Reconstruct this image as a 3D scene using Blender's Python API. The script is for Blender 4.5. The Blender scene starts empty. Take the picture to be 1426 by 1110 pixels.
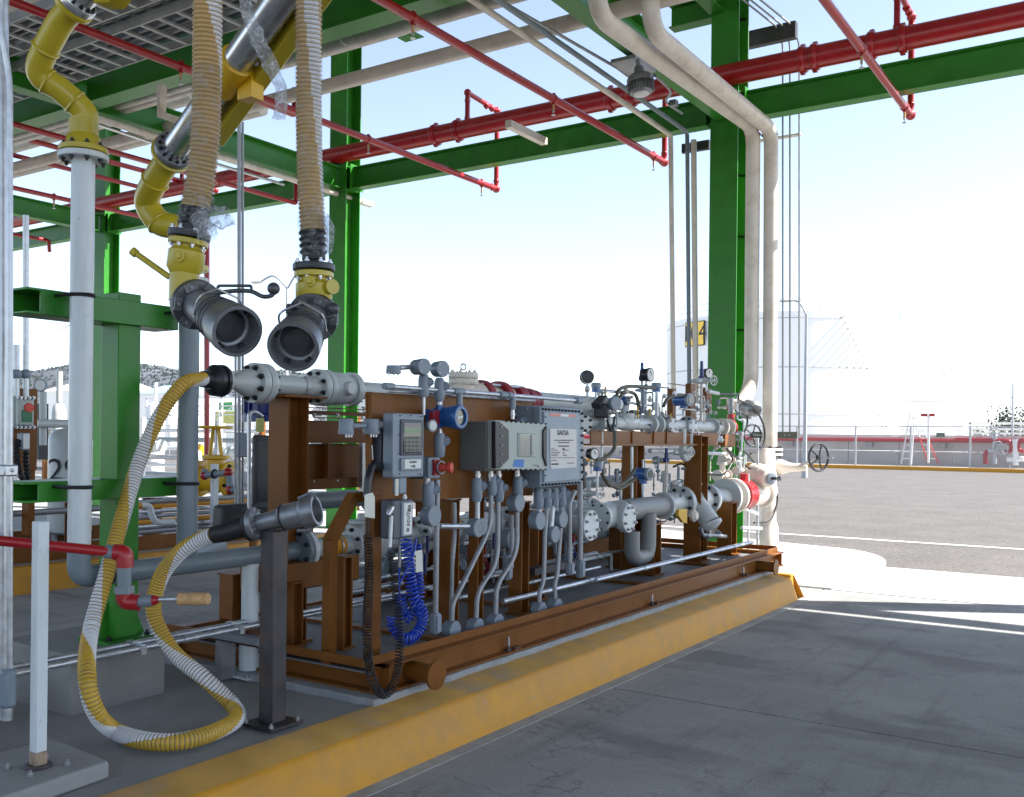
import bpy, math, random
from math import sin, cos, pi, radians
from mathutils import Vector, Matrix
random.seed(7)
V = Vector
sc = bpy.context.scene
COL = sc.collection
# ---------------------------------------------------------------- camera
EYE = 1.6
FPX, PX0, PY0, YAW, ROLL = 1356.0, 713.0, 609.0, 0.5852, 0.0110
cam_d = bpy.data.cameras.new('camera'); cam = bpy.data.objects.new('camera', cam_d); COL.objects.link(cam)
cam_d.sensor_fit = 'HORIZONTAL'; cam_d.sensor_width = 36.0; cam_d.lens = FPX / 1426 * 36
cam_d.shift_y = (PY0 - 555) / 1426
cam_d.clip_start = 0.05; cam_d.clip_end = 5000
cam.matrix_world = Matrix.Translation((0, 0, EYE)) @ Matrix.Rotation(YAW, 4, 'Z') @ Matrix.Rotation(pi / 2, 4, 'X') @ Matrix.Rotation(ROLL, 4, 'Z')
sc.camera = cam
# ---------------------------------------------------------------- light
SUN_AZ = math.atan2(0.5, 0.87)     # direction to the sun measured from +X towards +Y
SUN_EL = radians(46)
world = bpy.data.worlds.new('World'); sc.world = world; world.use_nodes = True
wn = world.node_tree.nodes; wl = world.node_tree.links
for n in list(wn): wn.remove(n)
sky = wn.new('ShaderNodeTexSky'); sky.sky_type = 'NISHITA'; sky.sun_disc = False
sky.sun_elevation = SUN_EL; sky.sun_rotation = pi / 2 - SUN_AZ
sky.altitude = 2200; sky.air_density = 1.0; sky.dust_density = 2.5; sky.ozone_density = 1.5
bg = wn.new('ShaderNodeBackground'); bg.inputs['Strength'].default_value = 0.115
wo = wn.new('ShaderNodeOutputWorld')
hs = wn.new('ShaderNodeHueSaturation'); hs.inputs['Saturation'].default_value = .76
wl.new(sky.outputs[0], hs.inputs['Color']); wl.new(hs.outputs[0], bg.inputs[0]); wl.new(bg.outputs[0], wo.inputs[0])
sun_d = bpy.data.lights.new('sun', 'SUN'); sun_d.energy = 5.0; sun_d.angle = radians(0.53); sun_d.color = (1.0, 0.96, 0.9)
sun = bpy.data.objects.new('sun', sun_d); COL.objects.link(sun)
sdir = V((cos(SUN_AZ) * cos(SUN_EL), sin(SUN_AZ) * cos(SUN_EL), sin(SUN_EL)))
sun.matrix_world = sdir.to_track_quat('Z', 'Y').to_matrix().to_4x4(); sun.location = sdir * 60
sc.view_settings.view_transform = 'Standard'; sc.view_settings.look = 'None'
sc.view_settings.gamma = 1; sc.view_settings.use_curve_mapping = False
sc.view_settings.exposure = 1.62
sc.cycles.max_bounces = 8; sc.cycles.diffuse_bounces = 4; sc.cycles.transparent_max_bounces = 12

# ---------------------------------------------------------------- where a sight line meets a plane of the site
def ray(px, py):
    a, b = px - PX0, py - PY0
    u = a * cos(ROLL) + b * sin(ROLL); v = -a * sin(ROLL) + b * cos(ROLL)
    x, y, z = u / FPX, 1.0, -v / FPX
    return V((x * cos(YAW) - y * sin(YAW), x * sin(YAW) + y * cos(YAW), z))
def at(px, py, x=None, y=None, z=None, d=None):
    r = ray(px, py)
    t = d if d is not None else x / r.x if x is not None else y / r.y if y is not None else (z - EYE) / r.z
    return V((0, 0, EYE)) + r * t
def depth(p): return -p[0] * sin(YAW) + p[1] * cos(YAW)
def m(p, px): return px * depth(p) / FPX      # metres spanned by px pixels at point p

# ---------------------------------------------------------------- materials
MATS = {}
def mat(name, col, rough=.5, metal=0.0, var=.12, scale=6.0, bump=.0, bscale=60.0, dirt=None, dirt_amt=.35, dirt_scale=2.5, spec=.5, coat=0, emit=0, streak=False, chips=None):
    if name in MATS: return MATS[name]
    M = bpy.data.materials.new(name); M.use_nodes = True
    nt = M.node_tree; N = nt.nodes; L = nt.links
    b = N['Principled BSDF']; b.inputs['Roughness'].default_value = rough; b.inputs['Metallic'].default_value = metal
    b.inputs['Specular IOR Level'].default_value = spec; b.inputs['Coat Weight'].default_value = coat
    tc = N.new('ShaderNodeTexCoord'); geo = N.new('ShaderNodeNewGeometry')
    nz = N.new('ShaderNodeTexNoise'); nz.inputs['Scale'].default_value = scale; nz.inputs['Detail'].default_value = 6
    L.new(geo.outputs['Position'], nz.inputs['Vector'])
    mr = N.new('ShaderNodeMapRange'); mr.inputs['From Min'].default_value = .3; mr.inputs['From Max'].default_value = .7
    mr.inputs['To Min'].default_value = 1 - var; mr.inputs['To Max'].default_value = 1 + var
    L.new(nz.outputs['Fac'], mr.inputs['Value'])
    mul = N.new('ShaderNodeVectorMath'); mul.operation = 'SCALE'; mul.inputs[0].default_value = col[:3]
    L.new(mr.outputs[0], mul.inputs['Scale'])
    out = mul.outputs[0]
    if dirt is not None:
        n2 = N.new('ShaderNodeTexNoise'); n2.inputs['Scale'].default_value = dirt_scale; n2.inputs['Detail'].default_value = 8; n2.inputs['Roughness'].default_value = .65
        if streak:
            mp = N.new('ShaderNodeMapping'); mp.inputs['Scale'].default_value = (3, 3, .4)
            L.new(geo.outputs['Position'], mp.inputs[0]); L.new(mp.outputs[0], n2.inputs['Vector'])
        else: L.new(geo.outputs['Position'], n2.inputs['Vector'])
        r2 = N.new('ShaderNodeMapRange'); r2.inputs['From Min'].default_value = .48; r2.inputs['From Max'].default_value = .72
        r2.inputs['To Max'].default_value = dirt_amt; L.new(n2.outputs['Fac'], r2.inputs['Value'])
        mx = N.new('ShaderNodeMix'); mx.data_type = 'RGBA'; mx.inputs[7].default_value = (*dirt, 1)
        L.new(r2.outputs[0], mx.inputs[0]); L.new(out, mx.inputs[6]); out = mx.outputs[2]
    if chips is not None or (dirt is not None and metal < .3):
        n4 = N.new('ShaderNodeTexNoise'); n4.inputs['Scale'].default_value = 14 if chips else 38; n4.inputs['Detail'].default_value = 7; n4.inputs['Roughness'].default_value = .75
        L.new(geo.outputs['Position'], n4.inputs['Vector'])
        r4 = N.new('ShaderNodeMapRange'); r4.inputs['From Min'].default_value = .63; r4.inputs['From Max'].default_value = .66; r4.inputs['To Max'].default_value = .85 if chips else .5; L.new(n4.outputs['Fac'], r4.inputs['Value'])
        m4 = N.new('ShaderNodeMix'); m4.data_type = 'RGBA'; m4.inputs[7].default_value = (*(chips or tuple(c * .55 for c in dirt)), 1); L.new(r4.outputs[0], m4.inputs[0]); L.new(out, m4.inputs[6]); out = m4.outputs[2]
    L.new(out, b.inputs['Base Color'])
    rr = N.new('ShaderNodeMapRange'); rr.inputs['To Min'].default_value = max(.02, rough - .16); rr.inputs['To Max'].default_value = min(1, rough + .12)
    L.new(nz.outputs['Fac'], rr.inputs['Value']); L.new(rr.outputs[0], b.inputs['Roughness'])
    if bump > 0:
        n3 = N.new('ShaderNodeTexNoise'); n3.inputs['Scale'].default_value = bscale; n3.inputs['Detail'].default_value = 4
        L.new(geo.outputs['Position'], n3.inputs['Vector'])
        bp = N.new('ShaderNodeBump'); bp.inputs['Strength'].default_value = bump; bp.inputs['Distance'].default_value = .01
        L.new(n3.outputs['Fac'], bp.inputs['Height']); L.new(bp.outputs[0], b.inputs['Normal'])
    if emit: b.inputs['Emission Color'].default_value = (*col, 1); b.inputs['Emission Strength'].default_value = emit
    MATS[name] = M; return M
GREEN = mat('green paint', (.030, .20, .018), .36, var=.12, dirt=(.05, .13, .04), dirt_amt=.35, spec=.3)
BROWN = mat('brown primer paint', (.19, .068, .012), .42, var=.14, dirt=(.24, .10, .03), dirt_amt=.4, bump=.05, spec=.2)
WHITE = mat('white pipe paint', (.62, .66, .68), .35, var=.04, dirt=(.35, .34, .32), dirt_amt=.35, dirt_scale=5, streak=True)
CREAM = mat('cream pipe paint', (.66, .60, .53), .45, var=.05, dirt=(.33, .25, .18), dirt_amt=.5, dirt_scale=4)
GREYP = mat('grey pipe paint', (.16, .20, .23), .45, var=.1, dirt=(.26, .27, .27), dirt_amt=.4)
VALVE = mat('light grey valve paint', (.48, .51, .51), .34, var=.06, dirt=(.28, .28, .27), dirt_amt=.35, dirt_scale=6)
BOXG = mat('blue grey cast box', (.20, .24, .29), .42, var=.07)
BOXD = mat('dark grey cast box', (.07, .083, .105), .45, var=.1)
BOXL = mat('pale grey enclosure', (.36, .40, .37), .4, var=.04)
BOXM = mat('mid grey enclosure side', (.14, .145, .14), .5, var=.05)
GALV = mat('galvanised steel', (.50, .52, .55), .38, .75, var=.2, scale=22, dirt=(.3, .3, .3), dirt_amt=.4)
GALVD = mat('dull galvanised conduit', (.30, .31, .33), .5, .5, var=.15, scale=14, dirt=(.16, .15, .14), dirt_amt=.4)
ALU = mat('aluminium pipe', (.62, .63, .66), .28, .9, var=.08, scale=9)
CAST = mat('cast aluminium', (.24, .25, .27), .42, .65, var=.18, scale=18, bump=.1, bscale=200)
CASTD = mat('dark cast aluminium', (.085, .088, .095), .45, .5, var=.2, scale=16)
STEEL = mat('bare mill steel', (.06, .056, .06), .5, .5, var=.25, scale=9, dirt=(.16, .08, .045), dirt_amt=.55, dirt_scale=7)
YELL = mat('loading arm yellow', (.46, .36, .018), .38, var=.06, dirt=(.30, .22, .02), dirt_amt=.3, coat=.2)
YELK = mat('kerb yellow paint', (.58, .265, .012), .6, var=.1, dirt=(.40, .22, .06), dirt_amt=.6, dirt_scale=5, bump=.2, bscale=40, chips=(.30, .27, .22))
KTOP = mat('worn kerb top paint', (.48, .27, .06), .75, var=.15, dirt=(.28, .23, .17), dirt_amt=.9, bump=.15, bscale=40)
YELV = mat('valve yellow paint', (.62, .36, .01), .4, var=.06)
RED = mat('fire red paint', (.33, .006, .010), .34, var=.12, coat=.15, dirt=(.25, .02, .02), dirt_amt=.3)
REDM = mat('dark red paint', (.25, .012, .022), .42, var=.1)
BLUE = mat('transmitter blue', (.012, .09, .30), .35, var=.06, coat=.2)
NAVY = mat('needle valve navy', (.012, .02, .15), .38, var=.08)
COILB = mat('blue coiled cord', (.012, .05, .42), .35, var=.05)
BLACK = mat('black rubber', (.012, .012, .014), .5, var=.1)
BLACKP = mat('black cast flange', (.015, .016, .019), .38, var=.1)
BOLTM = mat('black bolt', (.02, .02, .022), .4, .4, var=.1)
BOLTZ = mat('zinc bolt', (.5, .5, .52), .35, .85, var=.1)
GROOVE_SHADE = mat('hose groove painted shade', (.24, .18, .09), .8, var=.1)  # shade between the hose ribs, put into the colour
HYEL = mat('hose yellow', (.56, .34, .03), .5, var=.12, dirt=(.30, .2, .06), dirt_amt=.35)
HWHT = mat('hose white', (.66, .66, .68), .45, var=.05)
HTAN = mat('hose tan', (.50, .32, .12), .45, var=.1)
PAPER = mat('white label', (.72, .72, .70), .6, var=.03)
PLATE = mat('brushed name plate', (.60, .58, .57), .45, var=.03)
TAG = mat('cream plastic tag', (.62, .62, .55), .5, var=.03)
INK = mat('black ink', (.01, .01, .012), .6, var=0)
REDL = mat('red label print', (.6, .06, .04), .5, var=.05)
BLUL = mat('blue sticker', (.03, .16, .48), .5, var=.05)
GLASS = mat('dark display glass', (.05, .06, .06), .12, var=.05, coat=.5)
LCD = mat('green display', (.14, .22, .14), .2, var=.05)
LENS = mat('lamp lens', (.55, .56, .56), .2, var=.05)
ORANGE = mat('orange band', (.62, .26, .01), .4, var=.05)
GBAND = mat('green band', (.01, .25, .02), .4, var=.05)
FILTC = mat('brown cork plug', (.50, .30, .14), .8, var=.2, scale=60)
CONC = mat('island concrete', (.30, .305, .30), .85, var=.14, scale=1.6, bump=.25, bscale=90, dirt=(.17, .175, .18), dirt_amt=.6, dirt_scale=1.3)
CONCB = mat('concrete block', (.24, .235, .225), .85, var=.12, scale=3, bump=.3, bscale=70, dirt=(.17, .165, .155), dirt_amt=.6)
GRAYK = mat('grey grout plinth', (.30, .31, .32), .8, var=.15, scale=8, bump=.4, bscale=50, dirt=(.2, .2, .2), dirt_amt=.6, dirt_scale=9)
DECK = mat('skid floor steel', (.16, .165, .17), .6, .1, var=.2, scale=4, dirt=(.10, .08, .06), dirt_amt=.5)
WALLM = mat('far wall block', (.40, .37, .35), .9, var=.1, scale=.8)
SOFF = mat('roof sheet underside', (.34, .33, .31), .6, var=.05)
TANKW = mat('white tank paint', (.80, .80, .80), .5, var=.02, scale=.3)
SIGNY = mat('yellow sign', (.85, .55, .06), .5, var=.03)
HILL = mat('dry scrub hill with painted haze', (.085, .096, .112), 1, var=.25, scale=.03, dirt=(.045, .055, .045), dirt_amt=.8, dirt_scale=.09)  # bluish grey base has the haze of distance painted in
TREE = mat('dark foliage', (.045, .058, .056), .9, var=.3, scale=3, spec=.1)
BARK = mat('bark', (.12, .09, .06), .9, var=.2)
CHAIN = mat('galvanised wire', (.42, .43, .44), .5, .3, var=.1)
TREAD = mat('tray metal', (.38, .39, .39), .5, .4, var=.15, scale=5)
DARKC = mat('dark painted channel', (.03, .028, .032), .5, var=.15)

# asphalt and driveway with their own textures
def ground_mat(name, c1, c2, spk, scale=220, stains=True, rough=.9, bump=.4):
    M = bpy.data.materials.new(name); M.use_nodes = True; nt = M.node_tree; N = nt.nodes; L = nt.links
    b = N['Principled BSDF']; b.inputs['Roughness'].default_value = rough
    geo = N.new('ShaderNodeNewGeometry')
    def noise(s, d=6, r=.6, sc3=None):
        n = N.new('ShaderNodeTexNoise'); n.inputs['Scale'].default_value = s; n.inputs['Detail'].default_value = d; n.inputs['Roughness'].default_value = r
        if sc3:
            mp = N.new('ShaderNodeMapping'); mp.inputs['Scale'].default_value = sc3; L.new(geo.outputs['Position'], mp.inputs[0]); L.new(mp.outputs[0], n.inputs['Vector'])
        else: L.new(geo.outputs['Position'], n.inputs['Vector'])
        return n.outputs['Fac']
    def rng(v, a, b_, c=0, d=1):
        r = N.new('ShaderNodeMapRange'); r.inputs['From Min'].default_value = a; r.inputs['From Max'].default_value = b_
        r.inputs['To Min'].default_value = c; r.inputs['To Max'].default_value = d; L.new(v, r.inputs['Value']); return r.outputs[0]
    def mix(f, a, b_):
        x = N.new('ShaderNodeMix'); x.data_type = 'RGBA'
        if isinstance(f, float): x.inputs[0].default_value = f
        else: L.new(f, x.inputs[0])
        for i, c in ((6, a), (7, b_)):
            if isinstance(c, tuple): x.inputs[i].default_value = (*c, 1)
            else: L.new(c, x.inputs[i])
        return x.outputs[2]
    c = mix(rng(noise(.9), .35, .65), c1, c2)
    if stains:
        c = mix(rng(noise(.55, 8, .62, (1, 2.2, 1)), .51, .61, 0, .55), c, tuple(k * .5 for k in c1))
        c = mix(rng(noise(2.2, 8, .7, (1.6, 1, 1)), .55, .66, 0, .5), c, tuple(k * .6 for k in c1))
        c = mix(rng(noise(7, 5, .7), .62, .72, 0, .35), c, tuple(min(1, k * 1.3) for k in c2))
    if stains:
        c = mix(rng(noise(.8, 6, .7, (5, .22, 1)), .54, .70, 0, .45), c, tuple(k * .45 for k in c1))
        vo = N.new('ShaderNodeTexVoronoi'); vo.feature = 'DISTANCE_TO_EDGE'; vo.inputs['Scale'].default_value = .33; wv = N.new('ShaderNodeVectorMath'); wv.operation = 'ADD'
        wn_ = N.new('ShaderNodeTexNoise'); wn_.inputs['Scale'].default_value = 3; wn_.inputs['Detail'].default_value = 6; L.new(geo.outputs['Position'], wn_.inputs['Vector']); L.new(geo.outputs['Position'], wv.inputs[0]); L.new(wn_.outputs['Color'], wv.inputs[1]); L.new(wv.outputs[0], vo.inputs['Vector'])
        c = mix(rng(vo.outputs['Distance'], .0012, .004, .45, 0), c, tuple(k * .35 for k in c1))
        v2 = N.new('ShaderNodeTexVoronoi'); v2.inputs['Scale'].default_value = 1.7; L.new(wv.outputs[0], v2.inputs['Vector'])
        c = mix(rng(v2.outputs['Distance'], .02, .045, .7, 0), c, tuple(k * .3 for k in c1))
    c = mix(rng(noise(scale, 3, .8), .55, .68, 0, .7), c, spk)
    c = mix(rng(noise(scale * .45, 2, .8), .60, .66, 0, .8), c, tuple(k * .35 for k in c1))
    L.new(c, b.inputs['Base Color'])
    bp = N.new('ShaderNodeBump'); bp.inputs['Strength'].default_value = bump; bp.inputs['Distance'].default_value = .012
    L.new(noise(scale * .7, 4), bp.inputs['Height']); L.new(bp.outputs[0], b.inputs['Normal'])
    MATS[name] = M; return M
DRIVE = ground_mat('driveway concrete', (.275, .280, .272), (.365, .365, .35), (.40, .40, .385), 160, bump=.15)
ASPH = ground_mat('asphalt', (.082, .074, .068), (.110, .100, .092), (.27, .25, .235), 26, stains=False, bump=.9)
APRON = ground_mat('apron concrete', (.40, .395, .38), (.46, .45, .43), (.48, .47, .45), 120, stains=False, bump=.2)
LAND = ground_mat('dry ground', (.26, .24, .20), (.32, .29, .24), (.2, .18, .14), 8, stains=False)
def _film(name, lo, hi):
    M = bpy.data.materials.new(name); M.use_nodes = True; nt = M.node_tree; N = nt.nodes; L = nt.links; N.clear()
    o = N.new('ShaderNodeOutputMaterial'); t = N.new('ShaderNodeBsdfTransparent'); t.inputs[0].default_value = (.93, .94, .95, 1)
    g = N.new('ShaderNodeBsdfPrincipled'); g.inputs['Base Color'].default_value = (.62, .63, .65, 1); g.inputs['Roughness'].default_value = .15; g.inputs['Specular IOR Level'].default_value = .9
    geo = N.new('ShaderNodeNewGeometry'); n = N.new('ShaderNodeTexNoise'); n.inputs['Scale'].default_value = 30; n.inputs['Detail'].default_value = 5; n.inputs['Distortion'].default_value = 1.5
    L.new(geo.outputs['Position'], n.inputs['Vector'])
    r = N.new('ShaderNodeMapRange'); r.inputs['From Min'].default_value = .46; r.inputs['From Max'].default_value = .62; r.inputs['To Min'].default_value = lo; r.inputs['To Max'].default_value = hi
    L.new(n.outputs['Fac'], r.inputs['Value'])
    bp = N.new('ShaderNodeBump'); bp.inputs['Strength'].default_value = .9; bp.inputs['Distance'].default_value = .02; L.new(n.outputs['Fac'], bp.inputs['Height']); L.new(bp.outputs[0], g.inputs['Normal'])
    mx = N.new('ShaderNodeMixShader'); L.new(r.outputs[0], mx.inputs[0]); L.new(t.outputs[0], mx.inputs[1]); L.new(g.outputs[0], mx.inputs[2]); L.new(mx.outputs[0], o.inputs[0]); return M
FILM = _film('clear plastic film', .02, .2); FLAP = _film('crumpled plastic film', .14, .55)

# ---------------------------------------------------------------- mesh building
def basis(d):
    d = V(d).normalized(); u = d.orthogonal() if abs(d.z) > .95 else V((0, 0, 1)).cross(d)
    u.normalize(); return u, d.cross(u).normalized(), d
def fillet(pts, rad, k=6):
    pts = [V(p) for p in pts]
    if len(pts) < 3 or rad <= 0: return pts
    out = [pts[0]]
    for i in range(1, len(pts) - 1):
        a, b, c = pts[i - 1], pts[i], pts[i + 1]
        d1 = (a - b); d2 = (c - b); l = min(rad, d1.length * .48, d2.length * .48)
        p0 = b + d1.normalized() * l; p1 = b + d2.normalized() * l
        for j in range(k + 1):
            t = j / k; out.append(p0 * (1 - t) ** 2 + b * 2 * t * (1 - t) + p1 * t * t)
    out.append(pts[-1]); return out
def smooth_path(pts, n=8):
    pts = [V(p) for p in pts]; P = [pts[0] * 2 - pts[1]] + pts + [pts[-1] * 2 - pts[-2]]; out = []
    for i in range(1, len(P) - 2):
        for j in range(n):
            t = j / n; a, b, c, d = P[i - 1], P[i], P[i + 1], P[i + 2]
            out.append(.5 * ((2 * b) + (-a + c) * t + (2 * a - 5 * b + 4 * c - d) * t * t + (-a + 3 * b - 3 * c + d) * t ** 3))
    out.append(pts[-1]); return out
def resample(pts, step):
    L = [0]
    for a, b in zip(pts, pts[1:]): L.append(L[-1] + (b - a).length)
    n = max(2, int(L[-1] / step)); out = []; j = 0
    for i in range(n + 1):
        s = L[-1] * i / n
        while j < len(L) - 2 and L[j + 1] < s: j += 1
        t = (s - L[j]) / max(1e-9, L[j + 1] - L[j]); out.append(pts[j].lerp(pts[j + 1], min(1, t)))
    return out
class MB:
    def __init__(s): s.v = []; s.f = []; s.mi = []
    def add(s, vs, fs, mi=0):
        b = len(s.v); s.v += [V(p) for p in vs]; s.f += [tuple(i + b for i in f) for f in fs]; s.mi += [mi] * len(fs); return s
    def box(s, c, sz, R=None):
        c = V(c); h = V(sz) / 2; vs = []
        for i in (-1, 1):
            for j in (-1, 1):
                for k in (-1, 1):
                    p = V((i * h.x, j * h.y, k * h.z)); vs.append(c + (R @ p if R else p))
        return s.add(vs, [(0, 1, 3, 2), (4, 6, 7, 5), (0, 4, 5, 1), (2, 3, 7, 6), (0, 2, 6, 4), (1, 5, 7, 3)])
    def bb(s, a, b):
        a, b = V(a), V(b); return s.box((a + b) / 2, [abs(b[i] - a[i]) for i in range(3)])
    def prism(s, poly, d):
        n = len(poly); d = V(d); a = [V(p) for p in poly]; b = [p + d for p in a]
        return s.add(a + b, [tuple(range(n))[::-1], tuple(range(n, 2 * n))] + [(i, (i + 1) % n, n + (i + 1) % n, n + i) for i in range(n)])
    def lathe(s, o, d, prof, n=16, cap=True):
        o = V(o); u, w, d = basis(d); vs = []; fs = []; k = len(prof)
        for t, r in prof:
            for i in range(n):
                a = 2 * pi * i / n; vs.append(o + d * t + (u * cos(a) + w * sin(a)) * max(r, 1e-4))
        for j in range(k - 1):
            for i in range(n):
                fs.append((j * n + i, j * n + (i + 1) % n, (j + 1) * n + (i + 1) % n, (j + 1) * n + i))
        if cap: fs.append(tuple(range(n))[::-1]); fs.append(tuple((k - 1) * n + i for i in range(n)))
        return s.add(vs, fs)
    def cyl(s, a, b, r, r2=None, n=14):
        a, b = V(a), V(b); return s.lathe(a, b - a, [(0, r), ((b - a).length, r if r2 is None else r2)], n)
    def tube(s, pts, r, n=12, rad=0, rf=None, mf=None, cap=True):
        pts = fillet(pts, rad) if rad else [V(p) for p in pts]
        k = len(pts); T = []
        for i in range(k): T.append((pts[min(i + 1, k - 1)] - pts[max(i - 1, 0)]).normalized())
        u, w, _ = basis(T[0]); vs = []; fs = []; base = len(s.v)
        for i in range(k):
            if i:
                q = T[i - 1].rotation_difference(T[i]); u = q @ u; w = q @ w
            rr = rf(i) if rf else r
            for j in range(n):
                a = 2 * pi * j / n; vs.append(pts[i] + (u * cos(a) + w * sin(a)) * rr)
        mis = []
        for i in range(k - 1):
            for j in range(n):
                fs.append((i * n + j, i * n + (j + 1) % n, (i + 1) * n + (j + 1) % n, (i + 1) * n + j)); mis.append(mf(i, j) if mf else 0)
        if cap: fs.append(tuple(range(n))[::-1]); fs.append(tuple((k - 1) * n + j for j in range(n))); mis += [0, 0]
        s.add(vs, fs); s.mi[-len(fs):] = mis; return s
    def ball(s, c, r, n=12, k=8, sx=(1, 1, 1)):
        c = V(c); vs = []; fs = []
        for i in range(k + 1):
            p = pi * i / k
            for j in range(n):
                a = 2 * pi * j / n; rr = max(sin(p), .001)
                vs.append(c + V((rr * cos(a) * sx[0], rr * sin(a) * sx[1], cos(p) * sx[2])) * r)
        for i in range(k):
            for j in range(n): fs.append((i * n + j, (i + 1) * n + j, (i + 1) * n + (j + 1) % n, i * n + (j + 1) % n))
        return s.add(vs, fs)
    def torus(s, c, d, R, r, n=24, k=8):
        u, w, d = basis(d); c = V(c); vs = []; fs = []
        for i in range(n):
            a = 2 * pi * i / n; e = u * cos(a) + w * sin(a)
            for j in range(k):
                b = 2 * pi * j / k; vs.append(c + e * (R + r * cos(b)) + d * (r * sin(b)))
        for i in range(n):
            for j in range(k): fs.append((i * k + j, i * k + (j + 1) % k, ((i + 1) % n) * k + (j + 1) % k, ((i + 1) % n) * k + j))
        return s.add(vs, fs)
    def arcring(s, c, d, R, r, n=20): return s.torus(c, d, R, r, n, 6)
    def hbeam(s, a, b, w, h, t=.014, up=(0, 0, 1)):
        """I section from a to b; flanges perpendicular to up."""
        a, b = V(a), V(b); d = (b - a).normalized(); up = V(up); side = d.cross(up).normalized(); up = side.cross(d).normalized()
        H, W = h / 2, w / 2; T = t
        poly = [(-W, H), (W, H), (W, H - T), (T / 2, H - T), (T / 2, -H + T), (W, -H + T), (W, -H), (-W, -H), (-W, -H + T), (-T / 2, -H + T), (-T / 2, H - T), (-W, H - T)]
        for q in ((0, 1, 2, 11), (10, 3, 4, 9), (8, 5, 6, 7)):
            s.prism([a + side * poly[i][0] + up * poly[i][1] for i in q], b - a)
        return s
    def build(s, name, mt, parent=None, bev=0, smooth=True, kind=None, label=None):
        o3 = org(parent) if parent else V((0, 0, 0))
        me = bpy.data.meshes.new(name); me.from_pydata([tuple(p - o3) for p in s.v], [], s.f)
        for q in (mt if isinstance(mt, (list, tuple)) else [mt]): me.materials.append(q)
        if any(s.mi): me.polygons.foreach_set('material_index', s.mi)
        me.validate(); me.update()
        if smooth:
            me.polygons.foreach_set('use_smooth', [True] * len(me.polygons))
            me.set_sharp_from_angle(angle=radians(38))
        ob = bpy.data.objects.new(name, me); COL.objects.link(ob)
        if parent: ob.parent = parent
        if kind: ob['kind'] = kind
        if label: ob['label'] = label
        if bev:
            bm_ = ob.modifiers.new('bevel', 'BEVEL'); bm_.width = bev; bm_.segments = 2; bm_.limit_method = 'ANGLE'; bm_.angle_limit = radians(50)
        return ob
def org(p):
    o = V((0, 0, 0))
    while p is not None: o += p.location; p = p.parent
    return o
def thing(name, label, cat, loc=(0, 0, 0), group=None):
    o = bpy.data.objects.new(name, None); o.empty_display_size = .1; COL.objects.link(o); o.location = loc
    o['label'] = label; o['category'] = cat
    if group: o['group'] = group
    return o
def tag(o, label, cat, group=None):
    o['label'] = label; o['category'] = cat
    if group: o['group'] = group
    return o
def placed(name, me, parent, p, R=None):
    o = bpy.data.objects.new(name, me); COL.objects.link(o); o.parent = parent
    o.location = V(p) - org(parent)
    if R is not None: o.rotation_mode = 'QUATERNION'; o.rotation_quaternion = R
    return o
_bm = {}
def bolt(parent, p, d, s, mt=BOLTM, studs=True):
    key = (round(s, 4), mt.name)
    if key not in _bm:
        b = MB(); b.lathe((0, 0, 0), (0, 0, 1), [(0, s), (s * .9, s)], 6); b.lathe((0, 0, s * .9), (0, 0, 1), [(0, s * .55), (s * .9, s * .55)], 6)
        me = bpy.data.meshes.new('bolt'); me.from_pydata([tuple(q) for q in b.v], [], b.f); me.materials.append(mt); _bm[key] = me
    return placed('bolt', _bm[key], parent, p, V(d).to_track_quat('Z', 'Y'))
def bolts(parent, c, d, R, k, s, mt=BOLTM, ph=.5):
    u, w, d = basis(d); c = V(c)
    for i in range(k):
        a = 2 * pi * (i + ph) / k; bolt(parent, c + (u * cos(a) + w * sin(a)) * R, d, s, mt)
def flange(parent, c, d, R, t, k=8, mt=VALVE, s=None, both=False, bm=BOLTM, face=True):
    """disc of thickness t standing from c along d, bolts on its d side."""
    d = V(d).normalized(); c = V(c)
    f = MB().lathe(c, d, [(0, R * .97), (t * .12, R), (t * .88, R), (t, R * .97)], 28).build('flange', mt, parent)
    s = s or R * .10
    if k: bolts(f, c + d * t, d, R * .8, k, s, bm)
    if k and both: bolts(f, c, -d, R * .8, k, s, bm)
    return f
def text(parent, s, p, size, mt, ux, uy, ext=.0006, align='CENTER'):
    cu = bpy.data.curves.new('lettering', 'FONT'); cu.body = s; cu.size = size; cu.extrude = ext; cu.align_x = align; cu.align_y = 'CENTER'
    tmp = bpy.data.objects.new('tmp', cu); me = bpy.data.meshes.new_from_object(tmp); bpy.data.objects.remove(tmp)
    if not me.materials: me.materials.append(mt)
    o = bpy.data.objects.new('lettering', me); COL.objects.link(o); o.parent = parent
    ux = V(ux).normalized(); uy = V(uy).normalized(); n = ux.cross(uy)
    R = Matrix((ux, uy, n)).transposed(); o.rotation_mode = 'QUATERNION'; o.rotation_quaternion = R.to_quaternion(); o.location = V(p) - org(parent); return o
X, Y, Z = V((1, 0, 0)), V((0, 1, 0)), V((0, 0, 1))
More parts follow.
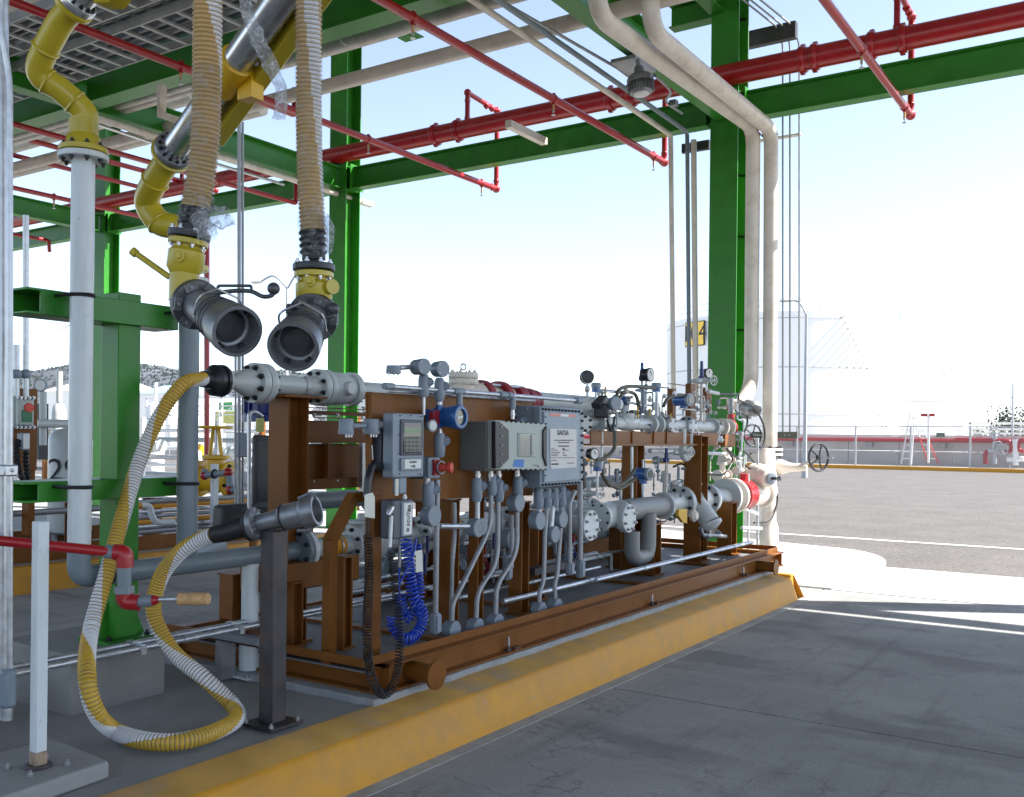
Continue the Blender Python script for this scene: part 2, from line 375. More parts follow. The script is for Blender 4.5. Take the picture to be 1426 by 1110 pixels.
#@@SETTING
# ================================================================ SETTING
def structure(o): o['kind'] = 'structure'; return o
ZI = .25                                  # island level
XK = -3.27                                # skid side edge of the kerb top
g = MB(); g.add([(-3000, -400, -.06), (3000, -400, -.06), (3000, 3000, -.06), (-3000, 3000, -.06)], [(0, 1, 2, 3)])
structure(g.build('ground', LAND))
dw = structure(MB().bb((-26, -10, -.05), (20, 13.6, -.03)).build('driveway', INK))
ys = [-9, -3.4, 1.1, 5.57, 10.62]; xs = [-2.98, 1.7, 6.4, 11.1, 15.8]
for i in range(len(xs) - 1):
    for j in range(len(ys) - 1):
        MB().bb((xs[i] + .009, ys[j] + .009, -.03), (xs[i + 1] - .009, ys[j + 1] - .009, random.uniform(-.001, .001))).build('slab', DRIVE, dw, bev=.004)
for j in range(len(ys) - 1):
    MB().bb((-9.3, ys[j] + .006, -.03), (-5.6, ys[j + 1] - .006, -.001)).build('slab', DRIVE, dw, bev=.004)
    MB().bb((-20, ys[j] + .006, -.03), (-15.3, ys[j + 1] - .006, -.001)).build('slab', DRIVE, dw, bev=.004)
MB().bb((-2.995, -9, -.02), (-2.90, 9.9, .004)).build('kerb_foot_mortar', mat('pale mortar', (.37, .37, .355), .9, var=.15, scale=5, bump=.3, dirt=(.27, .27, .265), dirt_amt=.9, dirt_scale=6), dw)
MB().bb((-5.6, 9.93, -.03), (-2.992, 10.615, 0)).build('slab', DRIVE, dw, bev=.004)
# apron in the sun beyond the bays, with its rounded corner
ap = MB(); pl = []
cx, cy, rr = -4.15, 12.85, 1.25
for k in range(9):
    a = pi / 2 * k / 8; pl.append((cx + rr * cos(a), cy + 1.5 * rr * sin(a), -.03))
pl = [(-2.9, 10.63, -.03)] + pl + [(-8, 15.9, -.03), (-26, 17.2, -.03), (-26, 10.63, -.03)]
ap.prism(pl, (0, 0, .05)); structure(ap.build('apron', APRON, bev=.01))
for i in range(4): MB().bb((-2.89 + i * 4.7, 10.63, -.03), (-2.89 + (i + 1) * 4.7 - .012, 12.97, .003)).build('slab', APRON, dw, bev=.004)
structure(MB().bb((-70, 12.98, -.05), (60, 58.2, -.012)).build('road', ASPH))
structure(MB().bb((-40, 16.45, -.012), (40, 16.60, -.004)).build('road_line', mat('road marking white', (.72, .72, .70), .7, var=.08, dirt=(.3, .3, .3), dirt_amt=.5, dirt_scale=5)))
# far kerb, its verge, and the bund wall
structure(MB().bb((-80, 58.2, -.05), (80, 58.42, .2)).build('far_kerb', YELK, bev=.02))
structure(MB().bb((-80, 58.42, -.05), (80, 66, .16)).build('verge', APRON))
# island 1: slab, kerb
isl = structure(MB().bb((-5.6, -9, -.03), (XK, 9.72, ZI - .012)).build('island', CONC, bev=.005))
k = MB()
kp = [(-2.98, 0), (-3.045, ZI - .055), (-3.07, ZI - .035), (XK, ZI), (XK, -.02), (-2.98, -.02)]
yk = [-9, 9.72]
for a, b in zip(yk, yk[1:]):
    MB().prism([(p[0], a + .003, p[1]) for p in kp], (0, b - a - .006, 0)).build('kerb', [YELK, KTOP], isl, bev=.006)
# yellow return of the kerb at the island's far end
MB().prism([(-2.98, 9.92, 0), (-3.05, 9.80, ZI - .02), (-5.6, 9.80, ZI - .02), (-5.6, 9.92, 0)], (0, 0, .002)).build('kerb_end_stripe', YELK, isl)
MB().prism([(-3.06, 9.725, -.02), (-5.6, 9.725, -.02), (-5.6, 9.725, ZI - .004), (-3.06, 9.725, ZI - .004)], (0, .12, 0)).build('kerb_return', YELK, isl, bev=.01)
for ob in isl.children:                      # worn top face of the kerb in the second colour
    if ob.name.startswith('kerb') and len(ob.data.materials) > 1:
        for p in ob.data.polygons:
            if abs(p.normal.z) > .8 and p.center.z > .1: p.material_index = 1
# island 2 behind the lane
is2 = structure(MB().bb((-15.2, -9, -.03), (-9.5, 9.9, ZI)).build('island', CONC, bev=.01))
MB().prism([(-9.30, -9, 0), (-9.37, -9, ZI + .004), (-9.53, -9, ZI + .004), (-9.53, -9, -.02), (-9.30, -9, -.02)], (0, 18.9, 0)).build('kerb', YELK, is2, bev=.006)
structure(MB().bb((-26, -9, -.03), (-20, 9.9, ZI)).build('island', CONC, bev=.01))
# concrete plinth under the skid (grout edge)
pl1 = MB(); n = 60
pv = []
for i in range(n + 1): pv.append((-3.25 + random.uniform(-.006, .006), 3.68 + 6.45 * i / n))
for i in range(14): pv.append((-3.3 - 1.7 * i / 13, 10.15))
for i in range(40): pv.append((-5.0 + 1.72 * (i + 1) / 41, 3.68 + random.uniform(-.008, .008) + .0))
pv = [(a, b, ZI - .012) for a, b in pv]
pl1.prism(pv[::-1], (0, 0, .042)); structure(pl1.build('plinth', GRAYK, isl, bev=.004))
structure(MB().bb((-5.6, 9.73, -.03), (-3.4, 10.15, .2)).build('plinth', GRAYK))

# ================================================================ CANOPY (one steel frame)
cano = thing('canopy', 'green steel loading bay canopy with columns, beams and roof sheets over the skids', 'canopy', (-4.87, 12.3, 0))
CX = [-18.4, -11.64, -4.76, 2.0]; ZB = 5.78; CW = .38
for x in CX:
    for y in (12.3,):
        c = MB(); c.hbeam((x, y, .0), (x, y, 9.3), CW, .36, .02, up=(0, 1, 0)); c.build('column', GREEN, cano, bev=.003)
        MB().bb((x - .28, y - .28, -.0), (x + .28, y + .28, .035)).build('base_plate', GREEN, cano, bev=.004)
        for dx in (-.05, .05):
            for z in (1.7, 3.1, 4.4):
                pass
    for z, ln in ((ZB - .01, .24), (ZB + .37, .24)):    # web stiffener plates at the beam joint
        MB().bb((x - .17, 12.14, z), (x + .17, 12.46, z + .014)).build('stiffener', GREEN, cano)
for i in range(len(CX) - 1):                               # beams across the bays (away from the camera to the left)
    for y in (12.3,):
        MB().hbeam((CX[i] + .02, y, ZB + .18), (CX[i + 1] - .02, y, ZB + .18), .2, .36, .016).build('beam', GREEN, cano, bev=.003)
        for xe, s in ((CX[i], 1), (CX[i + 1], -1)):
            MB().bb((xe + s * .26, y - .16, ZB - .02), (xe + s * .275, y + .16, ZB + .40)).build('end_plate', GREEN, cano)
MB().hbeam((1.97, 12.3, ZB + .18), (9, 12.3, ZB + .18), .2, .36, .016).build('beam', GREEN, cano, bev=.003)
MB().hbeam((-25, 12.3, ZB + .18), (-18.42, 12.3, ZB + .18), .2, .36, .016).build('beam', GREEN, cano, bev=.003)
for x in CX[:3]:                                           # beams along the bays
    MB().hbeam((x, -5, ZB + .18), (x, 12.1, ZB + .18), .22, .36, .016).build('beam', GREEN, cano, bev=.003)
for y, w in ((7.4, .26), (3.0, .26)):
    for i in range(2):
        MB().hbeam((CX[i] + .12, y, ZB + .22), (CX[i + 1] - .12, y, ZB + .22), w, .44, .016).build('beam', GREEN, cano, bev=.003)
    MB().hbeam((-25, y, ZB + .22), (-18.52, y, ZB + .22), w, .44, .016).build('beam', GREEN, cano, bev=.003)
for x in CX[1:3]:
    MB().hbeam((x - .1, 7.4, ZB + .5), (x - .1, 7.4, 9.2), .25, .25, .014, up=(0, 1, 0)).build('column', GREEN, cano) if x == CX[1] else None
MB().hbeam((-5.6, 12.3, 7.35), (-4.95, 12.3, 7.35), .2, .3).build('beam', GREEN, cano)
MB().hbeam((-4.87, 8.6, 7.35), (-4.87, 12.1, 7.35), .2, .3).build('beam', GREEN, cano)
for y in (13.3, 8, 2, -4):
    MB().hbeam((-25, y, 9.15), (14, y, 9.15), .2, .3).build('roof_beam', GREEN, cano)
for x in [-22, -15, -8, -1, 6, 13]:                        # roof laid as sheets
    MB().bb((x - 3.49, -8, 9.32), (x + 3.49, 13.56, 9.36)).build('roof_sheet', SOFF, cano)
# small hanging green bracket
p = at(572, 52, y=9.6); MB().box(p, (.30, .16, .012)).build('bracket', GREEN, cano)
MB().box(p + V((.0, .0, .1)), (.012, .16, .2)).build('bracket', GREEN, cano)
# ---- cable trays over the left part
random.seed(3)
for j, (y, z, w, x1) in enumerate([(4.35, 6.02, .50, -5.1), (5.15, 6.30, .55, -5.1), (5.95, 6.02, .50, -5.1), (6.75, 6.0, .62, -5.1), (7.1, 6.5, .4, -5.1)]):
    t = thing('cable_tray', ['nearest galvanised cable tray of the roof at top left', 'second cable tray from the camera, set a little higher under the roof', 'third cable tray from the camera, packed with grey conduits', 'wide cable tray farthest from the camera, next to the green cross beam', 'upper cable tray right above the green cross beam'][j], 'cable tray', (x1, y, z), 'cable trays under the canopy')
    for s in (-1, 1): MB().bb((-22, y + s * w / 2 - .01, z - .05), (x1, y + s * w / 2 + .01, z + .06)).build('side_rail', TREAD, t)
    rg = MB()
    for q in range(56):
        xx = x1 - .1 - q * .3; MB().bb((xx - .02, y - w / 2 + .012, z - .045), (xx + .03, y + w / 2 - .012, z - .02)).build('rung', TREAD, t)
    for q in range(int(w / .1) - 1):
        yy = y - w / 2 + .08 + q * .1; MB().tube([(-22, yy, z + .02), (x1, yy, z + .02)], .022 + .01 * (q % 2), 8).build('cable', GALVD if q % 2 else BOXD, t)
# ---- overhead white process pipes running across the bays
def hpipe(px, py, wpx, y, x0, x1, label, mt=CREAM, nm='overhead_pipe'):
    p = at(px, py, y=y); r = m(p, wpx) / 2
    t = thing(nm, label, 'pipe', (p.x, y, p.z), 'pale pipes crossing under the canopy roof')
    MB().tube([(x0, y, p.z), (x1, y, p.z)], r, 16).build('pipe', mt, t)
    for xx in (p.x - 2.2, p.x + 3.1): MB().torus((xx, y, p.z), X, r, .006, 20, 6).build('weld_seam', mt, t)
    for xx in (p.x - 3.3,): MB().bb((xx - .03, y - .02, p.z + r), (xx + .03, y + .02, p.z + r + .35)).build('hanger', mt, t)
    return t
hpipe(448, 67, 26, 8.0, -24, -1.5, 'thick pale pipe passing just under the big green cross beam, top centre')
hpipe(448, 122, 19, 8.7, -24, -3.2, 'pale pipe crossing behind the two hanging hoses from left to the green bay beam')
hpipe(230, 125, 18, 7.9, -24, -8.5, 'pale pipe above the left loading riser, ending behind the aluminium arm', nm='overhead_pipe')
hpipe(60, 230, 15, 10.6, -24, -11.8, 'thin pale pipe low at far left behind the white riser')
hpipe(60, 195, 14, 9.6, -24, -12.2, 'pale pipe behind the yellow swivel elbow at left')
t = thing('pipe_stub', 'white square channel dropping from the cross beam between the yellow elbows', 'pipe', at(225, 150, y=7.2))
MB().tube([at(225, 118, y=7.2), at(225, 160, y=7.2), at(300, 186, y=7.2)], .06, 4).build('channel', CREAM, t)
# ---- conduits along the bay, hung under the frame, then dropping to the skid
def drop(pts_px, wpx, label, mt, nm='conduit', cat='conduit', x=None, rad=.12, group='conduits hung under the canopy', clamps=()):
    P = [at(a, b, **kw) for a, b, kw in pts_px]; r = m(P[-1], wpx) / 2
    t = thing(nm, label, cat, P[-1], group)
    MB().tube(P, r, 12, rad=rad).build('pipe', mt, t)
    return t, P, r
zc = 5.70
drop([(640, -12, dict(z=zc)), (934, 188, dict(z=zc)), (938, 560, dict(y=at(934, 188, z=zc).y))], 7, 'thin white conduit that runs along the bay and drops left of the green column', CREAM, rad=.06)
drop([(650, -30, dict(z=zc)), (952, 180, dict(z=zc)), (957, 186, dict(z=zc)), (960, 560, dict(y=at(957, 186, z=zc).y))], 6, 'dark grey conduit that runs along the bay and drops beside the green column', GREYP, rad=.06)
drop([(700, 3, dict(z=5.72)), (860, 95, dict(z=5.72)), (880, 110, dict(z=5.72))], 4, 'thin galvanised conduit fixed along the lower edge of the green bay beam', GALVD, rad=.06)
p1 = at(968, 192, y=12.15); drop([(966, 195, dict(y=12.15)), (969, 560, dict(y=12.15))], 8, 'pale cream conduit standing closest to the left face of the green column', CREAM)
t, P, r = drop([(120, 160, dict(z=5.70)), (400, 248, dict(z=5.70)), (510, 283, dict(z=5.70))], 7, 'white conduit along the left green bay beam, ending in a small box', CREAM)
MB().box(P[-1], (.12, .3, .08)).build('end_box', CREAM, t)
t, P, r = drop([(120, 168, dict(z=5.66)), (280, 222, dict(z=5.66)), (395, 257, dict(z=5.66))], 4, 'thin galvanised conduit beside the white one on the left bay beam', GALV)
# ---- the two big cream pipes: along the beam, down beside the column
def cream_pipe(px_list, label):
    pts = [at(a, b, **kw) for a, b, kw in px_list]; t = thing('vapour_pipe', label, 'pipe', pts[-1])
    return t, pts
YP = 11.85
b_ = at(1049, 178, y=YP); t, P = cream_pipe([(1046, 540, dict(y=YP)), (1030, 566, dict(y=YP - .35))], 'cream pipe along the green bay beam, the left drop, ending in a bend')
P = [b_ + V((-.1, -4.0, 1.3)), b_ + V((-.1, -3.9, 0)), b_, P[0], P[1]]
rp = m(at(1048, 300, y=YP), 20) / 2
MB().tube(P, rp, 18, rad=.22).build('pipe', CREAM, t)
MB().torus(at(1048, 188, y=YP), Z, rp + .004, .012, 24, 6).build('rusty_weld', mat('rust weld', (.10, .04, .02), .8), t)
b_ = at(1074, 181, y=YP + .1); t, P = cream_pipe([(1072, 622, dict(y=YP + .1))], 'outer cream pipe bending at the column and dropping to the handwheel valve')
P = [b_ + V((-.1, -3.45, 1.3)), b_ + V((-.05, -3.35, .06)), b_, P[0]]
MB().tube(P, rp, 18, rad=.22).build('pipe', CREAM, t)
MB().torus(at(1072, 188, y=YP + .1), Z, rp + .004, .012, 24, 6).build('rusty_weld', MATS['rust weld'], t)
pv = at(1072, 628, y=YP + .1)
flange(t, pv, Z, rp * 1.75, .035, 8, CREAM, both=True); flange(t, pv - Z * .06, Z, rp * 1.75, .035, 8, CREAM, both=True)
# ---- valve under it with handwheel
def handwheel(parent, c, d, R, mt, r=.012, spokes=5, stem=.2, smt=GALVD):
    MB().torus(c, d, R, r, 28, 8).build('wheel_rim', mt, parent)
    u, w, dd = basis(d)
    for i in range(spokes):
        a = 2 * pi * i / spokes; e = u * cos(a) + w * sin(a)
        MB().cyl(V(c), V(c) + e * R, r * .7, n=8).build('spoke', mt, parent)
    MB().cyl(V(c) - dd * .02, V(c) + dd * .02, r * 2.2, n=10).build('hub', mt, parent)
    MB().cyl(V(c) - dd * stem * .35, V(c) + dd * stem, r * .7, n=8).build('stem', smt, parent)
bv = thing('gate_valve', 'white gate valve under the outer cream pipe, black handwheel facing right', 'valve', pv - Z * .1)
b = MB(); b.lathe(pv - Z * .33, Z, [(0, .07), (.04, .11), (.14, .13), (.22, .11), (.27, .08)], 18); b.build('valve_body', VALVE, bv)
q = at(1108, 633, y=YP + .1); MB().lathe(pv - Z * .2 + X * .05, X, [(0, .09), (.1, .10), (.2, .06), (.3, .05), (.42, .035)], 14).build('bonnet', CREAM, bv)
hw = at(1140, 637, y=YP - .1); handwheel(bv, hw, V((.9, -.45, 0)), m(hw, 19), BLACKP, r=.014, stem=.22)
MB().cyl(pv - Z * .19 + X * .35, hw, .018).build('stem', GALVD, bv)
flange(bv, pv - Z * .37, Z, .15, .035, 8, CASTD)
pb = MB(); pb.tube([pv - Z * .37, V((pv.x, pv.y, .55))], rp * .95, 16); pb.build('lower_pipe', CREAM, t)
MB().lathe((pv.x, pv.y, .02), Z, [(0, .115), (.50, .115), (.52, .1), (.55, .1)], 18).build('pedestal_pipe', CREAM, t)
# brackets at the column
t = thing('pipe_bracket', 'dark steel channel bracket through the column just below the pipe bends', 'bracket', at(1000, 200, y=12.5))
MB().bb(at(949, 213, y=12.55), at(990, 196, y=12.62)).build('channel', DARKC, t)
MB().bb(at(1036, 200, y=13.05), at(1117, 187, y=13.13)).build('channel', CREAM, t)
t = thing('pipe_bracket', 'black channel bracket high on the right side of the green column carrying thin conduits', 'bracket', at(1080, 50, y=12.9))
MB().bb(at(1040, 66, y=12.7), at(1111, 32, y=12.8)).build('channel', DARKC, t)
for j, (xa, xb) in enumerate(((1090, 1045), (1100, 1065), (1113, 1085))):
    yy = 12.95 + .04 * j
    t = thing('conduit', ['leftmost of the three thin drops right of the cream pipes', 'middle of the three thin drops right of the cream pipes', 'rightmost of the three thin drops right of the cream pipes'][j], 'conduit', at(xa, 600, y=yy), 'thin vertical conduits right of the cream pipes')
    P = [at(xb - 38, -20, y=yy - .5 - 0 * j), at(xa - 12, 36, y=yy), at(xa, 62, y=yy), at(xa, 610, y=yy)]; P[1] = V((P[2].x, yy - .25, P[2].z + .15)); P[0] = P[1] + V((-.5, -2.0, .0 + .3))
    MB().tube(P, .013, 8, rad=.08).build('pipe', GALVD, t)
for j, (cxp, w, yy) in enumerate(((1097, 26, 12.9), (1059, 22, 12.75))):
    p = at(cxp, 606, y=yy); t = thing('support_channel', ['dark slotted channel holding the thin drops beside the cream pipe', 'dark slotted channel between the two cream pipes at valve height'][j], 'bracket', p)
    MB().box(p, (m(p, w) * 1.1, .06, .09)).build('channel', mat('dark channel', (.10, .10, .09), .6), t, bev=.004)
    for s in (-1, 1): bolt(t, p + V((s * .03, -.03, 0)), -Y, .009, BOLTZ)
# column conduits and pipe clamps on the right column
for j, (px, w) in enumerate(((1029.5, 5), (1036, 5))):
    t = thing('conduit', ['grey conduit strapped to the right face of the near green column', 'second conduit strapped to the near column, next to the cream pipe'][j], 'conduit', at(px, 500, y=12.45))
    MB().tube([at(px + 5, -20, y=12.5), at(px, 560, y=12.5)], m(at(px, 300, y=12.5), w) / 2, 10).build('pipe', GALVD, t)
    for py in (28, 245, 330, 460): MB().box(at(px, py, y=12.47), (.07, .05, .03)).build('clamp', BOLTM, t)
# square white tube bracket on the B beam
p = at(735, 186, y=11.6)
tag(MB().bb((p.x - .05, 11.1, p.z - .05), (p.x + .05, 12.05, p.z + .05)).build('tube_bracket', CREAM), 'short white square tube sticking out from the green beam under the red main', 'bracket')
# ================================================================ FIRE WATER PIPING
ZR = 6.33
def coupling(parent, c, d, r, w=.07):
    d = V(d).normalized()
    MB().lathe(V(c) - d * w / 2, d, [(0, r * 1.1), (w * .2, r * 1.2), (w * .8, r * 1.2), (w, r * 1.1)], 18).build('coupling', RED, parent)
    u, ww, _ = basis(d)
    for s in (-1, 1): MB().box(V(c) + ww * s * (r * 1.22), (w * .6, w * .6, min(r * .5, .03))).build('coupling_lug', RED, parent)
def sprinkler(parent, p):
    MB().cyl(p, p - Z * .09, .014, n=8).build('nipple', FILTC, parent)
    MB().lathe(p - Z * .09, -Z, [(0, .012), (.02, .014), (.022, .006), (.055, .006), (.056, .026), (.062, .026)], 10).build('sprinkler_head', BOLTZ, parent)
mn = thing('fire_water_main', 'thick red fire water main running level behind the green cross beam', 'pipe', (-4.87, 12.0, ZR))
RM = m(at(800, 160, y=12.05), 27) / 2
MB().tube([(-24, 12.05, ZR), (9, 12.05, ZR)], RM, 20).build('pipe', RED, mn)
for px in (607, 638, 850, 880, 1117, 1134, 1213, 1256): coupling(mn, (at(px, 200, y=12.05).x, 12.05, ZR), X, RM, .09)
# risers and loops that feed the branches
def branch(label, px_a, px_b, riser_px, rtop, heads, joints, y0=None):
    """branch pipe along the bay: px_a upper end, px_b lower end; both at height z found at y of the lower end"""
    e = at(*px_b, y=12.85); z = e.z; yb = 12.85
    t = thing('sprinkler_branch', label, 'sprinkler pipe', e, 'red sprinkler branch pipes')
    r = m(at((px_a[0] + px_b[0]) / 2, (px_a[1] + px_b[1]) / 2, x=e.x), 11) / 2
    r = .045
    a = V((e.x, -4, z)) ; MB().tube([a, e], r, 14).build('pipe', RED, t)
    x = e.x
    # loop: down from main to end
    MB().tube([e, e + Z * (ZR - z + rtop - .05)], r * .85, 12).build('drop_pipe', RED, t); MB().ball(e, r * 1.45, 12, 8).build('elbow', RED, t)
    top = V((x, yb, ZR + rtop - .05)); MB().ball(top, r * 1.35, 12, 8).build('elbow', RED, t)
    MB().tube([top, V((x, 12.05, ZR + rtop)), V((x, 12.05, ZR + .05))], r * .85, 12, rad=.04).build('riser', RED, t); MB().ball((x, 12.05, ZR + rtop), r * 1.3, 12, 8).build('elbow', RED, t)
    for c, d in ((e - Y * .12, Y), (e + V((0, 0, .12)), Z), (top - Z * .12, Z), (V((x, 12.05, ZR + .16)), Z), (V((x, 12.05, ZR + rtop - .12)), Z), (top + V((0, -.15, 0)), Y), (top + V((0, -.3, 0)), Y)): coupling(t, c, d, r * .85, .05)
    for yy in joints: coupling(t, (x, yy, z), Y, r, .06)
    for yy in heads: coupling(t, (x, yy, z), Y, r, .05); sprinkler(t, V((x, yy, z - r)))
    return t, x, z
bt, bx, bz = branch('red sprinkler branch crossing from top centre down to its elbow left of the green column', (517, 0), (925, 226), 1, .55, (12.5,), ())
for px, py in ((575, 35), (771, 143)): yy = at(px, py, x=bx).y; coupling(bt, (bx, yy, bz), Y, .045, .06); sprinkler(bt, V((bx, yy, bz - .04)))
bt, bx, bz = branch('long red sprinkler branch passing behind the hanging hoses to the elbow under the main', (12, 3), (691, 263), 1, .55, (12.45,), ())
for px, py in ((252, 94), (513, 195)): yy = at(px, py, x=bx).y; coupling(bt, (bx, yy, bz), Y, .045, .06); sprinkler(bt, V((bx, yy, bz - .04)))
bt, bx, bz = branch('steep red sprinkler branch at the right, over the sunlit road', (1144, 0), (1268, 160), 1, .62, (12.5,), ())
for px, py in ((1200, 72),): yy = at(px, py, x=bx).y; coupling(bt, (bx, yy, bz), Y, .045, .06); sprinkler(bt, V((bx, yy, bz - .04)))
bt, bx, bz = branch('red sprinkler branch at far left, behind the white riser', (16, 172), (300, 265), 1, .5, (12.4,), ())
# lower red pipes further left
for j, (a, b, yb, lab) in enumerate((((16, 255), (270, 318), 12.0, 'lowest thin red pipe at the left, behind the white riser'), ((14, 320), (68, 335), 12.2, 'short red pipe end with elbow at the far left under the green beams'))):
    e = at(*b, y=yb); t = thing('sprinkler_branch', lab, 'sprinkler pipe', e, 'red sprinkler branch pipes')
    MB().tube([(e.x, 2, e.z), e, e - Z * .25 + Y * .02] if j else [(e.x, 2, e.z), e], .04, 12, rad=.06).build('pipe', RED, t)
    for yy in (6.5, 9.2): coupling(t, (e.x, yy, e.z), Y, .04, .05); sprinkler(t, V((e.x, yy, e.z - .04)))
for j, (px, pya, pyb) in enumerate(((288, 330, 720),)):
    p = at(px, 500, y=9.4); t = thing('fire_riser', 'thin red vertical pipe behind the grey riser', 'pipe', (p.x, 9.4, 0))
    MB().tube([at(px, pya, y=9.4), at(px, pyb - 55, y=9.4)], .04, 12).build('pipe', RED, t)
# lamp fixture under the bay beam
p = at(892, 116, z=5.45)
t = thing('canopy_lamp', 'round grey finned explosion proof lamp hanging under the green bay beam', 'lamp', p)
ax = V((.12, .0, -1)).normalized(); R = m(p, 19)
MB().lathe(p - ax * .08, ax, [(-.10, R * .35), (-.02, R * .45), (0, R * .85), (.04, R * 1.0), (.08, R * .98)], 24).build('housing', CAST, t)
u, w, _ = basis(ax)
for i in range(28):
    a = 2 * pi * i / 28; e = u * cos(a) + w * sin(a)
    MB().box(p + e * R * .92 + ax * .04, (R * .14, .006, .11), Matrix((e, ax.cross(e), ax)).transposed()).build('fin', CAST, t)
MB().lathe(p + ax * .02, ax, [(0, R * .8), (.08, R * .82), (.10, R * .7)], 24).build('bezel', CAST, t)
MB().lathe(p + ax * .10, ax, [(0, R * .68), (.03, R * .5), (.045, R * .1)], 20).build('lens', LENS, t)
MB().cyl(p - ax * .18, p - ax * .30, .03).build('stem', GALVD, t)
pp = [p - ax * .1 + V((.12, .1, 0)), at(915, 108, z=5.5), at(934, 128, z=5.5), at(928, 142, z=5.5), at(950, 158, z=5.5)]
MB().tube(smooth_path(pp, 5), .014, 8).build('cable', GALVD, t)
MB().box(at(938, 144, z=5.5), (.09, .09, .07)).build('junction_box', CAST, t, bev=.01)
MB().box(at(752 + 130, 92, z=5.72), (.3, .5, .04)).build('mount_strap', GALVD, t)
# ================================================================ BACKGROUND
# bund wall with red main, fence, ladder, hydrant
YW = 62.0
zt = at(1250, 608, y=YW).z
wl_ = thing('bund_wall', 'long grey block wall across the road below the white tanks', 'wall', (-10, YW, .16))
xl = at(1062, 620, y=YW).x
for i in range(24):
    xa = -40 + i * 3.0
    for kz in range(2):
        MB().bb((xa + .02, YW, .16 + kz * (zt - .16) / 2 + .01), (xa + 2.98, YW + .25, .16 + (kz + 1) * (zt - .16) / 2 - .01)).build('panel', WALLM, wl_)
MB().bb((-40, YW - .03, zt), (34, YW + .28, zt + .1)).build('coping', mat('coping grey', (.5, .49, .47), .8), wl_)
rm = thing('fire_water_pipe', 'red water pipe running along the top of the far grey wall', 'pipe', (-6, YW - .3, zt - .25))
zr = at(1250, 613, y=YW - .3).z
MB().cyl((-38, YW - .3, zr), (6, YW - .3, zr), .11, n=12).build('pipe', RED, rm)
for px in (1210, 1312, 1100): p = at(px, 620, y=YW - .3); MB().bb((p.x - .2, YW - .4, zr - .45), (p.x + .2, YW, zr - .15)).build('bracket', CONCB, rm)
fe = thing('chain_link_fence', 'low chain link fence with thin posts in front of the far wall', 'fence', (-10, 60.2, .16))
ztp = at(1268, 594, y=60.2).z
for px in (1110, 1191.5, 1268, 1351, 1430):
    p = at(px, 620, y=60.2); MB().cyl((p.x, 60.2, .1), (p.x, 60.2, ztp), .06, n=8).build('post', CHAIN, fe)
MB().cyl((-30, 60.2, ztp), (2, 60.2, ztp), .035, n=6).build('top_rail', CHAIN, fe)
me = MB(); H = ztp - .2
for i in range(210):
    xa = -30 + i * .16
    for s in (-1, 1):
        d = V((s * H, 0, H)); q = V((xa + (H if s < 0 else 0), 60.2 + .004 * s, .2)); me.prism([q, q + X * .012, q + V((.006, .01, 0))], d)
o = me.build('wire_mesh', CHAIN, fe, smooth=False); o['kind'] = 'stuff'
ld = thing('step_ladder', 'white and red A frame ladder standing in front of the far wall', 'ladder', at(1285, 645, y=60.8))
for side, (tp, bt_) in enumerate((((1272, 573), (1300, 646)), ((1271, 573), (1262, 646)))):
    a = at(*tp, y=61.0 - side * .6); b = at(*bt_, y=61.2 - side * .9)
    for s in (-.20, .20):
        mid = a.lerp(b, .5)
        MB().tube([a + X * s * .6, mid + X * s], .045, 6).build('rail', PAPER, ld); MB().tube([mid + X * s, b + X * s * 1.4], .045, 6).build('rail', REDL if not side else PAPER, ld)
    for k_ in range(7):
        c = a.lerp(b, .12 + k_ * .13); ww = .2 * (.65 + .1 * k_); MB().cyl(c - X * ww, c + X * ww, .03, n=6).build('rung', PAPER, ld)
t = thing('post_sign', 'slim white post with two small red end caps beside the ladder', 'post', at(1293, 645, y=61))
MB().cyl(at(1293, 645, y=61), at(1293, 577, y=61), .07, n=8).build('post', PAPER, t)
MB().box(at(1287, 578, y=61), (.35, .1, .16)).build('cap', RED, t); MB().box(at(1298, 578, y=61), (.3, .1, .16)).build('cap', RED, t)
t = thing('wall_box', 'small dark green box on top of the far grey wall', 'box', at(1310, 607, y=YW)); MB().box(at(1310, 606, y=YW), (.45, .2, .22)).build('body', mat('dark green box', (.03, .08, .05), .5), t)
MB().box(at(1310, 606, y=YW) + Z * .12, (.5, .25, .03)).build('lid', mat('dark green box', (.03, .08, .05), .5), t)
hy = thing('hydrant_manifold', 'red and silver hydrant manifold at the right edge by the far wall', 'hydrant', at(1400, 645, y=60.8))
for pts, r, mt_ in (([(1330, 612), (1407, 614), (1410, 627), (1400, 629)], .12, RED), ([(1372, 646), (1372, 630), (1380, 627)], .12, RED), ([(1426, 629), (1418, 627), (1418, 614), (1426, 613)], .12, RED), ([(1414, 648), (1414, 612)], .16, PAPER), ([(1385, 646), (1385, 603)], .12, CHAIN), ([(1376, 627), (1396, 628)], .16, CHAIN), ([(1402, 640), (1426, 639)], .15, PAPER)):
    MB().tube([at(a, b, y=60.8) for a, b in pts], r, 10, rad=.25).build('pipe', mt_, hy)
for px, py in ((1385, 603), (1390, 622), (1396, 626)): handwheel(hy, at(px, py, y=60.6), V((.3, -1, 0)), .28, CHAIN, r=.03, stem=.3)
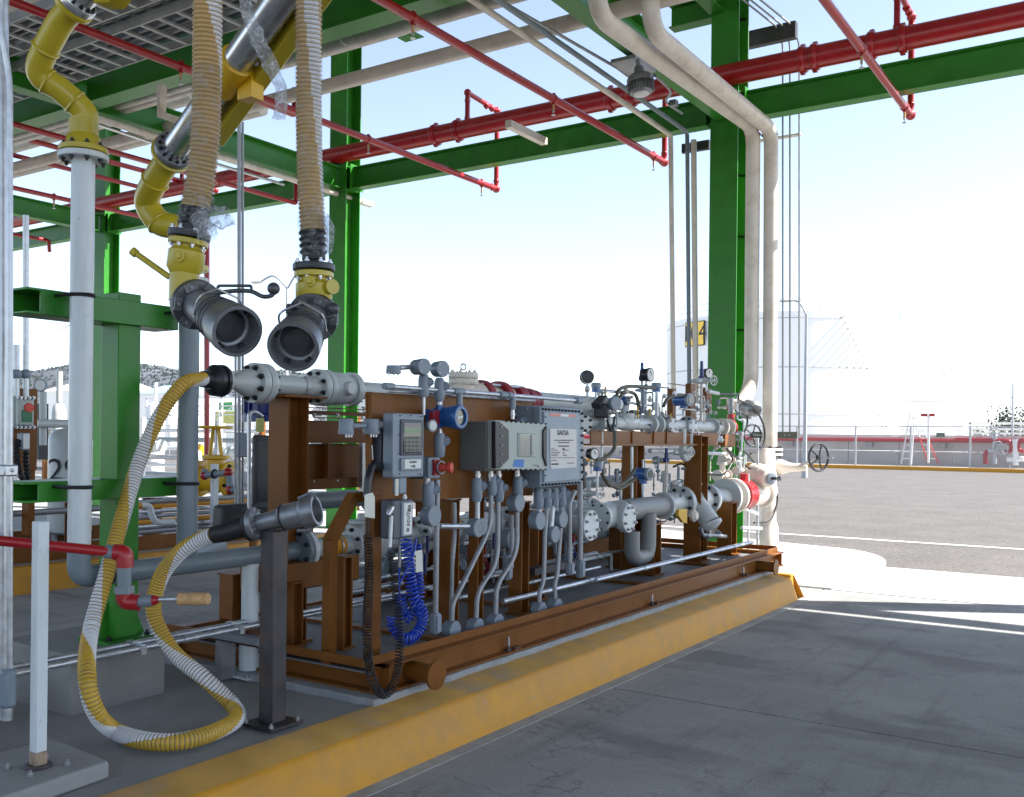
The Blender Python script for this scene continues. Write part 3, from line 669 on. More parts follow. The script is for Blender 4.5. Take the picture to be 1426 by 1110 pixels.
# tanks
def tank(px, r, yy, pytop, label, cat='tank'):
    c = at(px, 600, y=yy); zt_ = at(px, pytop, y=yy - r).z
    t = thing('storage_tank', label, cat, (c.x, c.y, .3), 'white storage tanks beyond the wall')
    MB().lathe((c.x, c.y, 0), Z, [(0, r), (zt_, r)], 72).build('shell', TANKW, t)
    MB().lathe((c.x, c.y, zt_), Z, [(0, r), (r * .08, .1)], 72).build('roof', TANKW, t)
    for z in (zt_ - .6, zt_ * .62, zt_ * .30): MB().torus((c.x, c.y, z), Z, r, .045, 72, 4).build('stiffener_ring', CHAIN, t)
    for dz in (.5, 1.1): MB().torus((c.x, c.y, zt_ + dz), Z, r, .03, 72, 4).build('guard_rail', CHAIN, t)
    for i in range(40):
        a = 2 * pi * i / 40; q = V((c.x + r * cos(a), c.y + r * sin(a), zt_)); MB().cyl(q, q + Z * 1.1, .025, n=5).build('rail_post', CHAIN, t)
    for q in range(26):                                                   # stair winding up the side
        a = -pi * .02 - q * .028; p = V((c.x + (r + .35) * cos(a), c.y + (r + .35) * sin(a), .4 + q * (zt_ - .4) / 26)); MB().box(p, (.75, .3, .05), Matrix.Rotation(a, 3, 'Z')).build('stair_tread', CHAIN, t)
    return t, c, zt_
tk, c, zt1 = tank(1085, 11.2, 96, 432, 'largest white tank, with yellow sign, seen behind the green column')
# yellow tag on the shell
sp = at(968, 465, y=96 - 9.5); ta = at(968, 465, y=89); dirn = V((ta.x - c.x, ta.y - c.y, 0)).normalized(); n_ = V((0, 0, 0)) + dirn
# place on the shell along the sight line
r0 = ray(968, 465); o0 = V((0, 0, EYE)); A_ = r0.x ** 2 + r0.y ** 2; B_ = 2 * (r0.x * (-c.x) + r0.y * (-c.y)); C_ = c.x ** 2 + c.y ** 2 - 11.25 ** 2
tt = (-B_ - math.sqrt(B_ * B_ - 4 * A_ * C_)) / (2 * A_); sp = o0 + r0 * tt; n_ = V((sp.x - c.x, sp.y - c.y, 0)).normalized(); ux = Z.cross(n_)
sg = MB(); W_, H_ = m(sp, 34) * 1.15, m(sp, 34)
Rm = Matrix((ux, n_, Z)).transposed(); MB().box(sp + n_ * .02, (W_, .1, H_), Rm).build('sign_border', INK, tk); MB().box(sp + n_ * .05, (W_ * .93, .1, H_ * .93), Rm).build('sign_plate', SIGNY, tk)
text(tk, 'F', sp + n_ * .12 - ux * W_ * .34, H_ * .95, INK, ux, Z, .01); text(tk, '04', sp + n_ * .12 + ux * W_ * .22, H_ * .95, INK, ux, Z, .01)
tank(1262, 6.4, 118, 512, 'smaller white tank farther right, lower than the signed tank')
# right distance: low pipe rack, tree line, lamps
t = thing('pipe_rack', 'pale horizontal rails far behind the wall at the right edge', 'pipe rack', at(1400, 590, y=100))
for py in (588, 596, 602): MB().bb(at(1342, py, y=100), at(1480, py + 3.5, y=100.3)).build('rail', PAPER, t)
for px in (1350, 1380, 1420): MB().bb(at(px, 586, y=100), at(px + 2, 622, y=100.2)).build('post', PAPER, t)
def tree(px, yy, h, label, w=1.0, group='trees on the far horizon', bare=False):
    b = at(px, 609, y=yy); b.z = 0
    t = thing('far_tree', label, 'tree', b, group)
    tr = MB(); tr.tube([b, b + V((.1, 0, h * .35)), b + V((0, .1, h * .6))], .05 * h, 7, rf=lambda i: h * (.035, .025, .012)[i])
    rnd = random.Random(int(px)); br = []
    for i in range(9):
        a = rnd.uniform(0, 6.28); e = b + V((cos(a) * h * .35 * w, sin(a) * h * .35 * w, h * rnd.uniform(.55, .95))); tr.tube([b + Z * h * rnd.uniform(.3, .5), e], .02, 5, rf=lambda i: h * (.014, .005)[i]); br.append(e)
    tr.build('trunk', BARK, t); cr = MB()
    for e in br:
        for q in range(90 if not bare else 60):
            p = e + V([rnd.gauss(0, h * .12 * w) for _ in range(3)]); s = h * rnd.uniform(.012, .03)
            u = V([rnd.uniform(-1, 1) for _ in range(3)]).normalized(); v = u.orthogonal().normalized()
            cr.add([p - u * s, p + v * s, p + u * s, p - v * s], [(0, 1, 2, 3)])
    cr.build('crown', TREE, t, smooth=False); return t
for j, (px, h) in enumerate(((1362, 3.2), (1376, 2.6), (1392, 4.2), (1408, 6.5), (1424, 6.0))):
    tree(px, 150, h, ['low bushy tree nearest the white tank on the horizon', 'lowest bush on the horizon, second right of the tanks', 'rounded tree left of the far right lamp post', 'tall thin tree at the far right lamp post', 'tall tree cut by the right edge of the picture'][j], bare=j > 2)
def lamp(px, pybase, pytop, yy, arms, label, col=CHAIN):
    b = at(px, 609, y=yy); b.z = 0; tp = at(px, pytop, y=yy)
    t = thing('street_lamp', label, 'street lamp', b, 'street lamps around the terminal')
    MB().tube([b, V((b.x, b.y, tp.z))], .1, 8, rf=lambda i: (.10, .06)[i]).build('pole', col, t)
    MB().lathe(b, Z, [(0, .14), (.3, .13), (.32, .09)], 10).build('base', col, t)
    for (dx, dz) in arms:
        e = at(px + dx, pytop - dz, y=yy); s = V((b.x, b.y, tp.z)); mid = s.lerp(e, .5) + Z * (e - s).length * .22
        MB().tube(smooth_path([s, mid, e], 6), .045, 8).build('arm', col, t)
        MB().ball(e + X * math.copysign(.25, dx), .3, 10, 6, (1.3, .5, .28)).build('lamp_head', PAPER, t)
lamp(398, 0, 402, 30, ((-35, 10), (30, 24)), 'twin arm street lamp seen between the two hanging hoses')
lamp(1121, 0, 438, 42, ((-17, 20),), 'single arm street lamp right of the cream pipes')
lamp(1410, 0, 536, 75, ((-4, 3),), 'small distant street lamp at the right edge')
lamp(120, 0, 470, 46, ((-32, 12),), 'street lamp head showing left of the white riser')
# hills
def hill(x0, x1, yy, hts, label):
    n = 90; mm = 14; vs = []; fs = []; rnd = random.Random(5)
    for j in range(mm):
        for i in range(n):
            f = i / (n - 1); s = j / (mm - 1); k_ = f * (len(hts) - 1); a = int(min(k_, len(hts) - 2)); h = hts[a] + (hts[a + 1] - hts[a]) * (k_ - a)
            prof = sin(pi * min(1, s * 1.25) / 2) ** 1.3
            vs.append((x0 + (x1 - x0) * f, yy + s * 260, h * prof + (rnd.uniform(-1, 1) * .018 * h if 0 < j else 0) - 1))
    for j in range(mm - 1):
        for i in range(n - 1): fs.append((j * n + i, j * n + i + 1, (j + 1) * n + i + 1, (j + 1) * n + i))
    o = MB().add(vs, fs).build('hills', HILL); structure(o); return o, vs, n, mm
ho, hv, hn, hm = hill(-1500, -480, 560, [78, 80, 88, 86, 90, 96, 86, 74, 72, 76, 66, 30, 4, 1, 1], '')
sc_ = MB(); rnd = random.Random(9)
for i in range(6500):
    j = rnd.randrange(1, hm - 2); a = rnd.randrange(1, hn - 2); p = V(hv[j * hn + a]).lerp(V(hv[(j + 1) * hn + a + 1]), rnd.random()); s = rnd.uniform(.6, 2.0)
    sc_.add([p + V((-s, 0, -.5)), p + V((s, 0, -.5)), p + V((s * .5, 0, s * 1.3)), p + V((-s * .6, .3, s * 1.1)), p + V((0, s, 0)), p + V((0, -s, 0))], [(0, 1, 2, 3), (0, 5, 3), (1, 4, 2), (5, 1, 2, 3)])
o = sc_.build('hill_scrub', TREE, smooth=False); o['kind'] = 'stuff'
# left background: fence with tall white gantry, buildings
def white_building(pxa, pxb, pytop, yy, label, roofcol=None):
    a, b = at(pxa, pytop, y=yy), at(pxb, pytop, y=yy); t = thing('low_building', label, 'building', ((a.x + b.x) / 2, yy, 0))
    MB().bb((a.x, yy, -.05), (b.x, yy + 8, a.z)).build('wall', TANKW, t)
    MB().prism([(a.x - .3, yy - .3, a.z), (a.x - .3, yy + 8.3, a.z), (a.x - .3, yy + 4, a.z + 1.2)], (b.x - a.x + .6, 0, 0)).build('roof', roofcol or TANKW, t)
    n = max(2, int((b.x - a.x) / 3))
    for i in range(n):
        xx = a.x + (b.x - a.x) * (i + .5) / n; MB().bb((xx - .7, yy - .05, 1.0), (xx + .7, yy + .02, 2.3)).build('window', GLASS, t)
    MB().bb((b.x - 1.6, yy - .05, 0), (b.x - .6, yy + .02, 2.2)).build('door', CHAIN, t)
    return t
white_building(60, 150, 545, 78, 'white low building left of the green pedestal under the hills')
white_building(190, 236, 549, 70, 'white building with pale blue roof right of the green pedestal', mat('pale blue roof', (.25, .40, .55), .6))
white_building(250, 372, 566, 84, 'long white building seen between the grey riser and the brown post')
def banner(pxa, pya, pxb, pyb, yy, mt_, label):
    t = thing('banner', label, 'banner', at(pxa, pyb, y=yy))
    MB().bb(at(pxa, pya, y=yy), at(pxb, pyb, y=yy + .04)).build('cloth', mt_, t)
    MB().cyl((at(pxa, pya, y=yy)), V((at(pxa, pya, y=yy).x, yy, 0)), .05, n=6).build('post', CHAIN, t)
banner(305, 560, 324, 571, 60, mat('green banner', (.08, .32, .10), .7), 'small green panel by the fence behind the conduits')
banner(300, 573, 328, 590, 61, mat('ochre banner', (.42, .42, .14), .7), 'ochre and green panel below the small green panel')
f2 = thing('chain_link_fence', 'long chain link fence on the left behind the loading skids', 'fence', (-40, 44, 0))
za, zb = at(230, 640, y=44).z, at(230, 600, y=44).z
for i in range(15):
    xx = -66 + i * 2.6; MB().cyl((xx, 44, -.05), (xx, 44, 2.2), .04, n=6).build('post', CHAIN, f2)
for z in (2.15, 1.2): MB().cyl((-66, 44, z), (-29.6, 44, z), .025, n=6).build('rail', CHAIN, f2)
me = MB()
for i in range(195):
    xa = -66 + i * .18
    for s in (-1, 1):
        q = V((xa + (1.9 if s < 0 else 0), 44 + .004 * s, .15)); me.prism([q, q + X * .014, q + V((.007, .012, 0))], V((s * 1.9, 0, 1.95)))
o = me.build('wire_mesh', CHAIN, f2, smooth=False); o['kind'] = 'stuff'
g2 = thing('pipe_gantry', 'white steel gantry with rails beyond the fence at the left', 'gantry', (-45, 52, 0))
for i in range(11):
    xx = -72 + i * 3.2; MB().bb((xx, 52, 0), (xx + .12, 52.12, 4.6)).build('post', PAPER, g2)
    MB().tube([(xx, 52, 3.2), (xx + 3.2, 52, 4.5)], .04, 6).build('brace', PAPER, g2)
for z in (3.1, 3.8, 4.5): MB().bb((-72, 52, z), (-37, 52.1, z + .09)).build('rail', PAPER, g2)
tag(MB().bb((-66, 46.5, -.03), (-30, 46.8, .7)).build('low_wall', APRON), 'low pale kerb wall behind the chain link fence on the left', 'wall')
# ---- island 2 equipment (second skid) seen at the far left and between the risers
S2 = thing('second_skid', 'brown skid frame on the next island, cut by the left edge', 'skid', (-10.2, 7, ZI))
def pbox(pts, pa, pb_, yy, dy, nm, mt_, par, bev=0):
    a, b = at(*pa, y=yy), at(*pb_, y=yy); return MB().bb((a.x, yy, a.z), (b.x, yy + dy, b.z)).build(nm, mt_, par, bev=bev)
def xbox(pa, pb_, xx, dx, nm, mt_, par, bev=0, label=None):
    """box whose +X face fills the two given corners on the plane x=xx, dx deep behind it"""
    a, b = at(*pa, x=xx), at(*pb_, x=xx); return MB().bb((xx - dx, a.y, a.z), (xx, b.y, b.z)).build(nm, mt_, par, bev=bev, label=label)
for y0, y1 in ((2.5, 9.6),):
    for xx in (-9.8, -11.4): MB().bb((xx, y0, ZI), (xx + .1, y1, ZI + .17)).build('rail', BROWN, S2)
MB().bb((-11.4, 9.6, ZI), (-9.7, 9.7, ZI + .17)).build('rail', BROWN, S2)
for yy in (4.2, 5.4, 6.4, 7.4):
    MB().hbeam((-10.1, yy, ZI), (-10.1, yy, .82), .16, .16, .012, up=X).build('post', BROWN, S2)
for z in (.75, .9, 1.05): MB().cyl((-9.9, 2, z), (-9.9, 9.5, z), .035).build('conduit', GALVD, S2)
for z, mt_ in ((1.0, WHITE),): MB().cyl((-10.3, 2, z), (-10.3, 9.5, z), .08, n=14).build('pipe', mt_, S2)
xbox((12, 540), (51, 655), -9.6, .12, 'back_plate', BROWN, S2)
xbox((40, 655), (48, 745), -9.65, .12, 'post', BROWN, S2)
bx2 = thing('control_box', 'grey explosion proof box with green display on the far left skid', 'control box', at(34, 600, x=-9.4))
xbox((20, 552), (48, 597), -9.42, .18, 'box_body', BOXL, bx2, bev=.02); xbox((26, 556), (46, 593), -9.36, .06, 'cover', BOXL, bx2, bev=.015)
xbox((31, 571), (45, 588), -9.352, .02, 'display', mat('display green', (.01, .13, .05), .3), bx2); MB().lathe(at(40, 568, x=-9.36), X, [(0, .05), (.02, .045)], 14).build('red_badge', REDL, bx2)
for px in (22, 28, 34, 40, 46):
    for py in (554, 595): bolt(bx2, at(px, py, x=-9.41), X, .018, BOLTZ)
for px in (22, 35):
    MB().ball(at(px + 1, 521, x=-9.5), m(at(px, 521, x=-9.5), 7.5), 14, 10).build('junction', BOXG, bx2)
    MB().tube([at(px + 1, 480 if px == 22 else 300, x=-9.5), at(px + 1, 552, x=-9.5)], .03, 10).build('conduit', GALV, bx2)
t = thing('plug_box', 'small grey box with white label under the green display box', 'control box', at(36, 617, x=-9.4))
xbox((31, 603), (42, 627), -9.4, .1, 'body', BOXG, t, bev=.01); xbox((33, 604), (41, 625), -9.392, .01, 'label_plate', PAPER, t)
t = thing('coiled_cord', 'black coiled cord hanging below the small box on the far left skid', 'cord', at(35, 650, x=-9.4))
P = smooth_path([at(24, 612, x=-9.45), at(24, 640, x=-9.4), at(30, 665, x=-9.35), at(38, 672, x=-9.4), at(36, 640, x=-9.4), at(37, 628, x=-9.4)], 8)
MB().tube(resample(P, .02), .03, 8, rf=lambda i: .035 if i % 2 else .022).build('cord', BLACK, t)
# white vessel
c = at(98, 640, x=-11.2); t = thing('white_vessel', 'rounded white vessel with hand painted marks behind the white riser', 'tank', (c.x, c.y, ZI))
zt_ = at(98, 598, x=-11.2).z; r_ = m(c, 57) / 2
MB().lathe((c.x, c.y, ZI + .1), Z, [(0, r_ * .8), (.03, r_), (zt_ - ZI - .25, r_), (zt_ - ZI - .16, r_ * .92), (zt_ - ZI - .11, r_ * .72), (zt_ - ZI - .08, r_ * .3)], 28).build('shell', VALVE, t)
for k_ in range(3): a = k_ * 2.1; MB().cyl((c.x + r_ * .7 * cos(a), c.y + r_ * .7 * sin(a), ZI), (c.x + r_ * .7 * cos(a), c.y + r_ * .7 * sin(a), ZI + .15), .04).build('leg', VALVE, t)
text(t, '29', at(91, 655, x=-11.2) + V((.55, -.42, 0)) * r_ * 1.3, .38, INK, V((.8, .6, 0)), Z)
t = thing('gauge_pipe', 'white pipe with round dial above the white vessel', 'pipe', at(60, 537, x=-10.6))
MB().lathe(at(60, 537, x=-10.6), V((.55, -.8, 0)), [(0, .06), (.05, .075), (.07, .075)], 18).build('gauge_case', BOXG, t); MB().lathe(at(60, 537, x=-10.6) + V((.55, -.8, 0)) * .071, V((.55, -.8, 0)), [(0, .06), (.003, .06)], 18).build('dial', PAPER, t)
MB().tube([at(60, 545, x=-10.6), at(60, 620, x=-10.6)], .04, 10).build('pipe', VALVE, t)
MB().tube([at(50, 590, x=-10.5), at(96, 590, x=-10.5)], .05, 10).build('pipe', VALVE, t)
tag(MB().bb(at(55, 562, x=-10.8), at(60, 640, x=-10.9)).build('dark_bracket', DARKC), 'dark flat bar standing behind the far left skid post', 'bracket')
# yellow gate valve between the risers and its white pipe
def gate_valve(nm, label, c, d, R, mt_, wheel_mt, hs=1.0, cat='valve', group=None):
    d = V(d).normalized(); c = V(c); t = thing(nm, label, cat, c, group)
    b = MB(); b.lathe(c - d * R * 1.1, d, [(0, R * .8), (R * .5, R * .75), (R * 1.1, R * .95), (R * 1.7, R * .75), (R * 2.2, R * .8)], 18); b.lathe(c, Z, [(0, R * .8), (R * 1.2, R * .6), (R * 1.3, R * .85), (R * 1.5, R * .85), (R * 1.55, R * .4)], 16); b.build('valve_body', mt_, t)
    flange(t, c - d * R * 1.1, -d, R * 1.15, R * .2, 8, mt_); flange(t, c + d * R * 1.1, d, R * 1.15, R * .2, 8, mt_)
    top = c + Z * (R * 1.5 + R * 1.6 * hs)
    for s in (-1, 1): MB().cyl(c + Z * R * 1.5 + d * s * R * .45, top + d * s * R * .2, R * .12, n=8).build('yoke_arm', mt_, t)
    MB().cyl(c + Z * R * 1.3, top + Z * R * .3, R * .1, n=8).build('stem', GALV, t)
    handwheel(t, top, Z, R * 1.0, wheel_mt, r=R * .09, stem=R * .4); return t
gv = gate_valve('gate_valve', 'yellow gate valve with handwheel standing between grey riser and brown post', at(300, 667, y=7.2), Y * .2 + X, m(at(300, 667, y=7.2), 22), YELV, YELV, hs=1.1)
t = thing('white_pipe', 'white flanged pipe joined to the yellow gate valve', 'pipe', at(340, 670, y=7.2))
MB().tube([at(322, 670, y=7.2), at(352, 667, y=7.4)], m(at(340, 670, y=7.2), 11), 16).build('pipe', WHITE, t); MB().tube([at(262, 668, y=7.2), at(281, 669, y=7.2)], m(at(340, 670, y=7.2), 12), 16).build('pipe', WHITE, t)
flange(t, at(352, 667, y=7.4), X, m(at(340, 670, y=7.2), 16), .03, 8, WHITE)
t = thing('white_post', 'thin white square post in front of the yellow gate valve', 'post', at(298, 720, y=6.8))
MB().bb(at(293, 646, y=6.8), at(304, 727, y=6.87)).build('post', WHITE, t, bev=.004); p = at(298, 727, y=6.83); MB().box(p, (.14, .14, .015)).build('foot', WHITE, t)
t = thing('red_water_fitting', 'small red and grey water pipe with elbows clamped to the thin white post', 'pipe', at(300, 660, y=6.7))
q = [at(285, 653, y=6.7), at(285, 662, y=6.7), at(318, 658, y=6.7), at(321, 682, y=6.7), at(335, 683, y=6.7)]
MB().tube(q, .035, 10, rad=.05).build('pipe', GREYP, t)
for i in (1, 2, 3): MB().ball(q[i], .05, 10, 8).build('elbow', RED, t)
MB().torus(at(299, 660, y=6.7), X, .04, .012).build('clamp', BLACK, t)
# person glimpsed between the grey riser and the red pipe
pc = at(270, 640, y=14.0); pe = thing('person', 'person in white top with blue stripes and brown cap behind the grey riser', 'person', (pc.x, pc.y, 0))
S = (at(272, 614, y=14).z) / 1.70
def P_(x, y, z): return V((pc.x + x * S, pc.y + y * S, z * S))
def skin_body(name, joints, edges, radii, mt_, par):
    me = bpy.data.meshes.new(name); me.from_pydata([tuple(j - org(par)) for j in joints], edges, []); me.materials.append(mt_)
    o = bpy.data.objects.new(name, me); COL.objects.link(o); o.parent = par
    o.modifiers.new('skin', 'SKIN'); 
    for i, v in enumerate(me.skin_vertices[0].data): v.radius = (radii[i], radii[i]); v.use_root = i == 0
    s_ = o.modifiers.new('sub', 'SUBSURF'); s_.levels = 1; s_.render_levels = 1; return o
SKIN = mat('skin', (.35, .19, .12), .5); SHIRT = mat('white work shirt', (.7, .72, .75), .8); JEAN = mat('navy trousers', (.02, .03, .09), .85)
j = [P_(0, 0, .98), P_(0, 0, 1.2), P_(0, 0, 1.42), P_(0, 0, 1.50), P_(0, -.01, 1.62), P_(.19, 0, 1.40), P_(.27, -.03, 1.14), P_(.25, -.16, .92), P_(-.19, 0, 1.40), P_(-.27, -.02, 1.14), P_(-.26, -.12, .90), P_(.1, 0, .90), P_(.12, -.02, .5), P_(.12, 0, .08), P_(-.1, 0, .90), P_(-.12, -.04, .5), P_(-.12, .02, .08), P_(.12, -.16, .05), P_(-.12, -.14, .05)]
e = [(0, 1), (1, 2), (2, 3), (3, 4), (2, 5), (5, 6), (6, 7), (2, 8), (8, 9), (9, 10), (0, 11), (11, 12), (12, 13), (13, 17), (0, 14), (14, 15), (15, 16), (16, 18)]
ra = [.13, .14, .13, .055, .10, .06, .045, .032, .06, .045, .032, .09, .065, .045, .09, .065, .045, .04, .04]
skin_body('body', j, e, [r * S for r in ra], SKIN, pe)
skin_body('shirt', [P_(0, 0, .96), P_(0, 0, 1.2), P_(0, 0, 1.41), P_(.2, 0, 1.40), P_(.275, -.03, 1.14), P_(-.2, 0, 1.40), P_(-.275, -.02, 1.14)], [(0, 1), (1, 2), (2, 3), (3, 4), (2, 5), (5, 6)], [r * S for r in (.155, .165, .15, .075, .06, .075, .06)], SHIRT, pe)
for z in (1.28, 1.12): MB().torus(P_(0, 0, z), Z, .165 * S, .02 * S, 20, 6).build('blue_stripe', BLUE, pe)
skin_body('trousers', [P_(0, 0, .95), P_(.1, 0, .88), P_(.12, -.02, .5), P_(.12, 0, .12), P_(-.1, 0, .88), P_(-.12, -.04, .5), P_(-.12, .02, .12)], [(0, 1), (1, 2), (2, 3), (0, 4), (4, 5), (5, 6)], [r * S for r in (.15, .11, .08, .07, .11, .08, .07)], JEAN, pe)
MB().lathe(P_(0, 0, 1.66), Z, [(0, .11 * S), (.05 * S, .105 * S), (.1 * S, .06 * S), (.115 * S, .01)], 16).build('cap', mat('brown cap', (.10, .03, .02), .8), pe)
MB().box(P_(.03, -.13, 1.67), (.14 * S, .13 * S, .012)).build('cap_brim', mat('brown cap', (.10, .03, .02), .8), pe)

# more plant behind island 2: white vessels, risers and racks
for j, (px, wpx, ya, yb, xx, mt_, lab) in enumerate(((82, 20, 560, 640, -18, VALVE, 'white vertical vessel left of the riser, behind the round dial'), (216, 26, 560, 660, -26, TANKW, 'white vertical vessel far behind the striped hose'), (345, 16, 540, 640, -22, VALVE, 'pale slim vessel behind the tall conduits'))):
    c = at(px, 600, x=xx); r_ = m(c, wpx) / 2; zt_ = at(px, ya, x=xx).z; t = thing('far_vessel', lab, 'tank', (c.x, c.y, 0), 'white vessels behind the second skid')
    MB().lathe((c.x, c.y, 0), Z, [(0, r_), (zt_ * .9, r_), (zt_ * .97, r_ * .75), (zt_, r_ * .2)], 22).build('shell', mt_, t); MB().cyl((c.x, c.y, zt_), (c.x, c.y, zt_ + .6), .06).build('vent', mt_, t)
    for k_ in range(6): MB().torus((c.x, c.y, zt_ * (.15 + .13 * k_)), Z, r_, .02, 22, 4).build('band', CHAIN, t)
rk = thing('pipe_rack', 'low rack of grey and white pipes with valves behind the second skid', 'pipe rack', (-16, 16, 0)); rnd = random.Random(12)
for k_ in range(7):
    z = .35 + k_ * .22; MB().cyl((-34, 15.5 + .2 * (k_ % 3), z), (-13.5, 15.5 + .2 * (k_ % 3), z), .05 + .02 * (k_ % 2), n=10).build('pipe', (WHITE, GREYP, GALV, GALVD)[k_ % 4], rk)
for k_ in range(14):
    xx = -33 + k_ * 1.45; MB().bb((xx, 15.3, 0), (xx + .1, 15.4, 2.0)).build('post', BROWN if k_ % 2 else PAPER, rk)
    c = V((xx + .6, 15.35, rnd.uniform(.6, 1.6))); MB().lathe(c - X * .2, X, [(0, .16), (.04, .16), (.05, .09), (.2, .14), (.35, .09), (.36, .16), (.4, .16)], 12).build('valve_body', VALVE if k_ % 3 else YELV, rk); MB().cyl(c, c + Z * .5, .03).build('valve_stem', GALVD, rk); MB().torus(c + Z * .5, Z, .16, .018, 16, 5).build('wheel', VALVE, rk)
# ================================================================ LOADING ARMS, RISERS, HOSES (left of the skid)
HX = -4.25                                   # header line of the skid and risers
def pd(px, py, d): return at(px, py, d=d)
# pedestal on its concrete block
pz = at(175, 886, x=-4.42).z; py_ = at(175, 700, x=-4.40).y
tag(MB().bb((-4.95, py_ - .34, ZI - .02), (-4.33, py_ + .20, pz - .02)).build('concrete_block', CONCB, bev=.012), 'grey concrete block under the green pedestal', 'concrete block')
tag(MB().bb((-4.9, 1.6, ZI - .02), (-4.42, 2.38, pz - .12)).build('concrete_block', CONCB, bev=.012), 'low grey concrete block at the left edge behind the white post', 'concrete block')
ped = thing('pipe_pedestal', 'green steel pedestal with two cross arms holding the two risers', 'pedestal', (-4.47, py_, pz))
MB().bb((-4.60, py_ - .13, pz - .02), (-4.34, py_ + .15, pz + .0)).build('base_plate', GREEN, ped, bev=.002)
zt_ = at(175, 408, x=-4.40).z
MB().bb((-4.54, py_ - .055, pz), (-4.395, py_ + .075, zt_)).build('post', GREEN, ped, bev=.004)
for dx, dy in ((-.11, -.1), (.09, -.1), (.09, .12), (-.11, .12)): bolt(ped, (-4.47 + dx, py_ + dy, pz), Z, .014)
for dx, w_, a in ((0.0, 1, 0),):
    for s in (-1, 1): MB().prism([(-4.47, py_ + .01 + s * .06, pz), (-4.47, py_ + .01 + s * .15, pz), (-4.47, py_ + .01 + s * .06, pz + .2)], (.012, 0, 0)).build('gusset', GREEN, ped)
for (ya, yb) in ((at(60, 402, x=-4.36).z, at(60, 438, x=-4.36).z), (at(60, 671, x=-4.36).z, at(60, 700, x=-4.36).z)):
    y0 = at(57, 420, x=-4.36).y; y1 = at(249, 430, x=-4.36).y
    b = MB(); b.bb((-4.375, y0, yb), (-4.36, y1, ya)); b.bb((-4.55, y0 - .07, ya - .012), (-4.36, y1, ya)); b.bb((-4.55, y0 - .07, yb), (-4.36, y1, yb + .012))
    b.bb((-4.56, y0 - .07, yb), (-4.545, y1, ya)); b.build('cross_arm', GREEN, ped, bev=.003)
y1r = at(113, 500, x=HX).y; y2r = at(262, 600, x=HX).y
r1 = m((HX, y1r, 1), 31) / 2
ZL = at(425, 765, x=HX).z; ZTp = at(450, 540, x=HX).z
def yat(px, py=600): return at(px, py, x=HX).y
# riser 1 and its run into the skid
t = thing('loading_riser', 'white riser pipe at left, bending into a grey pipe that feeds the skid', 'pipe', (HX, y1r, .6))
ztop = at(117, 215, x=HX).z
MB().tube([(HX, y1r, ztop), (HX, y1r, ZL + .13)], r1, 22).build('riser_pipe', WHITE, t)
MB().tube(fillet([(HX, y1r, ZL + .13), (HX, y1r, ZL), (HX, y1r + .16, ZL)], .13, 8), r1, 22).build('elbow', GREYP, t); MB().torus((HX, y1r, ZL + .13), Z, r1, .006, 24, 6).build('weld_seam', STEEL, t)
MB().tube([(HX, y1r + .155, ZL), (HX, yat(416), ZL)], r1, 22).build('run_pipe', GREYP, t)
MB().torus((HX, y1r + .16, ZL), Y, r1, .006, 24, 6).build('weld_seam', STEEL, t)
MB().lathe((HX, yat(398), ZL), Y, [(0, r1), (.1, r1 * 1.15), (.14, r1 * 1.2)], 22).build('flange_neck', GREYP, t)
f = flange(t, (HX, yat(418), ZL), -Y, .135, .03, 8, GREYP, .014); flange(t, (HX, yat(420), ZL), Y, .135, .028, 0, WHITE)
for z, nm in ((at(113, 409, x=HX + .06).z, 'u_bolt'), (at(113, 679, x=HX + .06).z, 'u_bolt')):
    MB().tube([(-4.37, y1r - r1 - .012, z), (HX, y1r - r1 - .012, z), (HX + r1 + .012, y1r - .02, z), (HX + r1 + .012, y1r + .02, z), (HX, y1r + r1 + .012, z), (-4.37, y1r + r1 + .012, z)], .009, 8, rad=.04).build(nm, BLACK, t)
flange(t, (HX, y1r, ztop), -Z, m((HX, y1r, 2), 33), .028, 8, WHITE, .012)
a = thing('loading_boom', 'yellow swivel elbows and aluminium pipe on top of the white riser, top left', 'loading boom', (HX, y1r, ztop))
d1 = depth((HX, y1r, 2)); rA = m((HX, y1r, 2), 17)
flange(a, (HX, y1r, ztop + .005), Z, rA * 1.9, .026, 8, YELL, .012)
MB().lathe((HX, y1r, ztop + .03), Z, [(0, rA * 1.35), (.05, rA * 1.3), (.06, rA * 1.15), (.13, rA * 1.15)], 22).build('swivel_joint', YELL, a)
P = [V((HX, y1r, ztop + .1)), pd(118, 158, d1), pd(86, 126, d1 - .05), pd(54, 98, d1 - .1), pd(80, 38, d1 - .2), pd(100, 12, d1 - .25)]
MB().tube(smooth_path(P, 8), rA, 20).build('elbow_pipe', YELL, a)
for i, nm in ((1, 0), (2, 0), (3, 0)): 
    s = smooth_path(P, 8); q = s[i * 8 + 4]; MB().torus(q, s[i * 8 + 5] - q, rA * 1.0, .008, 24, 6).build('weld_seam', YELL, a)
s = (P[-1] - P[-2]).normalized(); q = P[-1]
MB().lathe(q, s, [(0, rA * 1.5), (.02, rA * 1.55), (.025, rA * 1.3)], 24).build('flange', YELL, a); flange(a, q + s * .025, s, rA * 1.5, .035, 12, ALU, .009)
MB().tube([q + s * .05, q + s * 1.3], rA * 1.15, 22).build('pipe', ALU, a)
sd = V((cos(YAW), sin(YAW), 0)); off = sd * rA * 1.9 - Z * rA * 1.0
MB().prism([q + off + s * .10 + sd * .035 * c1 + Y * .04 * c2 for c1, c2 in ((-1, -1), (1, -1), (1, 1), (-1, 1))], s * 1.3).build('spring_beam', YELL, a)
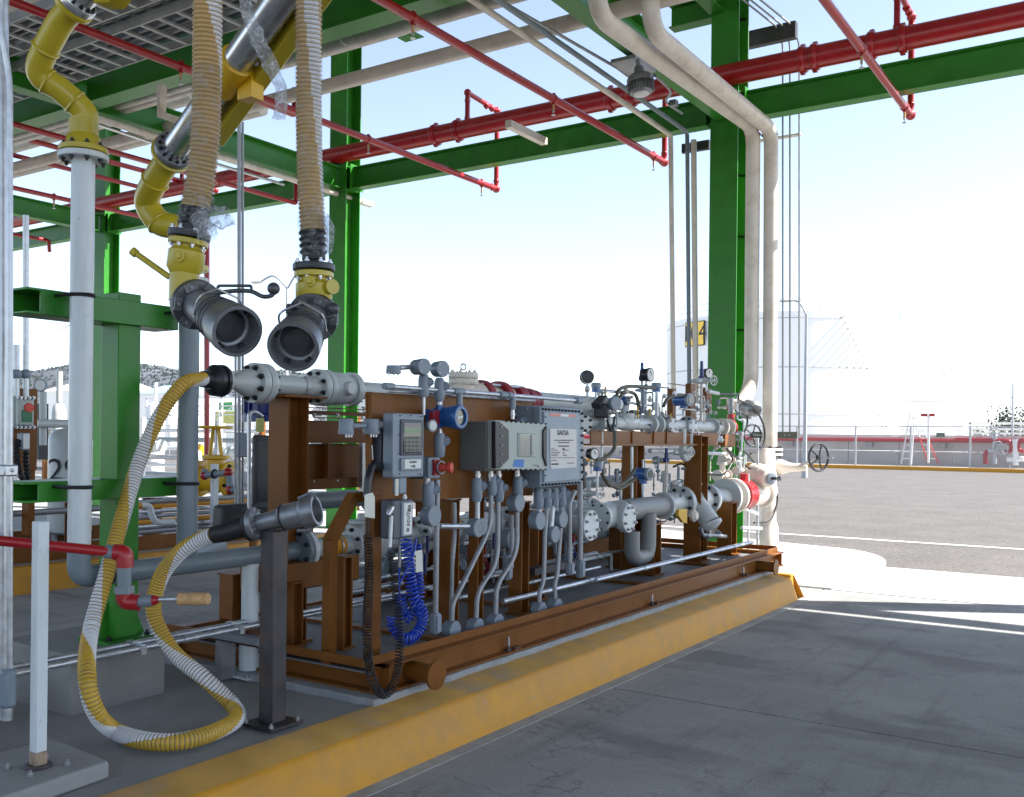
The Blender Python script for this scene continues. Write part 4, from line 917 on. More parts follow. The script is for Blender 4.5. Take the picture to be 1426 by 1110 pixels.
# riser 2 and loading arm 2
t = thing('loading_riser', 'dark grey riser pipe to the right of the green pedestal', 'pipe', (HX, y2r, .6)); zt2 = at(262, 392, x=HX).z
MB().tube([(HX, y2r, zt2), (HX, y2r, ZL + .1), (HX - .02, y2r + .02, ZL + .02), (HX - .35, y2r + .5, ZL + .02)], r1, 20, rad=.12).build('riser_pipe', GREYP, t)
for z in (at(262, 436, x=HX).z, at(262, 673, x=HX).z):
    MB().tube([(-4.37, y2r - r1 - .012, z), (HX, y2r - r1 - .012, z), (HX + r1 + .012, y2r - .02, z), (HX + r1 + .012, y2r + .02, z), (HX, y2r + r1 + .012, z), (-4.37, y2r + r1 + .012, z)], .009, 8, rad=.04).build('u_bolt', BLACK, t)
flange(t, (HX, y2r, zt2 + .02), -Z, r1 * 1.8, .03, 8, VALVE, .013)
a = thing('loading_boom', 'yellow swivel elbow and long aluminium pipe rising behind the left hose', 'loading boom', (HX, y2r, zt2)); d2 = depth((HX, y2r, 2))
flange(a, (HX, y2r, zt2 + .055), Z, r1 * 1.8, .03, 8, YELL, .013)
rB = m((HX, y2r, 2), 17); k_ = d2 - .1
P = [V((HX, y2r, zt2 + .08)), pd(262, 345, d2), pd(246, 318, k_), pd(222, 310, k_), pd(205, 282, k_), pd(216, 252, k_ - .1), pd(238, 216, k_ - .2)]
MB().tube(smooth_path(P, 8), rB, 20).build('elbow_pipe', YELL, a)
s_ = smooth_path(P, 8)
for i in (2, 3, 5): MB().torus(s_[i * 8], s_[i * 8 + 1] - s_[i * 8], rB, .008, 24, 6).build('weld_seam', YELL, a)
q = P[-1]; e = pd(408, -24, k_ - 1.2); s = (e - q).normalized()
MB().lathe(q, s, [(0, rB * 1.55), (.02, rB * 1.6), (.03, rB * 1.3)], 24).build('flange', YELL, a); flange(a, q + s * .03, s, rB * 1.5, .035, 14, CAST, .009)
MB().tube([q + s * .05, e + s * .5], rB * 1.02, 24).build('pipe', ALU, a)
b0 = pd(300, 190, k_ - .35); b1 = pd(455, -25, k_ - 1.2); bs = (b1 - b0); u_, w_, _ = basis(bs)
MB().prism([b0 + u_ * .035 * c1 + w_ * .05 * c2 for c1, c2 in ((-1, -1), (1, -1), (1, 1), (-1, 1))], bs * 1.2).build('spring_beam', YELL, a, bev=.006)
cl = q + s * ((pd(333, 92, k_ - .7) - q).length); u_, w_, _ = basis(s)
MB().lathe(cl - s * .11, s, [(0, rB * 1.1), (.005, rB * 1.22), (.2, rB * 1.22), (.205, rB * 1.1)], 20).build('clamp', YELV, a)
fr = pd(333, 92, k_ - .9) - pd(333, 92, k_); fr.normalize()
for c1 in (-.07, .07):
    sdd = sd * 1.0
    MB().box(cl + s * c1 * .2 + sd * rB * 1.5 - Z * rB * .6, (.09, .07, .16)).build('clamp_lug', YELV, a) if c1 < 0 else None
    for sg_ in (-1, 1): bolt(a, cl + s * c1 - fr * (-1) * rB * .0 + (sd * (rB * 1.28) * sg_), fr, .015, BOLTZ)
# valves and couplers hung from the hoses
def hose(nm, label, pts, r, pitch, cols, spiral, group=None, film=None, n=16, width=.5):
    t = thing(nm, label, 'hose', pts[0], group)
    P = resample(smooth_path(pts, 10), pitch / 4)
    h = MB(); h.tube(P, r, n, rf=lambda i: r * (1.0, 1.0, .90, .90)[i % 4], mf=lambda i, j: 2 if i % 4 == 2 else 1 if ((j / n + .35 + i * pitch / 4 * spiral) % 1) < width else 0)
    h.build('hose_body', cols + [GROOVE_SHADE if cols[0] is HYEL else mat('tan hose groove painted shade', (.34, .23, .11), .7, var=.1)], t); return t, P  # third slot paints the shade of the grooves between ribs
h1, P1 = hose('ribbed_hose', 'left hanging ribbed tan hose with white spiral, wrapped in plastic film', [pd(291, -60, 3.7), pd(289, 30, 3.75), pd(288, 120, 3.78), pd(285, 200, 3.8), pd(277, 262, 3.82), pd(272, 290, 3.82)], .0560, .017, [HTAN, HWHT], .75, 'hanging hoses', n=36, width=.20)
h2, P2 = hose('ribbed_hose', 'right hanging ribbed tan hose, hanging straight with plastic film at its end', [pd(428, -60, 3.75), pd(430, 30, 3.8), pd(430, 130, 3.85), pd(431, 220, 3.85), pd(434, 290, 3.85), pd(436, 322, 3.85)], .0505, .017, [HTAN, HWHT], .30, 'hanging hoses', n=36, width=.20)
for h, a_, b_, r in ((h1, pd(273, 286, 3.82), pd(267, 322, 3.82), .050), (h2, pd(435, 318, 3.85), pd(437, 362, 3.85), .046)):
    MB().tube([a_, b_], r, 18).build('black_cuff', BLACK, h)
    for k_ in range(4): q = V(a_).lerp(V(b_), .15 + .2 * k_); MB().torus(q, V(b_) - V(a_), r + .003, .006, 20, 6).build('band', BLACK, h)
def filmtube(P, r, seed, amp=.18, n=22):
    rnd = random.Random(seed); ph = [rnd.uniform(0, 6.28) for _ in range(6)]
    b = MB(); b.tube(P, r, n, cap=False); 
    c = len(P)
    for i in range(c):
        for j in range(n):
            k_ = i * n + j; ctr = P[i]; dv = b.v[k_] - ctr
            f = 1 + amp * (.5 * sin(j * 1.3 + ph[0] + i * .35) + .35 * sin(j * 2.9 + i * .8 + ph[1]) + rnd.uniform(-.35, .35)); b.v[k_] = ctr + dv * f
    return b
def sub(P, a, b): k_ = len(P); return P[int(k_ * a):int(k_ * b):3]
filmtube(sub(P1, .42, 1), .0585, 1, .05).build('plastic_film', FILM, h1)
filmtube([pd(275, 270, 3.82), pd(272, 285, 3.82), pd(270, 300, 3.8), pd(268, 315, 3.8), pd(266, 326, 3.8)], .062, 2, .12).build('plastic_film', FILM, h1)
filmtube([pd(280, 300, 3.78), pd(292, 305, 3.74), pd(303, 300, 3.72), pd(314, 306, 3.7), pd(322, 302, 3.7)], .034, 3, .65, 14).build('plastic_flap', FLAP, h1)
filmtube([pd(275, 300, 3.75), pd(286, 315, 3.72), pd(293, 330, 3.7)], .03, 5, .6, 12).build('plastic_flap', FLAP, h1)
filmtube(sub(P2, .0, 1), .0525, 4, .035).build('plastic_film', FILM, h2)
filmtube([pd(435, 300, 3.85), pd(436, 320, 3.83), pd(437, 340, 3.83), pd(438, 358, 3.83)], .056, 6, .12).build('plastic_film', FILM, h2)
filmtube([pd(452, 300, 3.8), pd(460, 318, 3.8), pd(459, 340, 3.8), pd(455, 352, 3.8)], .020, 7, .7, 10).build('plastic_flap', FLAP, h2)
t = tag(filmtube(smooth_path([pd(335, -20, 3.5), pd(345, 20, 3.5), pd(362, 60, 3.5), pd(380, 95, 3.5), pd(392, 130, 3.5), pd(388, 165, 3.5)], 5), .022, 11, .5, 12).build('plastic_strip', FLAP), 'loose strip of clear plastic hanging between the two hoses', 'plastic strip')
def coupler(label, F, R_, dF, dR, rp, lever, seed):
    f = pd(*F, dF); r = pd(*R_, dR); ax = (f - r).normalized(); L = (f - r).length; t = thing('loading_coupler', label, 'hose coupler', r, 'dry break couplers')
    q = m(f, 1); u, w, _ = basis(ax)
    if w.z < 0: w = -w
    MB().lathe(r - ax * .05, ax, [(0, q * 26), (.01, q * 34), (.03, q * 35), (.034, q * 33)], 32).build('swivel_flange', CAST, t)
    MB().lathe(r - ax * .005, ax, [(0, q * 33), (.006, q * 38), (.03, q * 38), (.036, q * 34), (.036, q * 26)], 36).build('collar', CASTD, t)
    for i in range(6):
        a = 2 * pi * i / 6; e = u * cos(a) + w * sin(a); MB().box(r + ax * .034 + e * q * 31, (.05, .03, .006), Matrix((ax.cross(e), e, ax)).transposed()).build('collar_window', CAST, t)
        bolt(t, r + ax * .037 + e * q * 31, ax, .006, BOLTZ)
    MB().lathe(r + ax * .03, ax, [(0, q * 24), (L * .15, q * 25), (L * .3, q * 24), (L * .32, q * 27), (L * .42, q * 27.5)], 32).build('body', CAST, t)
    B = .45 * L
    MB().lathe(r + ax * B, ax, [(0, q * 27), (L * .08, q * 30), (L * .2, q * 31), (L * .22, q * 33), (L * .30, q * 33), (L * .32, q * 34.5), (L * .42, q * 35), (L * .44, q * 36.5), (L * .55, q * 36.5), (L * .55, q * 31.5), (L * .47, q * 30.5), (L * .36, q * 29), (L * .35, q * 25), (L * .32, q * 24.5)], 40, cap=False).build('front_ring', CAST, t)
    MB().lathe(r + ax * (B + L * .28), ax, [(0, q * 25), (L * .05, q * 24.5), (L * .055, q * 19), (L * .07, q * 18.5), (L * .075, q * .1)], 32).build('poppet_face', CASTD, t)
    for i in range(3): MB().torus(r + ax * (B + L * (.05 + .09 * i)), ax, q * (30.5 + 1.3 * i), .0025, 36, 6).build('ring_groove', CASTD, t)
    for i, a in enumerate((.9, 2.6, 4.2, 5.3)):
        e = u * cos(a) + w * sin(a); MB().box(r + ax * (B + L * .45) + e * q * 29, (.022, .018, .02), Matrix((ax.cross(e), e, ax)).transposed()).build('lug', BLACKP, t, bev=.002)
    # bail wire and lever
    s0 = r + ax * (B + .02) - u * q * 33; s1 = r + ax * (B + .02) + u * q * 33; top = w * q * 40
    MB().tube([s0, s0 + top * .75 + ax * .02, r + ax * (B - .01) + top + (s0 - r).normalized() * .01, r + ax * (B - .01) + top - (s0 - r).normalized() * .0, s1 + top * .75 + ax * .02, s1], .0042, 8, rad=.03).build('bail_wire', BOLTZ, t)
    lp = [pd(a, b, c) for a, b, c in lever]; u2 = (lp[1] - lp[0]).normalized()
    MB().tube(smooth_path(lp, 5), .0085, 10).build('lever', CASTD, t); MB().ball(lp[-1], .024, 14, 10).build('lever_knob', CASTD, t)
    MB().tube([lp[0] - Z * .0, lp[0] + Z * .028, lp[2] + Z * .022, lp[2]], .006, 8, rad=.012).build('lever_grip', CASTD, t)
    return t
coupler('larger looking dark metal coupler hanging under the left hose, mouth facing the camera', (331, 462), (272, 423), 3.54, 3.84, 36, [(303, 408, 3.78), (328, 405, 3.74), (350, 406, 3.72), (366, 413, 3.70), (379, 411, 3.7), (381, 402, 3.7)], 1)
coupler('dark metal coupler hanging under the right hose, mouth turned down to the left', (408, 484), (437, 440), 3.54, 3.85, 35, [(400, 434, 3.76), (412, 436, 3.74), (430, 439, 3.74), (448, 441, 3.74), (462, 441, 3.74), (464, 430, 3.74)], 2)
def bvalve(label, top, body, bot, d, stub):
    a, b, c = pd(*top, d), pd(*body, d), pd(*bot, d); q = m(a, 1); ax = (b - a).normalized(); t = thing('butterfly_valve', label, 'valve', b, 'yellow valves under the hanging hoses')
    f = flange(t, a - ax * .005, ax, q * 29, .026, 0, BLACKP); bolts(f, a - ax * .005, -ax, q * 24, 8, .010, BOLTZ)
    f = flange(t, a + ax * .026, ax, q * 27, .022, 0, YELL); bolts(f, a + ax * .048, ax, q * 23, 8, .008, BOLTZ)
    MB().lathe(a + ax * .04, ax, [(0, q * 20), (.02, q * 19), (.035, q * 25), (.10, q * 25), (.12, q * 20), (.135, q * 18)], 24).build('valve_body', YELL, t, bev=0)
    MB().tube(smooth_path([a + ax * .16, c.lerp(a + ax * .16, .45), c], 6), q * 20, 20, rf=lambda i: q * (20 + .2 * i)).build('elbow', YELL, t)
    MB().lathe(b - fr2 * 0 + fr2 * q * -26, -fr2, [(0, .022), (.008, .022), (.01, .012), (.02, .010)], 14).build('stem_boss', YELL, t)
    return t
fr2 = V((sin(YAW) * -1, cos(YAW), 0))   # pointing away from the camera
t = bvalve('yellow valve under the left hose with a long handle pointing up left', (264, 325), (259, 362), (258, 418), 3.84, None)
MB().cyl(pd(236, 386, 3.84), pd(188, 352, 3.84), .012).build('handle', YELL, t); MB().cyl(pd(190, 354, 3.84), pd(184, 349, 3.84), .017).build('handle_cap', YELL, t)
t = bvalve('yellow valve under the right hose with a short stub on its right', (437, 370), (437, 396), (438, 435), 3.86, None)
MB().lathe(pd(452, 402, 3.86), pd(468, 398, 3.8) - pd(452, 402, 3.86), [(0, .018), (.03, .022), (.045, .03), (.06, .03)], 14).build('side_stub', YELL, t)
# yellow striped transfer hose looping on the island
d0 = depth((HX, yat(300), 2))
zf = ZI + .042
def gp(px, py, zz=None): return at(px, py, z=zz if zz is not None else zf)
HP = [pd(289, 528, d0 - .05), pd(274, 529, d0 - .16), pd(254, 536, d0 - .26), pd(225, 574, d0 - .32), pd(195, 640, d0 - .35), pd(172, 715, d0 - .5), pd(148, 800, d0 - .66), pd(126, 880, d0 - .8), pd(121, 940, 4.12), pd(133, 990, 4.10), gp(160, 1018), gp(205, 1032), gp(255, 1032), gp(302, 1018), gp(330, 1000), gp(322, 980, zf + .03), pd(285, 945, 4.60), pd(245, 912, 4.66), pd(220, 872, 4.68), pd(214, 840, 4.68), pd(226, 800, 4.64), pd(252, 768, 4.58), pd(280, 751, 4.55), pd(297, 745, 4.52)]
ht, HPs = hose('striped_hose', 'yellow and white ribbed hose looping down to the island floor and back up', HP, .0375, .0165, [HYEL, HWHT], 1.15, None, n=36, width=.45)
c0 = thing('hose_end', 'black hose end with flange joined to the top header cone', 'hose end', pd(300, 528, d0))
MB().tube([pd(282, 528, d0 - .09), (HX, yat(300), ZTp)], .045, 18).build('sleeve', BLACK, c0); MB().lathe((HX, yat(290), ZTp), Y, [(0, .05), (.015, .06), (.03, .085), (.055, .086), (.056, .078), (.07, .078), (.071, .088), (.09, .088)], 28).build('black_flange', BLACKP, c0)
bolts(c0, (HX, yat(290) + .07, ZTp), -Y, .07, 8, .011)
# steel post with the camlock coupling
sp_ = at(379, 1008, z=ZI); dS = depth(sp_); zs = at(379, 738, d=dS).z
st = thing('steel_post', 'bare dark steel post on a bolted base plate, front of the skid corner', 'post', sp_)
MB().bb((sp_.x - .045, sp_.y - .045, ZI + .012), (sp_.x + .045, sp_.y + .045, zs)).build('post', STEEL, st, bev=.006)
MB().bb((sp_.x - .1, sp_.y - .1, ZI), (sp_.x + .1, sp_.y + .1, ZI + .012)).build('base_plate', STEEL, st)
for i in (-1, 1):
    for j in (-1, 1): bolt(st, (sp_.x + i * .082, sp_.y + j * .082, ZI + .012), Z, .012, BOLTZ)
cm = thing('camlock_coupling', 'cast metal camlock coupling resting on the bare steel post', 'hose coupler', at(385, 725, d=dS))
a0, a1 = at(352, 730, d=dS), at(436, 712, d=dS - .05); ax = (a1 - a0).normalized(); L = (a1 - a0).length; q = m(a0, .88)
MB().lathe(a0 - ax * .012, ax, [(0, q * 25), (.012, q * 26), (.03, q * 26), (.034, q * 24)], 26).build('flange', CAST, cm); bolts(cm, a0 + ax * .022, ax, q * 21, 8, .008, BOLTZ)
MB().lathe(a0 - ax * .024, ax, [(0, q * 26), (.012, q * 27)], 26).build('gasket', BLACK, cm)
MB().lathe(a0 + ax * .02, ax, [(0, q * 13), (L * .38, q * 15), (L * .42, q * 19), (L * .45, q * 20), (L * .75, q * 21), (L * .78, q * 24), (L * .82, q * 24.5)], 28).build('body', CAST, cm)
MB().lathe(a0 + ax * (.02 + L * .8), ax, [(0, q * 22), (.0, q * 24), (L * .2, q * 24.5), (L * .2, q * 19), (L * .02, q * 18), (L * .0, q * .1)], 28, cap=False).build('mouth_ring', CAST, cm)
MB().torus(a0 + ax * (.02 + L * .45), ax, q * 20.5, .004, 28, 6).build('groove', BLACK, cm)
for s in (-1, 1): MB().tube([a0 + ax * (L * .75) + Z * s * q * 25, a0 + ax * (L * .95) + Z * s * q * 29, a0 + ax * (L * 1.05) + Z * s * q * 21], .008, 8).build('cam_lever', CAST, cm)
MB().tube([HP[-1], pd(312, 742, 4.51), at(345, 731, d=dS)], .042, 18, rf=lambda i: (.040, .044, .055)[i]).build('rubber_sleeve', BLACK, cm)
# white support column under the grey run pipe
wx, wy = HX, yat(348, 860); w_ = thing('pipe_support', 'white round pipe support with rusty collar under the grey run pipe', 'pipe support', (wx, wy, ZI))
MB().cyl((wx, wy, at(348, 868, x=HX).z), (wx, wy, ZL - r1 + .01), .048, n=20).build('upper_tube', WHITE, w_); MB().cyl((wx, wy, ZI + .012), (wx, wy, at(348, 884, x=HX).z), .058, n=20).build('lower_tube', WHITE, w_)
MB().cyl((wx, wy, at(348, 884, x=HX).z), (wx, wy, at(348, 866, x=HX).z), .063, n=20).build('rusty_collar', MATS['rust weld'], w_)
MB().box((wx, wy, ZI + .006), (.22, .22, .012)).build('base_plate', WHITE, w_)
for i in (-1, 1):
    for j in (-1, 1): bolt(w_, (wx + i * .09, wy + j * .09, ZI + .012), Z, .011, BOLTZ)
# white square post on its pad, red wash-down fitting
wp = at(53, 1068, z=ZI + .06); dw_ = depth(wp); zq = at(54, 726, d=dw_).z
tag(MB().prism([(wp.x - .30, wp.y - .26, ZI - .01), (wp.x + .20, wp.y - .30, ZI - .01), (wp.x + .16, wp.y + .20, ZI - .01), (wp.x - .30, wp.y + .24, ZI - .01)], (0, 0, .07)).build('concrete_pad', CONC, bev=.012), 'small raised concrete pad under the white post at bottom left', 'concrete pad')
t = thing('white_post', 'white square tube post at lower left with rusty foot and four bolts', 'post', wp)
MB().bb((wp.x - .023, wp.y - .023, wp.z + .06), (wp.x + .023, wp.y + .023, zq)).build('post', WHITE, t, bev=.004)
MB().bb((wp.x - .023, wp.y - .023, wp.z), (wp.x + .023, wp.y + .023, wp.z + .06)).build('rusty_foot', mat('rusty white foot', (.35, .26, .18), .8, var=.2, dirt=(.08, .035, .015), dirt_amt=.9, dirt_scale=20), t)
MB().torus((wp.x, wp.y, wp.z + .003), Z, .04, .012, 16, 6).build('weld', STEEL, t)
for i in (-1, 1):
    for j in (-1, 1): bolt(t, (wp.x + i * .075, wp.y + j * .075, wp.z), Z, .012, BOLTZ)
rd = dw_ + .07
t = thing('red_water_fitting', 'red water pipe from the left edge with elbow and cork plugged outlet', 'pipe', pd(170, 770, rd))
rr_ = m(pd(100, 760, rd), 7.2)
MB().tube([pd(-60, 747, rd - .1), pd(168, 770, rd)], rr_, 16).build('pipe', RED, t)
MB().cyl(pd(148, 768, rd), pd(163, 770, rd), rr_ * 1.35, n=16).build('bare_collar', GREYP, t)
MB().tube(fillet([pd(160, 769, rd), pd(174, 770, rd), pd(174, 790, rd)], .05, 6), rr_ * 1.6, 16).build('elbow', RED, t)
MB().cyl(pd(174, 786, rd), pd(173, 820, rd), rr_ * 1.3, n=16).build('grey_nipple', GREYP, t)
MB().cyl(pd(173, 816, rd), pd(173, 826, rd), rr_ * 1.9, n=6).build('grey_nut', GREYP, t)
MB().tube(fillet([pd(173, 822, rd), pd(173, 838, rd), pd(194, 839, rd)], .05, 6), rr_ * 1.6, 16).build('lower_elbow', RED, t)
MB().cyl(pd(190, 838, rd), pd(213, 836, rd), rr_ * 1.15, n=14).build('grey_pipe', GREYP, t); MB().cyl(pd(213, 836, rd), pd(223, 835, rd), rr_ * 1.1, rr_ * .5, n=14).build('red_reducer', RED, t)
MB().cyl(pd(222, 835, rd), pd(250, 834, rd), rr_ * .55, n=12).build('bare_nipple', GALV, t)
MB().lathe(pd(248, 834, rd), pd(290, 834, rd) - pd(248, 834, rd), [(0, .02), (.005, .026), (.04, .022), (.06, .026), (.118, .024), (.124, .018)], 14).build('cork_plug', FILTC, t)
# floor conduits on strut, left edge poles
for j, (pa, w__) in enumerate((((20, 938), 10), ((60, 921), 9))):
    p = at(*pa, x=-4.17 - .07 * j); t = thing('floor_conduit', ['front galvanised conduit running low from the left edge to the skid', 'rear galvanised conduit running low beside the front one to the skid'][j], 'conduit', p, 'conduits running low along the island')
    MB().tube([(p.x, at(14, 940, x=p.x).y - .0 * j, p.z), (p.x, 4.9, p.z)], .017, 12).build('pipe', GALV, t)
    for yy in (3.0, 3.62): MB().box((p.x, yy, p.z - .005), (.05, .03, .045)).build('strap', GALV, t); MB().cyl((p.x, yy + .25, p.z), (p.x, yy + .33, p.z), .021, n=12).build('conduit_joint', GALV, t)
t = thing('strut_channel', 'short grey strut channel sticking out under the low conduits', 'strut', at(255, 912, x=-4.1)); zz = at(255, 905, x=-4.1).z
b = MB(); b.bb((-4.5, 3.60, zz - .045), (-4.0, 3.605, zz)); b.bb((-4.5, 3.645, zz - .045), (-4.0, 3.65, zz)); b.bb((-4.5, 3.60, zz - .045), (-4.0, 3.65, zz - .04)); b.build('channel', GALVD, t)
MB().bb((-4.32, 3.58, ZI), (-4.26, 3.67, zz - .045)).build('foot', GALVD, t)
dP = 4.0
t = thing('conduit_pole', 'tall galvanised conduit pair running full height at the left edge', 'conduit', at(4, 975, d=dP))
MB().tube([pd(1, -40, dP), pd(1, 1000, dP)], m(pd(1, 500, dP), 10.5), 14).build('pipe', GALV, t)
MB().tube([pd(0, -40, dP - .08), pd(1, 40, dP - .08), pd(14, 110, dP - .05), pd(14, 950, dP - .05)], m(pd(1, 500, dP), 4.0), 12, rad=.08).build('conduit', GALV, t)
MB().box(pd(9, 655, dP - .05), (.075, .06, .045)).build('clamp', GALV, t, bev=.006); bolt(t, pd(17, 655, dP - .1), -fr2, .01, BOLTZ)
t = thing('conduit_outlet_box', 'grey conduit access fitting at the foot of the left edge pole', 'conduit fitting', pd(11, 960, dP - .08))
a_ = pd(11, 932, dP - .08); b_ = pd(10, 985, dP - .08); MB().box((a_ + b_) / 2, (.055, .055, (a_ - b_).length)).build('body', BOXG, t, bev=.014)
MB().box((a_ + b_) / 2 - fr2 * .03, (.036, .012, (a_ - b_).length * .85), Matrix.Rotation(YAW, 3, 'Z')).build('cover', BOXG, t, bev=.006)
MB().cyl(b_, b_ - Z * .05, .022).build('nipple', GALV, t)
# ================================================================ METERING SKID
ZR0, ZR1 = ZI + .03, ZI + .175
XF, XBK, YA, YB = -3.27, -5.0, 3.76, 10.15
sk = thing('metering_skid', 'brown painted steel skid base with posts, panels and rails on the island', 'skid', (-4.1, 7, ZR0))
def chan(a, b, out, nm='rail'):
    """channel from a to b (bottom outer edge), web on the outer side, flanges pointing out"""
    a, b, out = V(a), V(b), V(out); h = ZR1 - ZR0; d = b - a; q = MB()
    q.prism([a - out * .075, a - out * .063, a - out * .063 + Z * h, a - out * .075 + Z * h], d)
    q.prism([a - out * .0635, a, a + Z * .011, a - out * .0635 + Z * .011], d)
    q.prism([a - out * .0635 + Z * (h - .011), a + Z * (h - .011), a + Z * h, a - out * .0635 + Z * h], d)
    return q.build(nm, BROWN, sk, bev=.002)
chan((XF, YA, ZR0), (XF, YB, ZR0), X); chan((XF, YA - .001, ZR0), (XBK, YA - .001, ZR0), -Y); chan((XBK, YA, ZR0), (XBK, YB, ZR0), -X); chan((XF, YB, ZR0), (XBK, YB, ZR0), Y)
for q, (a, b) in enumerate((((XF - .075, YA, ZR1), (XF - .065, YB, ZR1)),)): MB().bb(a, (b[0], b[1], ZR1 + .045)).build('toe_rail', BROWN, sk, bev=.002)
MB().bb((XBK + .1, YA - .062, ZR1 + .0), (XF - .07, YA - .052, ZR1 + .045)).build('toe_rail', BROWN, sk, bev=.002)
MB().bb((XF - .09, YB + .03, ZR1), (XBK, YB + .04, ZR1 + .05)).build('toe_rail', BROWN, sk, bev=.002)
MB().bb((XBK + .08, YA + .01, ZR1 - .05), (XF - .078, YB - .01, ZR1 - .04)).build('deck_plate', DECK, sk)
for yy in (YA + .8, 5.8, 7.3, 8.8): MB().bb((XBK + .08, yy, ZR1 - .04), (XF - .08, yy + .07, ZR1 - .02)).build('cross_member', BROWN, sk)
for px, py in ((607, 940), (1080, 790)):
    p = at(px, py, x=XF + .12); MB().cyl((XF - .06, p.y, p.z), (XF + .115, p.y, p.z), .052, n=20).build('lifting_lug', BROWN, sk); MB().cyl((XF + .115, p.y, p.z), (XF + .13, p.y, p.z), .078, n=28).build('lug_disc', BROWN, sk)
for px, py in ((708, 898), (908, 838), (1035, 803)):
    p = at(px, py, x=XF - .03); MB().cyl((XF - .03, p.y, ZR0), (XF - .03, p.y, ZR0 + .10), .009, n=10).build('anchor_bolt', BOLTZ, sk); bolt(sk, (XF - .03, p.y, ZR0 + .012), Z, .018, STEEL); MB().box((XF - .02, p.y + .07, ZR0 + .02), (.03, .06, .02)).build('shim', MATS['rust weld'], sk)
ZD = ZR1 - .04
def post(px, ybase, wpx, ytop, x=None, nm='post', dz=0):
    p = at(px, ybase, z=ZD) if x is None else V((x, at(px, ybase, x=x).y, ZD)); w = m(p, wpx) / .95; t_ = at(px, ytop, d=depth(p)).z
    MB().hbeam((p.x, p.y, ZD), (p.x, p.y, t_), w, w, .012, up=Y).build(nm, BROWN, sk, bev=.002)
    MB().box((p.x, p.y, t_ + .006), (w * 1.15, w * 1.15, .012)).build('cap_plate', BROWN, sk)
    MB().box((p.x, p.y, ZD + .008), (w * 1.3, w * 1.3, .014)).build('foot_plate', BROWN, sk); return p, t_
post(325, 868, 26, 800); post(407, 900, 20, 812); post(477, 903, 18, 776); post(624, 880, 20, 697); post(662, 872, 15, 690)
post(722, 855, 20, 700); post(745, 835, 20, 712); post(880, 800, 22, 606, x=-3.95); post(968, 778, 24, 608, x=-3.85); post(1012, 772, 20, 700); post(905, 800, 22, 730); post(860, 790, 18, 700); post(590, 860, 18, 700, x=-4.6); post(700, 830, 18, 640, x=-4.6); post(800, 800, 18, 640, x=-4.6)
p, t_ = post(399, 890, 37, 553, x=HX)
MB().bb((HX - .14, p.y - .16, ZTp - .075), (HX + .14, p.y + .18, ZTp - .062)).build('saddle', BROWN, sk, bev=.002)
# front instrument plate and its edge post
XP = -3.52
def poly_plate(pts, x, th, nm, mt_=BROWN, par=None, bev=.0): return MB().prism([at(a, b, x=x) for a, b in pts], (-th, 0, 0)).build(nm, mt_, par or sk, bev=bev)
poly_plate([(511, 546), (742, 559), (742, 690), (640, 694), (511, 700)], XP, .012, 'instrument_plate')
y_ = at(516, 740, x=XP).y
MB().bb((XP - .01, y_ - .035, ZD), (XP + .05, y_ + .035, at(516, 690, x=XP).z)).build('edge_post', BROWN, sk, bev=.003)
MB().bb((XP, y_ - .035, at(516, 690, x=XP).z), (XP + .03, y_ - .025, at(512, 546, x=XP).z)).build('edge_flange', BROWN, sk)
for px in (564, 613, 655): MB().bb((XP - .09, at(px, 620, x=XP).y, at(px, 690, x=XP).z), (XP - .012, at(px, 620, x=XP).y + .06, at(px, 560, x=XP).z)).build('stiffener', BROWN, sk)
P = [at(506, 691, x=-3.64), at(491, 693, x=-3.66), at(460, 752, x=-3.68), at(458, 900, x=-3.68)]; P[3].z = ZD
for a, b in zip(P, P[1:]):
    d = (b - a); u_ = X; w_ = d.normalized().cross(X); MB().prism([a + u_ * .03 * c1 + w_ * .028 * c2 for c1, c2 in ((-1, -1), (1, -1), (1, 1), (-1, 1))], d + d.normalized() * .012).build('bent_brace', BROWN, sk, bev=.003)
# panels behind (upper left)
xq = -4.52
for (a, b, c, d_) in ((422, 585, 509, 615), (422, 618, 458, 668), (460, 618, 505, 668)): xbox((a, b), (c, d_), xq, .012, 'panel', BROWN, sk)
for (a, b, c, d_) in ((420, 566, 509, 571), (420, 580, 509, 584), (420, 614, 509, 617), (420, 668, 509, 678), (457, 617, 460, 669)): xbox((a, b), (c, d_), xq + .05, .06, 'panel_flange', BROWN, sk, bev=.002)
xbox((420, 571), (509, 580), xq + .0, .01, 'panel', BROWN, sk)
for px, py in ((436, 578), (468, 578), (434, 670), (467, 669)): bolt(sk, at(px, py, x=xq + .03), X, .013, BOLTZ)
xbox((505, 617), (508, 690), xq + .1, .03, 'light_strip', GALV, sk)
# cross beam under low header
xbox((375, 790), (500, 806), HX + .12, .24, 'header_beam', BROWN, sk, bev=.003)
# right hand rack: long beam with gussets, goal post frame
XRK = -3.85
xbox((823, 599), (1000, 619), XRK, .012, 'rack_beam', BROWN, sk, bev=.002); xbox((823, 618), (1000, 620.5), XRK + .06, .07, 'rack_beam_flange', BROWN, sk); xbox((1010, 605), (1024, 622), XRK, .1, 'rack_bracket', BROWN, sk)
for px in (881, 911, 929): xbox((px, 600), (px + .8, 619), XRK + .012, .012, 'gusset', BROWN, sk)
for (a, b, c, d_) in ((937, 534, 989, 541), (962, 534, 968, 600), (984, 541, 991, 575), (937, 541, 941, 600), (900, 536, 932, 541)): xbox((a, b), (c, d_), -4.0, .06, 'frame_bar', BROWN, sk, bev=.002)
xbox((880, 612), (1000, 618), -4.75, .1, 'rear_beam', BROWN, sk); xbox((640, 612), (800, 622), -4.75, .1, 'rear_beam', BROWN, sk); xbox((520, 800), (900, 770), -4.75, .08, 'rear_beam', BROWN, sk)
